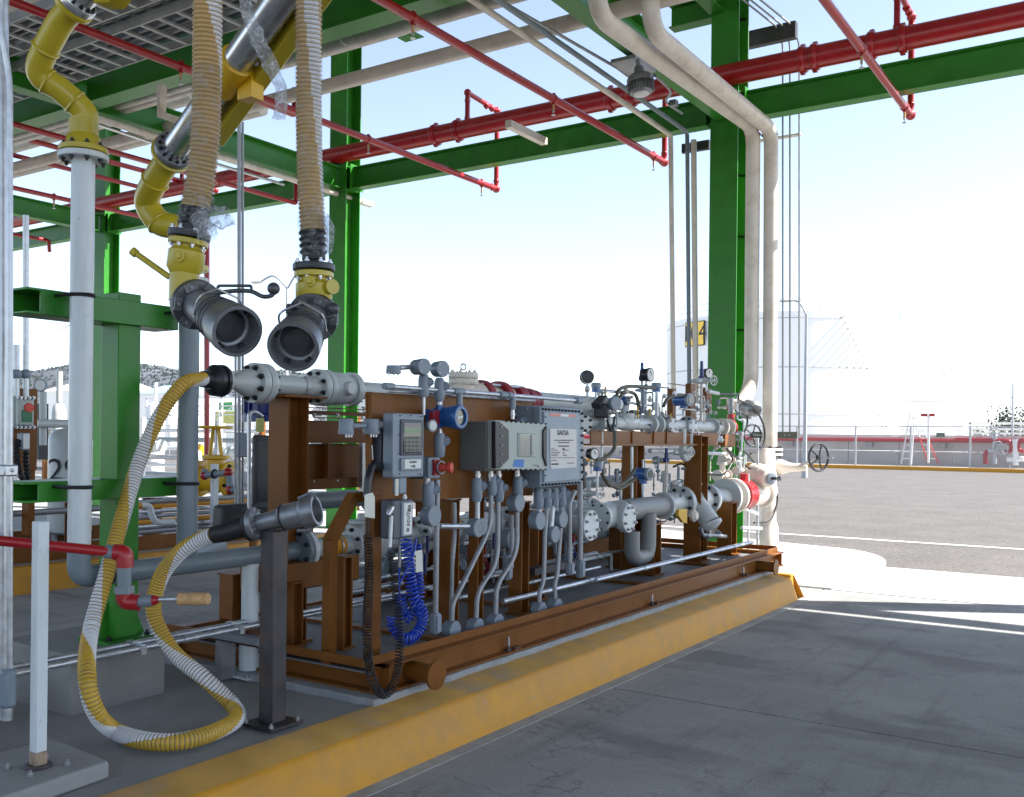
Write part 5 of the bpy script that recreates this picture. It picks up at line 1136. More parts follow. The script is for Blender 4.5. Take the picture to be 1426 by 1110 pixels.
# ---------------------------------------------------------------- top header
def Yt(px): return at(px, 545, x=HX).y
def Yl(px): return at(px, 745, x=HX).y
TH = thing('top_header', 'light grey top header pipe with cone reducer and flanges over the brown post', 'pipe', (HX, Yt(345), ZTp))
def R(px, w, low=False): yy = (Yl if low else Yt)(px); return m((HX, yy, 1.5), w)
MB().lathe((HX, Yt(290) + .092, ZTp), Y, [(0, R(312, 19)), (.025, R(312, 19)), (.026, R(330, 6.5)), (.05, R(330, 6.5)), (Yt(340) - Yt(290) - .09, R(340, 19)), (Yt(356) - Yt(290) - .09, R(356, 20))], 28).build('cone_reducer', VALVE, TH)
flange(TH, (HX, Yt(360), ZTp), -Y, R(366, 28), .05, 8, VALVE, .016); flange(TH, (HX, Yt(361), ZTp), Y, R(370, 28), .05, 8, VALVE, .014)
MB().cyl((HX, Yt(368), ZTp), (HX, Yt(432), ZTp), R(400, 14), n=24).build('pipe', VALVE, TH)
MB().torus((HX, Yt(419), ZTp), Y, R(419, 14.6), .006, 24, 6).build('strap', GALV, TH)
MB().lathe((HX, Yt(426), ZTp), Y, [(0, R(432, 14)), (.12, R(432, 17)), (.16, R(432, 24))], 24).build('flange_neck', VALVE, TH)
flange(TH, (HX, Yt(446), ZTp), -Y, R(446, 25.5), .05, 8, VALVE, .014); flange(TH, (HX, Yt(447), ZTp), Y, R(450, 25.5), .045, 8, VALVE, .012)
MB().lathe((HX, Yt(450), ZTp), Y, [(0, R(455, 20)), (.05, R(460, 23)), (.12, R(460, 23)), (.2, R(470, 21)), (Yt(488) - Yt(450), R(485, 19))], 26).build('check_valve_body', VALVE, TH)
flange(TH, (HX, Yt(484), ZTp), Y, R(484, 24), .05, 8, VALVE, .012)
MB().lathe(V((HX, Yt(469), ZTp)) + V((R(476, 19), 0, 0)), X, [(0, R(476, 10)), (.035, R(476, 9.5)), (.045, R(476, 8))], 18).build('cover_boss', VALVE, TH)
MB().cyl((HX, Yt(486), ZTp), (HX, Yt(628), ZTp), R(560, 11.5), n=22).build('pipe', VALVE, TH)
MB().cyl((HX, Yt(735), ZTp), (HX, Yt(846), ZTp), R(790, 14), n=22).build('pipe', VALVE, TH); flange(TH, (HX, Yt(740), ZTp), Y, R(740, 17), .04, 8, REDM)
cv = thing('check_valve', 'pale grey valve with bolted round bonnet and lifting eye on the top header', 'valve', (HX, Yt(645), ZTp))
MB().lathe((HX, Yt(622), ZTp), Y, [(0, R(645, 14)), (.1, R(645, 20)), (.35, R(645, 23)), (.6, R(645, 18)), (.7, R(645, 22)), (.75, R(645, 22))], 24).build('valve_body', CREAM, cv)
zb = at(645, 530, x=HX).z
MB().lathe((HX, Yt(645), zb - .16), Z, [(0, R(645, 17)), (.12, R(645, 17)), (.13, R(645, 20))], 24).build('neck', CREAM, cv)
for k_ in range(2): f = flange(cv, (HX, Yt(645), zb - .03 + k_ * .045), Z, R(645, 21), .042, 8 if k_ else 0, CREAM, .012, bm=CREAM)
MB().torus((HX, Yt(645), zb + .1), V((1, -.4, 0)), .022, .006, 18, 8).build('lifting_eye', GALV, cv)
rg = thing('flow_conditioner', 'dark red round meter housing on the top header with chrome rods', 'meter', (HX, Yt(700), ZTp))
for a, b, r_ in ((665, 672, 26), (690, 697, 26), (712, 722, 22), (728, 736, 19)): MB().lathe((HX, Yt(a), ZTp), Y, [(0, R(a, r_) * .96), (.02, R(a, r_)), (Yt(b) - Yt(a), R(a, r_))], 30).build('red_disc', REDM, rg)
MB().cyl((HX, Yt(665), ZTp), (HX, Yt(735), ZTp), R(700, 16), n=24).build('drum', REDM, rg)
for k_ in range(8):
    a = 2 * pi * k_ / 8 + .3; o_ = V((cos(a), 0, sin(a))) * R(700, 21); MB().cyl(V((HX, Yt(662), ZTp)) + o_, V((HX, Yt(718), ZTp)) + o_, .011, n=8).build('tie_rod', BOLTZ, rg)
# ---------------------------------------------------------------- lower header
LH = thing('lower_header', 'light grey lower header line with flanged valves behind the coiled cords', 'pipe', (HX, Yl(470), ZL))
flange(LH, (HX, Yl(424), ZL), Y, R(440, 27, 1), .02, 0, WHITE)
MB().cyl((HX, Yl(424), ZL), (HX, Yl(486), ZL), R(460, 13.5, 1), n=22).build('pipe', VALVE, LH)
MB().cyl((HX, Yl(444), ZL), (HX, Yl(456), ZL), R(450, 14, 1), n=22).build('green_band', GBAND, LH); MB().cyl((HX, Yl(457), ZL), (HX, Yl(474), ZL), R(460, 14, 1), n=22).build('orange_band', ORANGE, LH)
MB().torus((HX, Yl(468), ZL), Y, R(468, 15, 1), .006, 22, 6).build('strap', GALV, LH)
def inline_valve(pxa, pxb, r_, label, nm='valve', low=True, bonnet=0, mt_=VALVE, x=HX, wheel=None):
    yf = Yl if low else Yt; z = ZL if low else ZTp; a, b = yf(pxa), yf(pxb); rr_ = m((HX, (a + b) / 2, 1.2), r_); t = thing(nm, label, 'valve', (x, (a + b) / 2, z))
    flange(t, (x, a + .035, z), -Y, rr_, .035, 8, mt_, rr_ * .11); flange(t, (x, a + .036, z), Y, rr_, .035, 0, mt_)
    MB().lathe((x, a + .07, z), Y, [(0, rr_ * .62), ((b - a) * .2, rr_ * .8), ((b - a) * .5, rr_ * .88), ((b - a) * .75, rr_ * .7), (b - a - .1, rr_ * .6)], 22).build('valve_body', mt_, t)
    flange(t, (x, b - .036, z), -Y, rr_, .035, 8, mt_, rr_ * .11); flange(t, (x, b - .035, z), Y, rr_, .035, 0, mt_)
    if bonnet: MB().lathe((x, (a + b) / 2, z), Z, [(0, rr_ * .5), (rr_ * .95, rr_ * .5), (rr_ * 1.0, rr_ * .7), (rr_ * 1.15, rr_ * .7), (rr_ * 1.2, rr_ * .25), (rr_ * 1.5, rr_ * .22)], 18).build('bonnet', mt_, t)
    return t
inline_valve(484, 522, 27, 'flanged grey valve on the lower header just behind the front corner post', bonnet=1)
MB().cyl((HX, Yl(536), ZL), (HX, Yl(590), ZL), R(560, 14, 1), n=20).build('pipe', VALVE, LH)
inline_valve(578, 620, 26, 'flanged grey valve behind the straight conduit, lower header', bonnet=1)
MB().cyl((HX, Yl(620), ZL), (HX, Yl(700), ZL), R(640, 13, 1), n=20).build('pipe', VALVE, LH); MB().lathe((HX, Yl(635), ZL), Y, [(0, .1), (.25, .13), (.5, .1)], 20).build('meter_body', VALVE, LH)
inline_valve(700, 745, 25, 'flanged grey valve behind the vertical conduits, middle of lower header', bonnet=1)
MB().cyl((HX, Yl(745), ZL), (HX, Yl(800), ZL), R(770, 15, 1), n=20).build('pipe', VALVE, LH)
inline_valve(790, 822, 24, 'flanged grey valve at the right of the panel with the name plate, lower header')
MB().cyl((HX, Yl(822), ZL), (HX, Yl(960), ZL), R(900, 13, 1), n=20).build('pipe', VALVE, LH)
# diverging pipe in front: meter run with blind flanges
XM = -3.55
def blind(px, py, r_, label, xx=XM, back=.5):
    p = at(px, py, x=xx); rr_ = m(p, r_); t = thing('blind_flange', label, 'flange', p, 'round bolted cover flanges facing the driveway')
    flange(t, p - X * .03, X, rr_, .03, 8, WHITE, rr_ * .12, bm=BOLTZ); flange(t, p - X * .066, X, rr_, .033, 0, VALVE)
    MB().lathe(p - X * back, X, [(0, rr_ * .6), (back * .5, rr_ * .66), (back - .13, rr_ * .62), (back - .07, rr_ * .9)], 22).build('body', VALVE, t)
    flange(t, p - X * back, X, rr_ * .95, .03, 0, VALVE); return t, p, rr_
blind(824, 732, 21.5, 'bolted round cover flange left of the other one, beside the name plate panel')
bt_, pbf, rbf = blind(877, 722, 20, 'bolted round cover flange in front of the grey U shaped pipe')
st_ = thing('strainer', 'light grey strainer body between the two bolted round covers', 'strainer', at(850, 720, x=XM - .1))
p = at(850, 718, x=XM - .15); rr_ = m(p, 15)
MB().lathe(p - Y * .22, Y, [(0, rr_ * 1.35), (.04, rr_ * 1.35), (.045, rr_), (.18, rr_ * 1.15), (.30, rr_ * 1.1), (.36, rr_), (.365, rr_ * 1.35), (.41, rr_ * 1.35)], 22).build('body', VALVE, st_); bolts(st_, p - Y * .22, -Y, rr_ * 1.15, 8, .010)
mp = thing('meter_pipe', 'thick grey pipe behind the round cover with a U shaped bend hanging below', 'pipe', at(900, 700, x=-3.85))
a, b = at(868, 711, x=-3.8), at(922, 700, x=-3.8); b.x = a.x; b.z = a.z; rp_ = m(a, 15.5)
MB().cyl(a, b, rp_, n=22).build('pipe', GREYP if False else mat('mid grey pipe', (.22, .225, .225), .5, var=.08), mp); flange(mp, b, Y, rp_ * 1.3, .025, 0, VALVE); flange(mp, b + Y * .03, Y, rp_ * 1.3, .02, 0, VALVE)
ua, ub, uc, ud = at(903, 715, x=-3.72), at(903, 770, x=-3.72), at(880, 775, x=-3.72), at(880, 740, x=-3.72)
ub.z = uc.z = at(890, 780, x=-3.72).z + .02; ua.y = ub.y; ud.y = uc.y
MB().tube([ua, ub, uc, ud], m(ua, 10.5), 20, rad=.12).build('u_bend', MATS['mid grey pipe'], mp)
# ---------------------------------------------------------------- right end of the lower header
HXs, ZLs = HX, ZL; HX = -3.92; ZL = at(1000, 693, x=HX).z; MB().cyl((HX, Yl(925), ZL), (HX, Yl(1045), ZL), R(980, 13, 1), n=20).build('pipe', VALVE, LH)
inline_valve(945, 985, 22, 'light grey flanged valve on the lower header before the red ring', bonnet=1, x=HX)
rb = thing('red_butterfly_valve', 'red ring valve on the lower header at the far end of the skid', 'valve', (HX, Yl(1035), ZL))
flange(rb, (HX, Yl(1008), ZL), Y, R(1008, 25, 1), .05, 12, VALVE, .012); flange(rb, (HX, Yl(1018), ZL), Y, R(1018, 25, 1), .05, 12, CREAM, .012)
MB().lathe((HX, Yl(1026), ZL), Y, [(0, R(1030, 22, 1)), (.04, R(1030, 22, 1)), (.10, R(1030, 19, 1)), (.16, R(1030, 19, 1)), (.22, R(1030, 22, 1)), (.26, R(1030, 21, 1))], 26).build('red_ring', RED, rb)
MB().cyl((HX, Yl(1033), ZL + .1), (HX + .02, Yl(1033), ZL + .24), .05, n=14).build('neck', RED, rb)
el = thing('white_elbow', 'white elbow and flange in the sun behind the red ring valve', 'pipe', (HX, Yl(1065), ZL))
MB().tube([(HX, Yl(1040), ZL), (HX, Yl(1066), ZL), (HX - .1, Yl(1066) + .25, ZL + .02), (HX - .15, Yl(1066) + .3, ZL + .5)], R(1060, 17, 1), 22, rad=.2).build('elbow', CREAM, el); flange(el, (HX, Yl(1056), ZL), Y, R(1056, 22, 1), .04, 10, CREAM, .012)
def actuator(label, p, ax, r_, L, mt_, capm, grp='valve actuators at the far end of the skid'):
    ax = V(ax).normalized(); t = thing('valve_actuator', label, 'actuator', p, grp)
    MB().lathe(p - ax * L * .5, ax, [(0, r_ * .5), (.02, r_ * .85), (L * .3, r_ * .9), (L * .32, r_), (L * .55, r_), (L * .57, r_ * 1.08), (L * .63, r_ * 1.08), (L * .65, r_), (L * .93, r_ * .95), (L, r_ * .6)], 24).build('housing', mt_, t)
    MB().lathe(p + ax * L * .5, ax, [(0, r_ * .62), (.02, r_ * .6), (.03, r_ * .3)], 20).build('end_cap', capm, t); MB().box(p - Z * r_ * 1.05, (r_ * 1.1, r_ * 1.1, r_ * .9)).build('gear_case', mt_, t, bev=.02)
    u, w, _ = basis(ax)
    for i in range(8): a = 2 * pi * i / 8; bolt(t, p + ax * L * .1 + (u * cos(a) + w * sin(a)) * r_ * .98, ax, .01, BOLTZ)
    return t
pa_ = at(1060, 661, x=-3.82)
t = actuator('light grey cylindrical actuator sloping over the red ring valve in the sun', pa_, (.75, -.45, -.2), m(pa_, 14), .34, CREAM, BOXG); MB().box(pa_ + V((.75, -.45, -.2)).normalized() * .20 + Z * .01, (.1, .04, .03)).build('sight_glass', BLACK, t)
pb2 = at(1040, 567, x=-4.2); t = actuator('grey electric actuator on the top header with cables, below the cream pipe bend', pb2, (.6, -.55, -.12), m(pb2, 11), .50, CAST, CASTD)
for pts in ([(1027, 556), (1050, 568), (1064, 595), (1062, 622), (1045, 632)], [(1024, 572), (1040, 580), (1038, 600), (1028, 615), (1028, 632)]):
    MB().tube(smooth_path([at(a, b, x=-4.0) for a, b in pts], 6), .012, 8).build('cable', BLACK, t)
t2 = thing('handwheel_valve', 'black spoked handwheel beside the outer cream pipe at the skid end', 'valve', at(1050, 605, x=-4.3)); handwheel(t2, at(1048, 606, x=-4.3), V((.85, -.5, 0)), m(at(1048, 606, x=-4.3), 15), BLACKP, r=.012, stem=.3)
p = at(1050, 607, x=-4.6); MB().lathe(p, V((.85, -.5, 0)), [(0, .05), (.2, .05), (.28, .03)], 14).build('valve_bonnet', VALVE, t2)
t = thing('red_yoke', 'red yoke under the grey electric actuator on the top line', 'valve', at(1022, 600, x=-4.1)); p = at(1018, 596, x=-4.1)
MB().cyl(p + Z * .05, p + Z * .16, .045, n=12).build('yoke', RED, t); MB().torus(p, V((.3, 1, 0)), .075, .02, 24, 8).build('ring', RED, t); MB().cyl(p + Z * .15, p + Z * .35, .03).build('stem', CAST, t)
HX, ZL = HXs, ZLs
# ---------------------------------------------------------------- top row of small flanged valves (right)
XT = -3.92
def Y2(px): return at(px, 592, x=XT).y
ZT2 = at(900, 591, x=XT).z
TR = thing('valve_row_pipe', 'light grey pipe of the upper valve row lying on the brown rack beam', 'pipe', (XT, Y2(900), ZT2)); rT = m((XT, Y2(900), 1.6), 8.5)
MB().cyl((XT, Y2(800), ZT2), (XT, Y2(1010), ZT2), rT, n=18).build('pipe', VALVE, TR)
MB().tube([(XT + .05, Y2(944), ZT2 - .03), (XT + .05, Y2(944), ZT2 - .32), (XT + .05, Y2(954), ZT2 - .32), (XT + .05, Y2(954), ZT2 - .03)], m((XT, Y2(950), 1.5), 5), 14, rad=.09).build('u_bend', VALVE, TR)
for i, (px, sq) in enumerate(((826, 0), (902, 0), (912, 0), (929, 1), (958, 1), (990, 0), (1003, 0), (1012, 0))):
    flange(TR, (XT, Y2(px), ZT2), Y if not sq else -Y, rT * (1.75 if i else 2.0), .035, 8 if i < 5 else 6, VALVE if i < 6 else CREAM, rT * .22)
for px, py, r_ in ((934, 592, 10), (962, 594, 10)):
    p = at(px, py, x=XT + .07); MB().lathe(p, (X - Y * .3), [(0, m(p, r_)), (.03, m(p, r_)), (.035, m(p, r_) * .9)], 8).build('cover_plate', WHITE, TR); bolts(TR, p + (X - Y * .3).normalized() * .035, (X - Y * .3), m(p, r_) * .75, 4, .012, BOLTZ)
p = at(812, 590, x=XT + .12); flange(TR, p, X - Y * .5, m(p, 12), .03, 6, VALVE, .012); MB().cyl(p - X * .3, p, m(p, 7)).build('branch', VALVE, TR)
ck = thing('small_check_valve', 'rounded light grey valve body beside the black positioner, upper row', 'valve', at(868, 588, x=XT))
p = at(870, 588, x=XT); q_ = m(p, 1); MB().lathe(p - Y * .1, Y, [(0, q_ * 9), (.06, q_ * 12), (.2, q_ * 12), (.3, q_ * 9)], 20).build('valve_body', VALVE, ck)
MB().lathe(p, Z, [(0, q_ * 12), (q_ * 8, q_ * 14), (q_ * 12, q_ * 14), (q_ * 13, q_ * 6), (q_ * 22, q_ * 6), (q_ * 24, q_ * 3)], 18).build('bonnet', VALVE, ck); bolts(ck, p + Z * q_ * 12, Z, q_ * 11, 6, .012)
# black positioner
t = thing('valve_positioner', 'black valve positioner with grey dial on the upper row, right of the name plate panel', 'positioner', at(840, 575, x=XT + .15)); p = at(838, 572, x=XT + .12); q_ = m(p, 1)
MB().box(p, (q_ * 20, q_ * 22, q_ * 20), Matrix.Rotation(.4, 3, 'Z')).build('housing', BLACKP, t, bev=.012); MB().box(p + Z * q_ * 12 - Y * q_ * 6, (q_ * 14, q_ * 26, q_ * 8), Matrix.Rotation(.5, 3, 'X')).build('fins', BLACKP, t, bev=.006)
MB().lathe(at(852, 562, x=XT + .2), X - Y * .35, [(0, q_ * 9), (.05, q_ * 10), (.055, q_ * 9)], 20).build('dial_case', BOXG, t); MB().lathe(at(854, 563, x=XT + .2) + X * .056, X - Y * .35, [(0, q_ * 7), (.004, q_ * 7)], 20).build('dial', PAPER, t)
MB().tube(smooth_path([at(845, 585, x=XT + .2), at(852, 600, x=XT + .22), at(856, 580, x=XT + .22)], 6), .010, 8).build('cable', BLACK, t)
# gauges, needle valves, transmitters
def gauge(label, px, py, r_, x, face, foot=None):
    p = at(px, py, x=x); q_ = m(p, r_); fd = V(face).normalized(); t = thing('pressure_gauge', label, 'pressure gauge', p, 'pressure gauges along the skid')
    MB().lathe(p - fd * q_ * .7, fd, [(0, q_ * .8), (q_ * .12, q_ * .92), (q_ * 1.15, q_ * .95), (q_ * 1.2, q_ * 1.05), (q_ * 1.45, q_ * 1.05), (q_ * 1.45, q_ * .88)], 24, cap=True).build('case', BLACKP, t)
    MB().lathe(p + fd * q_ * .752, fd, [(0, q_ * .86), (.002, q_ * .86)], 24).build('dial', PAPER, t)
    u, w, _ = basis(fd); MB().box(p + fd * (q_ * .752 + .005) + w * q_ * .2, (.004, q_ * .06, q_ * .8), Matrix.Rotation(.6, 3, 'X')).build('needle', INK, t)
    if foot is not None:
        e = at(px, foot, x=x); MB().cyl(p - Z * q_ * .9, V((p.x, p.y, e.z)), q_ * .22, n=10).build('stem', GALV, t); MB().lathe((p.x, p.y, p.z - q_ * 2.2), Z, [(0, q_ * .3), (q_ * .3, q_ * .42), (q_ * .6, q_ * .42), (q_ * .8, q_ * .25)], 8).build('union', BOLTZ, t)
    return t
gauge('black pressure gauge seen from behind, leftmost above the top header', 818, 525, 9.5, -4.2, (-.7, .9, 0), 556)
gauge('black pressure gauge with white dial above the upper valve row', 900, 522, 9.5, XT + .05, (.95, -.1, 0), 575)
gauge('black rimmed gauge just right of the name plate panel', 824, 632, 8, -3.6, (.95, -.3, 0), 660)
gauge('small gauge hidden behind the blue needle valve, rightmost', 984, 520, 7, XT - .05, (.9, -.4, 0), 545)
def needle_valve(label, px, py, h, x, foot):
    p = at(px, py, x=x); q_ = m(p, 1); t = thing('needle_valve', label, 'valve', p, 'navy blue valves on thin stems')
    MB().lathe(p - Z * q_ * h * .5, Z, [(0, q_ * 3.2), (q_ * h * .3, q_ * 4), (q_ * h * .32, q_ * 3), (q_ * h * .62, q_ * 3), (q_ * h * .64, q_ * 2.2), (q_ * h, q_ * 2.2)], 12).build('body', NAVY, t)
    MB().box(p - Z * q_ * h * .35, (q_ * 5, q_ * 12, q_ * 6)).build('tee', NAVY, t, bev=.004); e = at(px, foot, x=x); MB().cyl(p - Z * q_ * h * .5, V((p.x, p.y, e.z)), q_ * 1.9, n=10).build('stem', CREAM, t)
    for s in (.35, .7): z = p.z - q_ * h * .5 - (p.z - q_ * h * .5 - e.z) * s; MB().cyl((p.x, p.y, z), (p.x, p.y, z + .012), q_ * 5, n=8).build('small_flange', VALVE, t)
    return t
needle_valve('navy blue valve behind the white dial gauge, upper row', 894, 518, 26, XT, 575)
needle_valve('tallest navy blue valve, in front of the green column', 977, 518, 30, XT, 590)
needle_valve('navy blue valve hanging lower, between the two brown posts', 928, 634, 20, -3.8, 690)
def transmitter(label, px, py, x, ax, r_, L, foot=None, win=False, body=BLUE, capm=BOXG):
    p = at(px, py, x=x); q_ = m(p, r_); ax = V(ax).normalized(); t = thing('transmitter', label, 'transmitter', p, 'blue instrument transmitters')
    MB().lathe(p - ax * q_ * L, ax, [(0, q_ * .85), (q_ * .2, q_ * .95), (q_ * L * 1.5, q_ * .95)], 24).build('housing', body, t)
    MB().lathe(p + ax * q_ * L * .5, ax, [(0, q_), (q_ * .5, q_), (q_ * .55, q_ * .62)], 24).build('cap', capm, t)
    MB().lathe(p + ax * q_ * (L * .5 + .56), ax, [(0, q_ * .6), (.003, q_ * .6)], 20).build('window', GLASS, t)
    MB().cyl(p - Z * q_ * .8, p - Z * q_ * 1.5, q_ * .6, n=14).build('neck', body, t)
    if foot: e = at(px, foot, x=x); MB().cyl(p - Z * q_ * 1.4, V((p.x, p.y, e.z)), q_ * .28, n=10).build('stem', GALV, t)
    return t
transmitter('blue transmitter with round grey cap in the upper valve row', 952, 557, XT + .05, (1, -.25, 0), 9, 1.6, 580)
transmitter('blue transmitter with round window in the middle of the lower piping', 896, 660, -3.6, (1, -.15, 0), 9, 1.5, 690)
transmitter('small blue transmitter above the name plate panel corner', 868, 558, XT - .1, (1, .1, 0), 6.5, 1.6, 580)
for j, (px, py, ft) in enumerate(((830, 540, 565), (914, 540, 580), (832, 650, 690))):
    p = at(px, py, x=XT if j < 2 else -3.6); q_ = m(p, 1); t = thing('temperature_head', ['small blue sensor head with grey lid right of the leftmost gauge', 'small blue sensor head with grey lid right of the white dial gauge', 'small blue sensor head beside the name plate panel, lower row'][j], 'sensor', p, 'small blue sensor heads with grey lids')
    MB().cyl(p - Z * q_ * 6, p + Z * q_ * 0, q_ * 6, n=16).build('base', BLUE, t); MB().lathe(p, Z, [(0, q_ * 7), (q_ * 6, q_ * 7), (q_ * 7, q_ * 5)], 18).build('lid', BOXG, t); MB().cyl(p - Z * q_ * 6, V((p.x, p.y, at(px, ft, x=p.x).z)), q_ * 2, n=10).build('stem', GALV, t)
# flexible armoured hoses of the cluster
for j, pts in enumerate(([(858, 560), (862, 543), (880, 538), (912, 541)], [(862, 556), (870, 546), (885, 550), (890, 570)], [(856, 600), (855, 625), (842, 638), (830, 640)], [(838, 660), (850, 676), (870, 672), (884, 654)], [(842, 668), (862, 680), (880, 670), (886, 664)], [(924, 566), (930, 555), (945, 550), (960, 552)], [(1012, 625), (1020, 640), (1008, 660), (985, 660)], [(1080, 665), (1082, 700), (1072, 725), (1050, 728)], [(1025, 620), (1038, 630), (1056, 650)], [(1012, 625), (1040, 650), (1052, 655)], [(938, 650), (950, 646), (962, 655), (975, 652)])):
    x_ = XT + .08 if j in (0, 1, 5) else -3.62 if j in (2, 3, 4) else -3.95
    tag(MB().tube(smooth_path([at(a, b, x=x_) for a, b in pts], 7), .016 if j < 6 else .011, 9).build('flexible_conduit', [mat('olive flexible sleeve', (.09, .085, .06), .6), BLACK][j > 5]),
        ['dark flexible conduit arching above the black positioner', 'dark flexible conduit arching down to the upper valve row', 'olive flexible conduit curving under the black positioner', 'upper olive flexible conduit looping to the middle blue transmitter', 'lower olive flexible conduit looping to the middle blue transmitter', 'yellowish flexible conduit behind the upper blue transmitter', 'black cable looping beside the green column base', 'black cable looping down from the sunlit actuator', 'black cable running down to the sunlit actuator', 'second cable slanting to the sunlit actuator', 'short dark cable between the brown posts'][j], 'cable', 'flexible conduits and cables of the valve cluster')
# Small pipework of the right cluster: needle lines, small gate valves with wheels
cl_ = [((905, 628), (965, 628), .022, 0), ((965, 630), (1010, 632), .020, 0), ((986, 545), (1000, 548), .02, 0), ((1000, 549), (1028, 549), .012, 2), ((1028, 549), (1028, 562), .012, 2), ((848, 570), (848, 600), .018, 0), ((875, 560), (900, 566), .012, 0), ((880, 622), (880, 700), .013, 1), ((895, 640), (895, 760), .012, 1), ((972, 600), (972, 640), .012, 1), ((820, 670), (820, 700), .02, 0), ((838, 600), (838, 650), .012, 1), ((843, 545), (872, 547), .010, 1), ((835, 548), (835, 570), .012, 1), ((915, 545), (915, 580), .012, 1), ((1003, 600), (990, 640), .012, 0), ((925, 660), (925, 690), .016, 0), ((975, 700), (975, 745), .012, 1), ((1055, 610), (1055, 760), .016, 1), ((1042, 660), (1042, 770), .012, 0), ((1033, 735), (1060, 736), .02, 0), ((1015, 700), (1055, 716), .02, 0)]
sp = thing('impulse_piping', 'thin grey impulse tubing linking the gauges and valves of the right cluster', 'tubing', at(930, 640, x=XT))
for (a, b), (c, d_), r_, k_ in cl_: MB().cyl(at(a, b, x=-3.86), at(c, d_, x=-3.86), r_, n=10).build('tube', [VALVE, GALV, BLACK][k_], sp)
rnd = random.Random(4)
for px, py in ((845, 556), (880, 553), (872, 545), (890, 560), (905, 556), (925, 552), (940, 548), (968, 548), (975, 560), (985, 566), (965, 572), (1000, 560), (996, 575), (905, 572), (915, 565), (1005, 590), (940, 628), (952, 630), (960, 625), (985, 630), (998, 622), (1004, 612), (980, 618), (915, 650), (922, 668), (930, 680), (910, 688), (940, 672), (948, 690), (830, 670), (815, 660), (822, 690), (840, 690), (855, 690), (1015, 640), (1030, 645), (1025, 612), (1012, 612), (970, 742), (985, 740), (1000, 742), (812, 612), (816, 645)):
    p = at(px, py, x=-3.88 + rnd.uniform(-.08, .08)); s_ = m(p, rnd.uniform(2.2, 4.2)); d_ = rnd.choice([X, Y, Z, X - Y])
    MB().lathe(p - d_ * s_, d_, [(0, s_ * .7), (s_ * .5, s_ * .75), (s_ * .55, s_ * 1.15), (s_ * 1.2, s_ * 1.15), (s_ * 1.25, s_ * .6), (s_ * 2.2, s_ * .55)], 8).build('fitting', rnd.choice([VALVE, GALV, CREAM, BOXG]), sp)
for j, (px, py, L_) in enumerate(((962, 630, 22), (994, 530, 14), (836, 688, 14), (928, 505, 0))):
    if not L_: continue
    p = at(px, py, x=-3.72); t = thing('small_valve', ['small valve with spoked wheel crossing the right brown post', 'small valve with white wheel in front of the green column', 'small valve wheel above the left round cover flange'][j], 'valve', p, 'small valves with spoked wheels')
    handwheel(t, p, Y * -.4 + X, m(p, 6.5), PAPER, r=.005, spokes=5, stem=.06); MB().lathe(p - X * .02, -Y * .0 - X, [(0, .012), (.06, .02), (.08, .032), (.15, .032), (.17, .02), (.22, .02)], 10).build('valve_body', VALVE, t); MB().cyl(p - X * .12 - Y * .12, p - X * .12 + Y * .12, .018).build('valve_pipe', VALVE, t)
# strainer with yellow lever, lower right
ys_ = thing('y_strainer', 'grey Y strainer with yellow lever valve under the lower header, right end', 'strainer', at(985, 715, x=-3.75)); p0 = at(975, 700, x=-3.8); p1 = at(988, 728, x=-3.7)
MB().cyl(p0 - X * .05, p1, m(p0, 14), m(p0, 15), 20).build('body', VALVE, ys_); MB().lathe(p1, p1 - p0, [(0, m(p0, 17)), (.03, m(p0, 17)), (.05, m(p0, 13)), (.07, m(p0, 8))], 22).build('cover', VALVE, ys_)
p = at(963, 718, x=-3.7); MB().lathe(p, X, [(0, m(p, 8)), (.03, m(p, 9)), (.06, m(p, 5))], 16).build('valve_face', CREAM, ys_); MB().prism([at(a, b, x=-3.69) for a, b in ((946, 709), (957, 709), (957, 729), (951, 727), (945, 718))], (-.03, 0, 0)).build('yellow_lever', YELV, ys_)
MB().tube([at(975, 735, x=-3.72), at(978, 745, x=-3.72), at(1010, 747, x=-3.72)], .022, 12, rad=.03).build('drain_pipe', CAST, ys_); MB().lathe(at(985, 746, x=-3.72) - Y * .04, Y, [(0, .03), (.03, .04), (.07, .04), (.1, .03)], 10).build('drain_valve', CAST, ys_)
p = at(990, 690, x=-3.9); t = thing('bolted_cover', 'large grey bolted strainer housing on the lower header by the brown post', 'strainer', p); flange(t, (HX + .1, p.y, p.z), Y, m(p, 20), .05, 10, VALVE, .014); flange(t, (HX + .1, p.y - .25, p.z + .02), Y, m(p, 20), .05, 10, VALVE, .014); MB().lathe((HX + .1, p.y - .22, p.z), Y, [(0, m(p, 15)), (.12, m(p, 18)), (.24, m(p, 15))], 20).build('housing', VALVE, t)
# ================================================================ INSTRUMENT PANELS, CONDUITS AND CORDS ON THE SKID FRONT
XC = -3.42
def fitting(par, p, s=1.0, side=1, nm='seal_fitting'):
    """vertical conduit seal: body with angled plug"""
    b = MB(); b.lathe(p - Z * .055 * s, Z, [(0, .021 * s), (.02 * s, .027 * s), (.09 * s, .027 * s), (.11 * s, .021 * s)], 14)
    b.build(nm, BOXG, par); d = V((.55, .5 * side, .55)).normalized(); MB().lathe(p + d * .012 * s, d, [(0, .022 * s), (.035 * s, .022 * s), (.036 * s, .014 * s), (.042 * s, .014 * s)], 12).build('seal_plug', BOXG, par)
def jbox(par, p, r_, ax=X, L=.075):
    ax = V(ax).normalized(); MB().lathe(p - ax * L * .6, ax, [(0, r_ * .75), (.01, r_ * .95), (L * .6, r_ * .95), (L * .62, r_), (L * .95, r_), (L, r_ * .93)], 22).build('junction_box', BOXG, par)
    for i in range(4): a = pi / 4 + pi / 2 * i; u, w, _ = basis(ax); bolt(par, p + ax * L * .38 + (u * cos(a) + w * sin(a)) * r_ * .8, ax, .004, BOLTZ)
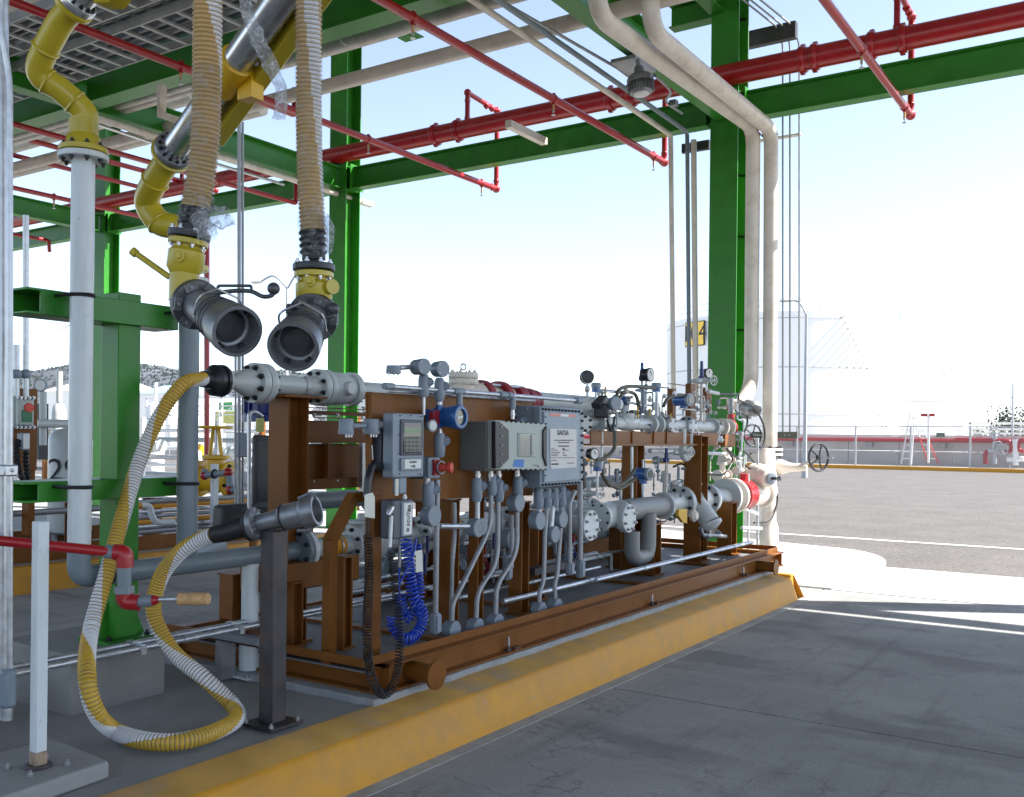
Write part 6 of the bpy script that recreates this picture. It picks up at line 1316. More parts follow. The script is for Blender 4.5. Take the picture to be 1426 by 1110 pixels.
def hub(par, a, b, r_, mt_=BOLTZ): MB().lathe(a, b - a, [(0, r_), ((b - a).length * .3, r_), ((b - a).length * .32, r_ * 1.25), ((b - a).length * .62, r_ * 1.25), ((b - a).length * .64, r_), ((b - a).length, r_)], 8).build('union', mt_, par)
def run(label, pts, wpx=8.5, mt_=GALVD, items=(), x=XC, rad=.06, nm='conduit'):
    P = [at(a, b, x=x + (c[0] if c else 0)) for a, b, *c in pts]; r_ = m(P[0], wpx) / 2
    t = thing(nm, label, 'conduit', P[-1], 'grey conduits on the skid front'); MB().tube(P, r_, 12, rad=rad).build('pipe', mt_, t)
    for kind, px, py, *r in items:
        p = at(px, py, x=x + (r[1] if len(r) > 1 else 0))
        if kind == 's': fitting(t, p, (r[0] if r else 1.0))
        elif kind == 'j': jbox(t, p, m(p, r[0]))
        elif kind == 'u': hub(t, p + Z * .035, p - Z * .035, m(p, r[0] if r else 4))
        elif kind == 'L': MB().box(p, (.05, .055, m(p, r[0] * 2))).build('access_body', BOXG, t, bev=.014); MB().box(p + X * .028, (.008, .04, m(p, r[0] * 1.6))).build('access_cover', BOXG, t, bev=.003)
    return t
# ---- access controller with keypad
ac = thing('access_controller', 'grey box with green display and keypad window and white handwritten label', 'control box', at(565, 620, x=-3.4))
xbox((531, 584), (556, 655), -3.46, .06, 'rear_box', BOXD, ac, bev=.006)
F = xbox((547, 575), (590, 664), -3.36, .07, 'front_housing', BOXG, ac, bev=.008)
xbox((547.5, 576.5), (552, 663), -3.352, .02, 'edge_strip', BOXG, ac, bev=.003)
xbox((559, 584), (589, 634), -3.350, .02, 'bezel', BOXD, ac, bev=.006); xbox((562, 587), (587.5, 632), -3.346, .02, 'display_window', GLASS, ac, bev=.01)
xbox((563, 588.5), (586.5, 596), -3.3448, .006, 'display_top', mat('display grey', (.2, .18, .18), .3), ac); xbox((563, 596.5), (586.5, 604), -3.3447, .006, 'lcd', LCD, ac)
kp = mat('key grey', (.09, .11, .11), .5)
for i in range(4):
    for j in range(4): xbox((565 + i * 5.3, 608 + j * 5.6), (569 + i * 5.3, 612 + j * 5.6), -3.3438, .004, 'key', kp, ac)
xbox((559, 638), (589, 655), -3.348, .02, 'label_frame', BOXG, ac, bev=.004); xbox((564, 640), (586.5, 652.5), -3.344, .006, 'label_plate', PAPER, ac, bev=.002)
text(ac, 'ULLIMAT', at(575.5, 643.5, x=-3.342), .016, INK, Y, Z); text(ac, 'scully', at(575.5, 649, x=-3.342), .018, INK, Y, Z)
for px, py in ((557, 579), (572, 579), (586, 580), (556, 660), (585, 660), (556, 605), (556, 632)): bolt(ac, at(px, py, x=-3.352), X, .004, BOLTM)
xbox((536, 621), (545, 649), -3.452, .01, 'name_label', PLATE, ac)
rd_ = thing('card_reader_disc', 'small round grey disc at the right edge of the keypad box', 'disc', at(597, 593, x=-3.35)); p = at(597, 593, x=-3.38)
MB().lathe(p, X - Y * .2, [(0, m(p, 7)), (.03, m(p, 8.5)), (.035, m(p, 8.5)), (.036, m(p, 7))], 22).build('rim', BOXG, rd_); MB().lathe(p + (X - Y * .2).normalized() * .03, X - Y * .2, [(0, m(p, 6.3)), (.008, m(p, 6.3))], 22).build('lens', LENS, rd_)
# left junction boxes with black cord plug
lj = thing('junction_pair', 'two pale grey junction boxes left of the keypad box, screws underneath', 'junction box', at(490, 595, x=-3.45))
for px, w in ((482, 11), (517, 12)):
    p = at(px, 594, x=-3.44); MB().lathe(p - Z * .04, Z, [(0, m(p, w) * .95), (.012, m(p, w)), (.022, m(p, w)), (.024, m(p, w) * .92), (.075, m(p, w) * .9), (.08, m(p, w) * .8)], 22).build('junction_box', BOXG, lj)
    for s in (-1, 0, 1): MB().cyl(p - Z * .04 + Y * s * .02 + X * .02, p - Z * .055 + Y * s * .02 + X * .02, .005, n=6).build('screw', BOLTZ, lj)
MB().cyl(at(490, 593, x=-3.44), at(508, 593, x=-3.44), .014).build('nipple', BOXG, lj); MB().cyl(at(524, 592, x=-3.44), at(534, 592, x=-3.44), .02).build('nipple', GALV, lj)
# ---- upper left junctions over the plate
uj = thing('junction_boxes', 'round grey junction boxes on thin seals standing above the brown plate', 'junction box', at(590, 515, x=-3.44))
p = at(548, 513, x=-3.44); MB().lathe(p - Z * .03, Z, [(0, m(p, 10)), (.01, m(p, 10.5)), (.045, m(p, 10))], 20).build('junction_box', BOXG, uj)
MB().cyl(at(556, 512, x=-3.44), at(576, 511, x=-3.44), .014).build('nipple', GALV, uj)
for s in (-6, 0, 6): MB().cyl(at(548 + s, 519, x=-3.43), at(548 + s, 523, x=-3.43), .005, n=6).build('screw', BOLTZ, uj)
jbox(uj, at(586, 511, x=-3.40), m(at(586, 511, x=-3.4), 11.5), X - Y * .3, .10); jbox(uj, at(613, 514, x=-3.40), m(at(613, 514, x=-3.4), 11.5), X - Y * .3, .08)
for px, a, b in ((590, 523, 548), (612, 526, 556)):
    MB().cyl(at(px, a, x=XC), at(px, b + 4, x=XC), m(at(px, a, x=XC), 5), n=14).build('seal_body', BOXG, uj); fitting(uj, at(px, (a + b) / 2 + 2, x=XC), 1.15)
MB().cyl(at(590, 550, x=XC), at(590, 578, x=XC), m(at(590, 560, x=XC), 2.6), n=12).build('conduit', GALV, uj)
tc = thing('conduit', 'bright conduit running level along the top edge of the brown plate', 'conduit', at(680, 549, x=XC), 'grey conduits on the skid front')
zt1 = at(660, 547, x=XC).z; yA_, yB_ = at(541, 543, x=XC).y, at(805, 558, x=XC).y
MB().cyl((XC, yA_, zt1), (XC, yB_, zt1), m((XC, 5, 1.8), 3), n=12).build('pipe', GALV, tc); MB().cyl((XC - .05, yA_ + .05, zt1 - .02), (XC - .05, yB_ - .5, zt1 - .02), m((XC, 5, 1.8), 2.2), n=12).build('pipe', GALV, tc)
for px in (541, 640, 700, 805): p = V((XC, at(px, 548, x=XC).y, zt1)); MB().cyl(p - Y * .035, p + Y * .035, m(p, 5), n=14).build('conduit_joint', BOXG, tc)
for px in (640, 714): p = V((XC, at(px, 548, x=XC).y, zt1)); MB().tube([p - Y * .06, p, p - Z * .09], m(p, 4.6), 12, rad=.03).build('elbow', BOXG, tc); hub(tc, p - Z * .09, p - Z * .15, m(p, 3.4))
# ---- blue transmitter with window, and seal below
bt2 = thing('blue_transmitter', 'large blue transmitter with round glass window and dark red end, on the brown plate', 'transmitter', at(625, 580, x=-3.35)); p = at(640, 581, x=-3.30); q_ = m(p, 1)
MB().lathe(p - X * .17, X, [(0, q_ * 14), (.02, q_ * 15), (.12, q_ * 14.5), (.121, q_ * 16.5), (.155, q_ * 17)], 30).build('housing', BLUE, bt2); MB().lathe(p - X * .016, X, [(0, q_ * 17), (.02, q_ * 17), (.03, q_ * 15.5), (.03, q_ * 11.5), (.015, q_ * 11)], 30, cap=False).build('window_ring', BLUE, bt2)
MB().lathe(p - X * .01, X, [(0, q_ * 11.5), (.012, q_ * 11.5)], 26).build('window_glass', GLASS, bt2); MB().box(p + X * .004, (.003, .05, .012), Matrix.Rotation(.2, 3, 'X')).build('display_needle', PAPER, bt2)
xbox((604, 570), (616, 596), -3.40, .06, 'side_block', BLUE, bt2, bev=.006); xbox((603.5, 573), (607, 593), -3.385, .03, 'maker_plate', REDM, bt2); xbox((606, 571), (612, 592), -3.394, .01, 'maker_plate', REDM, bt2)
hub(bt2, at(612, 566, x=XC), at(612, 556, x=XC), m(p, 3.6)); MB().cyl(at(612, 572, x=XC), at(612, 564, x=XC), m(p, 5)).build('boss', BLUE, bt2); hub(bt2, at(612, 597, x=XC), at(612, 608, x=XC), m(p, 3.6))
fitting(bt2, at(612, 620, x=XC), 1.25); MB().cyl(at(612, 608, x=XC), at(612, 634, x=XC), m(p, 3.8), n=14).build('seal_body', BOXG, bt2)
# stop button box
sb = thing('stop_button_box', 'dark box with red push button right of the keypad box', 'push button box', at(605, 650, x=-3.4)); xbox((590, 636), (603, 667), -3.42, .12, 'body', BOXD, sb, bev=.006); xbox((597, 637), (613, 666), -3.40, .03, 'cover', BOXG, sb, bev=.006)
xbox((605, 640), (613, 662), -3.385, .02, 'button_plate', REDM, sb); p = at(612, 651, x=-3.385); MB().lathe(p, X + Y * .3, [(0, .022), (.05, .022), (.055, .03), (.075, .03), (.08, .018)], 18).build('red_button', REDL, sb); MB().torus(p + X * .012, X, .035, .006, 20, 6).build('guard_ring', CAST, sb)
# ---- enclosure with window
en = thing('display_enclosure', 'large pale grey box with black corners and a square window in the middle', 'control box', at(720, 620, x=-3.3))
pA, pB = at(689, 585, x=-3.26), at(762, 656, x=-3.26); xs_ = -3.26
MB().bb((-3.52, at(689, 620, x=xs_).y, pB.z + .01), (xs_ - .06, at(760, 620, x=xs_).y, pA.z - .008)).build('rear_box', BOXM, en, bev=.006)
def pp(px, py, x=xs_): return at(px, py, x=x)
MB().prism([pp(690, 585), pp(762, 590), pp(762, 655), pp(690, 654)], (-.06, 0, 0)).build('front_frame', BOXL, en, bev=.006)
for pts in ([(690, 587), (696, 587), (709, 599), (709, 639), (697, 652), (690, 652)], [(762, 593), (757, 600), (757, 636), (762, 650)]): MB().prism([pp(a, b, xs_ + .012) for a, b in pts], (-.03, 0, 0)).build('black_corner', BLACKP, en, bev=.004)
MB().prism([pp(a, b, xs_ + .008) for a, b in ((722, 603), (747, 604), (747, 637), (722, 636))], (-.02, 0, 0)).build('window_frame', BOXL, en, bev=.006); MB().prism([pp(a, b, xs_ + .010) for a, b in ((724, 605), (743, 606), (743, 635), (724, 634))], (-.02, 0, 0)).build('window_glass', mat('pale display glass', (.22, .25, .24), .12, coat=.4), en)
MB().prism([pp(a, b, xs_ + .011) for a, b in ((738.5, 606), (740.5, 606), (740.5, 634), (738.5, 634))], (-.01, 0, 0)).build('glass_edge', BOXD, en)
MB().prism([pp(a, b, xs_ + .001) for a, b in ((716, 640), (730, 640), (729, 651), (714, 650))], (-.004, 0, 0)).build('blue_sticker', BLUL, en); MB().prism([pp(a, b, xs_ + .001) for a, b in ((742, 647), (750, 648), (750, 652), (749, 652), (749, 649), (742, 648))], (-.004, 0, 0)).build('pen_mark', INK, en)
for i in range(9): bolt(en, pp(704.5 + i * 6.9, 586.8 + i * .45, xs_), X, .006, BOLTM); bolt(en, pp(704 + i * 6.9, 654.2 - i * .05, xs_), X, .006, BOLTM)
for i in range(5): bolt(en, pp(698, 594 + i * 13, xs_ + .012), X, .005, BOLTZ)
# ---- name plate panel
sd_ = thing('name_plate_panel', 'blue grey bolted cast enclosure with white SIADSA name plate', 'control box', at(785, 620, x=-3.3)); xs2 = -3.30
def p2(px, py, o=0): return at(px, py, x=xs2 + o)
MB().bb((-3.50, p2(753, 620).y, p2(780, 678).z), (xs2 - .05, p2(808, 620).y, p2(780, 566).z)).build('rear_box', BOXG, sd_, bev=.008); MB().prism([p2(752, 566), p2(812, 570), p2(812, 674), p2(752, 679)], (-.05, 0, 0)).build('cover', BOXG, sd_, bev=.006); MB().prism([p2(758, 573, .014), p2(807, 575.5, .014), p2(807, 668, .014), p2(758, 672, .014)], (-.02, 0, 0)).build('raised_cover', mat('blue grey cover', (.25, .31, .37), .42), sd_, bev=.004)
for i in range(12): bolt(sd_, p2(755 + i * 4.6, 569.6 + i * .32), X, .0085, BOLTM); bolt(sd_, p2(755 + i * 4.6, 675.3 - i * .3), X, .0085, BOLTM)
for i in range(10): bolt(sd_, p2(810, 576 + i * 10.2), X, .009, BOLTM)
for py in (581, 662): bolt(sd_, p2(757, py, .0), X, .010, BOLTM)
npl = MB().prism([p2(766, 597, .018), p2(803, 598, .018), p2(803, 651, .018), p2(767, 653, .018)], (-.006, 0, 0)).build('name_plate', PLATE, sd_); MB().prism([p2(765, 575.5, .016), p2(802, 577.5, .016), p2(802, 581, .016), p2(765, 579.5, .016)], (-.004, 0, 0)).build('warning_label', mat('warning label', (.65, .22, .18), .5), sd_)
MB().prism([p2(781, 576.6, .017), p2(792, 577.2, .017), p2(792, 580.5, .017), p2(781, 580, .017)], (-.004, 0, 0)).build('warning_label_centre', PAPER, sd_)
text(sd_, 'SIADSA', p2(784, 603, .0195), .047, INK, Y, Z)
for py, w, h in ((612.5, 26, 1.3), (615.6, 16, 1.3), (620.5, 15, 1.6), (625, 4, 1), (625, 4, 1)): MB().prism([p2(785 - w / 2, py, .0192), p2(785 + w / 2, py, .0192), p2(785 + w / 2, py + h, .0192), p2(785 - w / 2, py + h, .0192)], (-.0012, 0, 0)).build('printed_line', INK, sd_)
for py, w, w2 in ((624, 4, 2), (626.5, 9, 8), (629.5, 12, 2), (631.8, 10, 3), (634, 9, 6), (641, 8, 0)):
    MB().prism([p2(768, py, .0192), p2(768 + w, py, .0192), p2(768 + w, py + .9, .0192), p2(768, py + .9, .0192)], (-.0012, 0, 0)).build('printed_line', INK, sd_)
    if w2: MB().prism([p2(784, py, .0192), p2(784 + w2, py, .0192), p2(784 + w2, py + .9, .0192), p2(784, py + .9, .0192)], (-.0012, 0, 0)).build('printed_line', INK, sd_)
MB().prism([p2(767.5, 637.3, .0192), p2(801, 637, .0192), p2(801, 637.7, .0192), p2(767.5, 638, .0192)], (-.0012, 0, 0)).build('printed_line', INK, sd_)
MB().prism([p2(790, 644.5, .0192), p2(800, 644.3, .0192), p2(800, 645.3, .0192), p2(790, 645.5, .0192)], (-.0012, 0, 0)).build('printed_line', INK, sd_); MB().prism([p2(768, 645.5, .0192), p2(778, 645.3, .0192), p2(778, 647.3, .0192), p2(768, 647.5, .0192)], (-.0012, 0, 0)).build('printed_line', INK, sd_)
MB().prism([p2(727, 582, -.1), p2(752, 578, -.1), p2(752, 600, -.1), p2(727, 600, -.1)], (-.06, 0, 0)).build('side_lug', BOXG, sd_, bev=.01); MB().torus(p2(736, 569, -.1), X, .012, .004, 16, 6).build('lifting_eye', GALV, sd_)
# ---- plug box with lettering
pk = thing('plug_holder', 'grey box with vertical scully lettering hanging below the keypad box', 'control box', at(560, 720, x=-3.36)); xbox((548, 697), (575, 748), -3.34, .09, 'body', BOXD, pk, bev=.008); xbox((560, 699), (575, 746), -3.332, .03, 'face', BOXG, pk, bev=.004); xbox((563, 701), (573.5, 744), -3.329, .01, 'label_plate', PAPER, pk, bev=.002)
text(pk, 'scully', at(568.5, 721, x=-3.327), .042, INK, Z, -Y); MB().torus(at(568, 738, x=-3.327), X, .008, .0022, 18, 5).build('emblem', INK, pk)
for i in range(3): MB().prism([at(569 + i * 1.4, 703, x=-3.3275), at(569.6 + i * 1.4, 703, x=-3.3275), at(569.6 + i * 1.4, 711, x=-3.3275), at(569 + i * 1.4, 711, x=-3.3275)], (-.001, 0, 0)).build('printed_line', INK, pk)
xbox((556, 664), (567, 688), -3.37, .05, 'bracket', BOXG, pk, bev=.01); hub(pk, at(563, 688, x=-3.38), at(563, 698, x=-3.38), .013); xbox((551, 667), (555, 690), -3.36, .006, 'hanging_tag', TAG, pk)
MB().lathe(at(541, 718, x=-3.34), at(546, 705, x=-3.34) - at(541, 718, x=-3.34), [(0, .012), (.02, .018), (.05, .018), (.055, .01)], 10).build('clip', BOLTZ, pk); MB().cyl(at(545, 718, x=-3.34), at(543, 762, x=-3.34), .011).build('clip_tube', GALV, pk); MB().cyl(at(558, 750, x=-3.33), at(556, 790, x=-3.33), .011).build('cord_ferrule', CAST, pk)
# ---- coiled cords
def coil(nm, label, path, R_, r_, pitch, mt_, x_=None):
    P = resample(smooth_path(path, 12), .004); t = thing(nm, label, 'coiled cord', path[0], 'coiled cords hanging from the control boxes'); pts = []; T0 = (P[1] - P[0]).normalized(); u, w, _ = basis(T0); s = 0
    for i in range(len(P) - 1):
        T = (P[i + 1] - P[i]).normalized(); q = T0.rotation_difference(T); u = q @ u; w = q @ w; T0 = T
        for k_ in range(1): a = s / pitch * 2 * pi; pts.append(P[i] + (u * cos(a) + w * sin(a)) * R_); s += .004 * (pitch / .018)
    return t, P
def coil2(nm, label, path, R_, r_, pitch, mt_):
    P = resample(smooth_path(path, 12), pitch / 12); t = thing(nm, label, 'coiled cord', path[0], 'coiled cords hanging from the control boxes'); pts = []; T0 = (P[1] - P[0]).normalized(); u, w, _ = basis(T0)
    for i in range(len(P) - 1):
        T = (P[i + 1] - P[i]).normalized(); q = T0.rotation_difference(T); u = q @ u; w = q @ w; T0 = T; a = i / 12 * 2 * pi; pts.append(P[i] + (u * cos(a) + w * sin(a)) * R_)
    MB().tube(pts, r_, 6).build('coil', mt_, t); return t
def ac_(px, py, x=-3.22): return at(px, py, x=x)
c1 = coil2('coiled_cord', 'black coiled cord hanging in a long loop in front of the skid corner', [ac_(512, 745, -3.4), ac_(514, 800, -3.33), ac_(511, 880, -3.2), ac_(514, 930), ac_(523, 957), ac_(534, 967), ac_(546, 957), ac_(555, 925), ac_(556, 870, -3.24), ac_(549, 800, -3.3), ac_(546, 768, -3.33)], .021, .0034, .0165, BLACK)
MB().tube([ac_(515, 655, -3.42), ac_(513, 700, -3.4), ac_(512, 745, -3.4)], .007, 8).build('straight_lead', BLACK, c1); MB().tube([ac_(532, 650, -3.44), ac_(518, 648, -3.42), ac_(513, 665, -3.4), ac_(511, 692, -3.4)], .021, 12, rad=.02, rf=None).build('plug', BLACKP, c1)
for k_ in range(4): MB().torus(ac_(513.5 - k_ * .5, 668 + k_ * 6, -3.41), Z, .021, .005, 16, 6).build('plug_ring', BLACK, c1)
MB().prism([ac_(508, 689, -3.37), ac_(519, 686, -3.37), ac_(522, 692, -3.37), ac_(522, 722, -3.37), ac_(508, 720, -3.37)], (-.003, 0, 0)).build('hanging_tag', TAG, c1); MB().cyl(ac_(519, 640, -3.4), ac_(518, 620, -3.4), .003, n=5).build('tag_wire', GALV, c1)
c2 = coil2('coiled_cord', 'blue coiled cord bundled in loops below the lettered box', [ac_(565, 752, -3.3), ac_(570, 790, -3.3), ac_(575, 830, -3.28), ac_(586, 848, -3.26), ac_(588, 868, -3.26), ac_(578, 884, -3.26), ac_(563, 890, -3.26), ac_(549, 876, -3.3), ac_(546, 858, -3.32)], .027, .0060, .021, COILB)
b_ = coil2('coil_tmp', 'x', [ac_(580, 758, -3.34), ac_(582, 800, -3.34), ac_(584, 830, -3.32), ac_(576, 850, -3.32), ac_(566, 862, -3.33), ac_(560, 845, -3.34), ac_(557, 828, -3.34)], .025, .0060, .021, COILB)
for ch in list(b_.children): ch.parent = c2; ch.location = ch.location + (b_.location - c2.location)
bpy.data.objects.remove(b_)
MB().tube(smooth_path([ac_(556, 790, -3.33), ac_(556, 830, -3.33), ac_(557, 835, -3.33)], 5), .006, 8).build('straight_lead', COILB, c2); MB().tube(smooth_path([ac_(580, 750, -3.30), ac_(575, 775, -3.29), ac_(563, 800, -3.29), ac_(557, 812, -3.30)], 5), .005, 8).build('straight_lead', COILB, c2)
MB().prism([ac_(574, 768, -3.30), ac_(588, 766, -3.30), ac_(589, 796, -3.30), ac_(575, 798, -3.30)], (-.003, 0, 0)).build('hanging_tag', TAG, c2)
for i in range(4): MB().prism([ac_(577, 773 + i * 6, -3.299), ac_(579, 773 + i * 6, -3.299), ac_(579, 777 + i * 6, -3.299), ac_(577, 777 + i * 6, -3.299)], (-.001, 0, 0)).build('tag_print', INK, c2)
# ---- conduits dropping from the boxes
run('straight vertical conduit under the red button box down to the deck', [(609, 668), (606, 880)], 8, GALVD, [('L', 606, 868, 15)])
run('conduit under the red button box with seal and large round junction', [(595, 668), (597, 715), (604, 722)], 8, GALV, [('u', 595, 672), ('s', 597, 688, 1.35), ('j', 600, 718, 15), ('u', 596, 700, 4)])
run('level conduit between two round junctions under the grey enclosure', [(612, 733), (652, 733)], 8, GALV, [('j', 662, 735, 13)], rad=0)
run('first conduit under the grey enclosure, dropping to a round junction', [(665, 657), (665, 725)], 7, GALV, [('u', 665, 662), ('s', 664, 682, 1.3), ('j', 667, 733, 12)])
run('second conduit, bending left to the leftmost round junction on the deck', [(683, 657), (684, 725), (676, 748), (640, 822), (630, 840), (629, 870)], 7, GALVD, [('u', 683, 662), ('s', 685, 675, 1.2), ('j', 629, 877, 13)], rad=.1)
run('third conduit, bending left to the second round junction on the deck', [(694, 657), (693, 770), (688, 790), (668, 820), (664, 835), (663, 866)], 7, GALVD, [('u', 694, 662), ('s', 695, 684, 1.2), ('j', 662, 873, 12.5)], rad=.1)
run('fourth conduit, bending left to the third round junction on the deck', [(720, 657), (720, 760), (714, 780), (696, 808), (691, 822), (690, 858)], 7, GALVD, [('u', 720, 662), ('s', 721, 678, 1.3), ('j', 719, 700, 13), ('j', 690, 866, 12)], rad=.1)
run('fifth conduit, short drop to a round junction behind the fourth', [(712, 717), (712, 790)], 7, GALVD, [('j', 710, 750, 15, -.03), ('L', 706, 790, 18)], x=XC - .06)
run('sixth conduit under the name plate panel with round junction', [(751, 680), (751, 715)], 7, GALV, [('s', 750, 694, 1.3), ('j', 748, 725, 13)])
run('seventh conduit, running down to the fourth round junction on the deck', [(761, 680), (761, 715), (759, 740), (757, 810), (751, 825), (751, 842)], 6.5, GALVD, [('s', 762, 694, 1.2), ('j', 751, 849, 11)], rad=.08)
run('eighth conduit ending in a round junction low under the name plate panel', [(772, 680), (768, 735)], 6.5, GALV, [('s', 772, 694, 1.2), ('j', 769, 744, 12)])
run('ninth conduit, running down to the rightmost round junction on the deck', [(783, 680), (780, 745), (776, 800), (772, 815), (773, 838)], 6.5, GALVD, [('s', 782, 692, 1.3), ('j', 780, 723, 12), ('j', 773, 844, 11)], rad=.08)
run('tenth conduit right of the name plate panel with an access fitting', [(800, 684), (793, 700), (793, 790)], 7, GALVD, [('L', 793, 792, 9)], rad=.05)
run('eleventh conduit, thickest, beside the bolts of the name plate panel', [(808, 650), (808, 800)], 8, GALVD, [('L', 808, 792, 13)])
run('thin bent conduit standing behind the first seal', [(633, 700), (634, 745), (630, 780), (628, 865)], 6, GALVD, [], x=XC - .1, rad=.08)
for j, (a, b, w) in enumerate((((700, 838), (1048, 744), 8), ((830, 808), (1048, 754), 6), ((560, 850), (835, 790), 6), ((600, 822), (880, 762), 6), ((420, 862), (620, 806), 7), ((500, 815), (640, 780), 6), ((450, 845), (560, 800), 9), ((680, 800), (830, 770), 7))):
    x_ = (-3.55, -3.48, -3.75, -4.0, -4.1, -4.4, -4.5, -4.3)[j]; p, q = at(*a, x=x_), at(*b, x=x_); zz = (p.z + q.z) / 2
    if j >= 2: p.z = q.z = max(zz, ZD + .03)
    else: p.z = q.z = max(p.z, ZD + .04)
    t = thing('deck_conduit', ['front galvanised conduit along the skid deck, longest', 'second galvanised conduit along the skid deck', 'third conduit lying on the deck behind the junctions', 'fourth conduit low on the deck behind the posts', 'conduit on the deck behind the bare steel post', 'short conduit high behind the coiled cords', 'thick conduit crossing behind the front brown post', 'conduit behind the seventh and eighth conduits near the deck'][j], 'conduit', p, 'conduits lying along the skid deck')
    MB().cyl(p, q, m(p, w) / 2, n=12).build('pipe', GALV, t)
    for f in (.25, .6, .85): c = p.lerp(q, f); MB().cyl(c - Y * .03, c + Y * .03, m(p, w) * .62, n=12).build('conduit_joint', GALV, t)
tag(MB().bb(at(745, 792, x=-3.6), at(800, 786, x=-3.68)).build('deck_strut', DARKC), 'dark strut lying on the deck below the name plate panel', 'strut')
# behind the panels: dark pump casing and electric motor seen between hose flange and post
mtx = at(368, 565, x=-5.6); t = thing('electric_motor', 'navy motor with yellow tag above a dark grey cabinet, left of the brown post', 'motor', mtx)
MB().lathe(mtx - Z * .12, Z, [(0, .16), (.05, .16), (.06, .13), (.3, .13), (.33, .09)], 20).build('motor_body', NAVY, t)
for i in range(12): a = 2 * pi * i / 12; MB().box(mtx + V((cos(a) * .135, sin(a) * .135, .05)), (.03, .006, .22), Matrix.Rotation(a, 3, 'Z')).build('fin', NAVY, t)
MB().box(at(362, 592, x=-5.45), (.01, .07, .10)).build('yellow_tag', mat('faded yellow tag', (.5, .52, .15), .6), t)
t = thing('dark_cabinet', 'dark grey cabinet standing behind the tall brown post', 'cabinet', at(368, 700, x=-5.6)); xbox((356, 606), (385, 705), -5.5, .05, 'body', mat('charcoal cabinet', (.04, .043, .045), .5), t, bev=.02); xbox((358, 612), (382, 700), -5.49, .02, 'door', mat('charcoal cabinet', (.04, .043, .045), .5), t, bev=.01)
xbox((310, 704), (392, 736), -5.3, .12, 'base_cover', mat('charcoal cabinet', (.04, .043, .045), .5), t, bev=.03)
for j, (px, y0, y1, w, x_) in enumerate(((347, 575, 720, 6, -5.2), (328, 485, 720, 3.5, -6.2), (333, 170, 720, 5, -6.3), (338, 170, 720, 3.5, -6.3))):
    p = at(px, 650, x=x_); t = thing('vertical_conduit', ['silver conduit with a bent top beside the navy motor', 'thin conduit left of the tall conduit pair', 'tall galvanised conduit rising to the canopy behind the left coupler', 'second tall conduit strapped beside the first'][j], 'conduit', (p.x, p.y, 0), 'vertical conduits behind the skid')
    P = [at(px, y1, x=x_), at(px, y0, x=x_)]
    if j == 0: P += [at(px + 8, y0 - 2, x=x_), at(px + 18, y0 + 5, x=x_)]
    MB().tube(P, m(p, w) / 2, 10, rad=.08 if j == 0 else 0).build('pipe', GALV if j == 0 else GALVD, t)
    if j == 3: MB().box(at(336, 620, x=x_ + .03), (.06, .1, .2)).build('access_fitting', BOXG, t, bev=.01)
# extra piping in the dark behind the skid front
bk = thing('rear_piping', 'grey process pipes and small flanges in the shade behind the skid posts', 'pipe', (-4.8, 7, .8))
for x_, z, r_ in ((-4.75, .62, .05), (-4.65, .80, .035), (-4.8, 1.15, .06)):
    MB().cyl((x_, 4.6, z), (x_, 9.6, z), r_, n=14).build('pipe', GREYP, bk)
    for yy in (5.4, 6.9, 8.3): flange(bk, (x_, yy, z), -Y, r_ * 1.9, .03, 6, BOXG, .010); flange(bk, (x_, yy + .04, z), Y, r_ * 1.9, .03, 0, BOXG)
for yy in (5.1, 6.0, 7.1, 8.0, 8.9): MB().tube([(-4.75, yy, .62), (-4.45, yy, .62), (-4.3, yy, ZL)], .03, 10, rad=.1).build('branch_pipe', GREYP, bk)

for j, (pts, w, mt_, lab) in enumerate((([(196, 704), (208, 704), (214, 728), (242, 727)], 9, WHITE, 'white S shaped pipe between the pedestal and the grey riser'), ([(150, 703), (196, 704)], 9, ORANGE, 'short orange banded pipe left of the white S shaped pipe'))):
    tag(MB().tube([at(a, b, x=-7.6) for a, b in pts], m(at(200, 704, x=-7.6), w) / 2, 14, rad=.1).build('process_pipe', mt_), lab, 'pipe')
t = thing('conduit_bank', 'bank of level grey and orange conduits seen low behind the grey riser', 'conduit', at(300, 720, x=-8.4))
for k_ in range(7):
    a, b = at(185, 700 + k_ * 7, x=-8.4), at(372, 690 + k_ * 6, x=-8.4); MB().cyl(a, V((a.x, b.y, a.z)), .024, n=8).build('pipe', (GALVD, ORANGE, GALV)[k_ % 3], t)
for yy in (7.5, 9.0, 10.5): MB().bb((-8.5, yy, 0), (-8.44, yy + .06, at(185, 700, x=-8.4).z)).build('stand', BROWN, t)

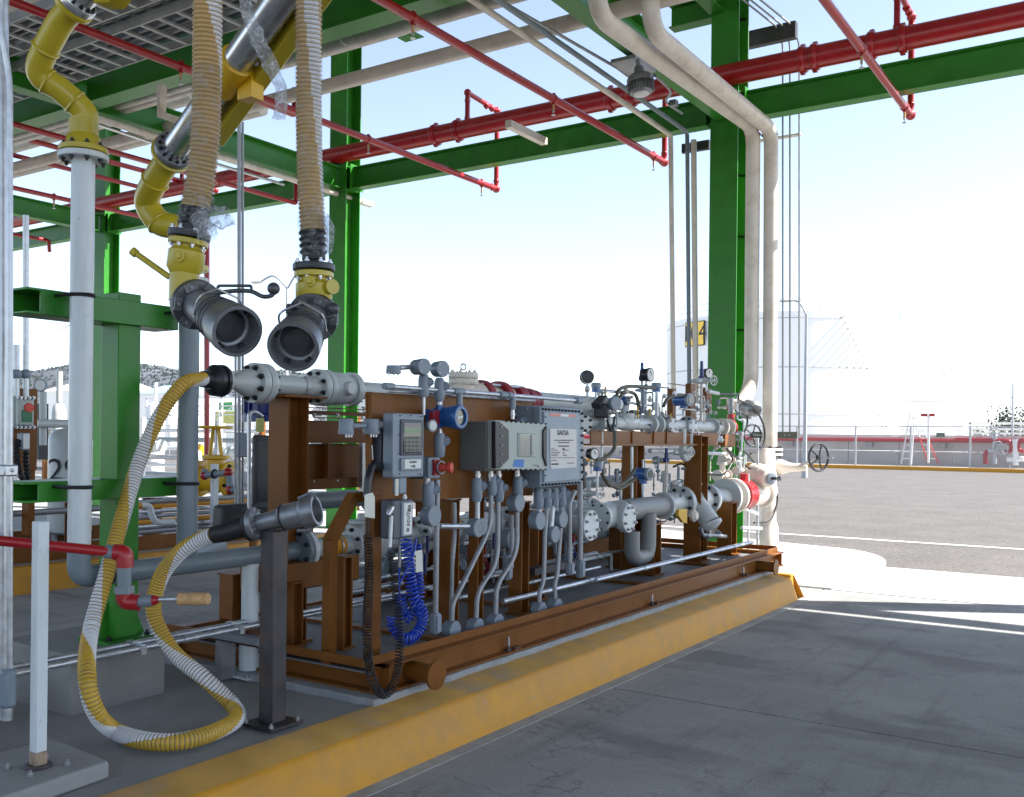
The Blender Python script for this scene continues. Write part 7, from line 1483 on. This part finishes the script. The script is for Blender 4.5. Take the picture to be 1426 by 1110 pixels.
# denser small bore piping: cluster at the far end, and in the shade behind the skid front
def tangle(par, seed, n, x0, x1, y0, y1, xa, xb, mts, rmin, rmax, nf):
    rnd = random.Random(seed)
    for i in range(n):
        px, py, xx = rnd.uniform(x0, x1), rnd.uniform(y0, y1), rnd.uniform(xa, xb); a = at(px, py, x=xx); r_ = rnd.uniform(rmin, rmax); L_ = rnd.uniform(.10, .55); k_ = rnd.random()
        if k_ < .4: P = [a, a + Z * L_]
        elif k_ < .6: P = [a, a + Z * L_ * .6, a + Z * L_ * .6 + Y * rnd.uniform(.1, .4)]
        elif k_ < .8: P = [a, a + Y * L_, a + Y * L_ - Z * rnd.uniform(.08, .25)]
        else: P = [a, a + X * .12, a + X * .12 + Z * L_ * .5, a + Z * L_ * .5 + Y * .1]
        if P[-1].z > at(px, y0 - 10, x=xx).z: continue
        MB().tube(P, r_, 8, rad=.035).build('tube', rnd.choice(mts), par)
        for j in range(nf):
            c = P[0].lerp(P[1], rnd.uniform(.1, .9)); d_ = (P[1] - P[0]).normalized(); s_ = r_ * rnd.uniform(1.5, 2.4); q = rnd.random()
            if q < .4: MB().lathe(c - d_ * s_ * .5, d_, [(0, s_ * .8), (s_ * .2, s_), (s_ * .8, s_), (s_, s_ * .8)], 6).build('nut', rnd.choice(mts), par)
            elif q < .7: MB().lathe(c - d_ * .012, d_, [(0, s_ * 1.5), (.010, s_ * 1.5), (.011, s_ * .8), (.014, s_ * .8), (.015, s_ * 1.5), (.026, s_ * 1.5)], 12).build('small_flange', rnd.choice(mts), par)
            else:
                MB().lathe(c - d_ * s_ * 1.3, d_, [(0, s_ * .8), (s_ * .8, s_ * 1.2), (s_ * 1.8, s_ * 1.2), (s_ * 2.6, s_ * .8)], 10).build('small_valve_body', rnd.choice(mts), par)
                w_ = (X - Y * .5).normalized(); MB().cyl(c, c + w_ * s_ * 3, s_ * .35, n=6).build('valve_stem', GALV, par); MB().box(c + w_ * s_ * 3, (s_ * .5, s_ * .5, s_ * 4)).build('valve_lever', rnd.choice([VALVE, YELV, REDM, NAVY]), par)
tg = thing('instrument_tubing', 'tangle of thin tubes, nuts and tiny valves around the upper valve row', 'tubing', at(930, 600, x=-4))
tangle(tg, 21, 46, 828, 1035, 552, 606, -4.35, -3.8, [VALVE, GALV, CREAM, BOXG], .006, .014, 2)
tg = thing('instrument_tubing', 'tangle of thin tubes, nuts and tiny valves between the two valve rows', 'tubing', at(930, 680, x=-4))
tangle(tg, 22, 62, 822, 1040, 630, 745, -4.6, -3.75, [VALVE, GALV, CREAM, BOXG, GREYP], .006, .016, 2)
tg = thing('instrument_tubing', 'shaded thin tubes and fittings behind the conduits of the middle skid', 'tubing', at(700, 720, x=-4.4))
tangle(tg, 23, 46, 560, 815, 700, 800, -4.7, -3.9, [GALVD, BOXG, GREYP, VALVE], .008, .020, 2)
# far end: extra white flanged fittings in the sun
for j, (px, py, r_, lab) in enumerate(((1012, 640, 7, 'small white flanged tee by the column base, upper'), (1030, 655, 6, 'small white flanged tee nearer the sunlit actuator'), (1006, 662, 8, 'small white flanged tee over the lower header bolts'), (1000, 735, 7, 'small flanged drain tee beside the last brown post'))):
    p = at(px, py, x=-4.05); q = m(p, 1) * r_; t = thing('flanged_tee', lab, 'pipe fitting', p, 'small white flanged tees at the skid end')
    MB().cyl(p - Y * q * 2.2, p + Y * q * 2.2, q * .55, n=12).build('run', CREAM, t); MB().cyl(p, p + Z * q * 1.8, q * .5, n=12).build('branch', CREAM, t)
    for s in (-1, 1): MB().lathe(p + Y * s * q * 2.2, Y * s, [(0, q), (.014, q), (.016, q * .8), (.018, q)], 14).build('flange', CREAM, t)
    MB().lathe(p + Z * q * 1.8, Z, [(0, q), (.016, q), (.018, q), (.034, q)], 14).build('flange', CREAM, t)
# more red pipes and conduits under the roof at the upper left
for j, (a, b, yb, lab) in enumerate((((300, 250), (412, 283), 11.6, 'thin red pipe crossing behind the hanging hoses, low under the beams'), ((16, 228), (200, 262), 11.0, 'thin red pipe above the lowest one at the far left'), ((330, 155), (410, 160), 9.0, 'short red pipe stub beside the aluminium pipe clamp'))):
    e = at(*b, y=yb); t = thing('sprinkler_branch', lab, 'sprinkler pipe', e, 'red sprinkler branch pipes'); MB().tube([(e.x, 3 if j < 2 else 7.8, e.z), e, e + Z * .35], .038, 10, rad=.04).build('pipe', RED, t)
    for yy in (5.4, 7.9, 10): coupling(t, (e.x, yy, e.z), Y, .038, .05) if yy < yb and (j < 2 or yy > 7.8) else None
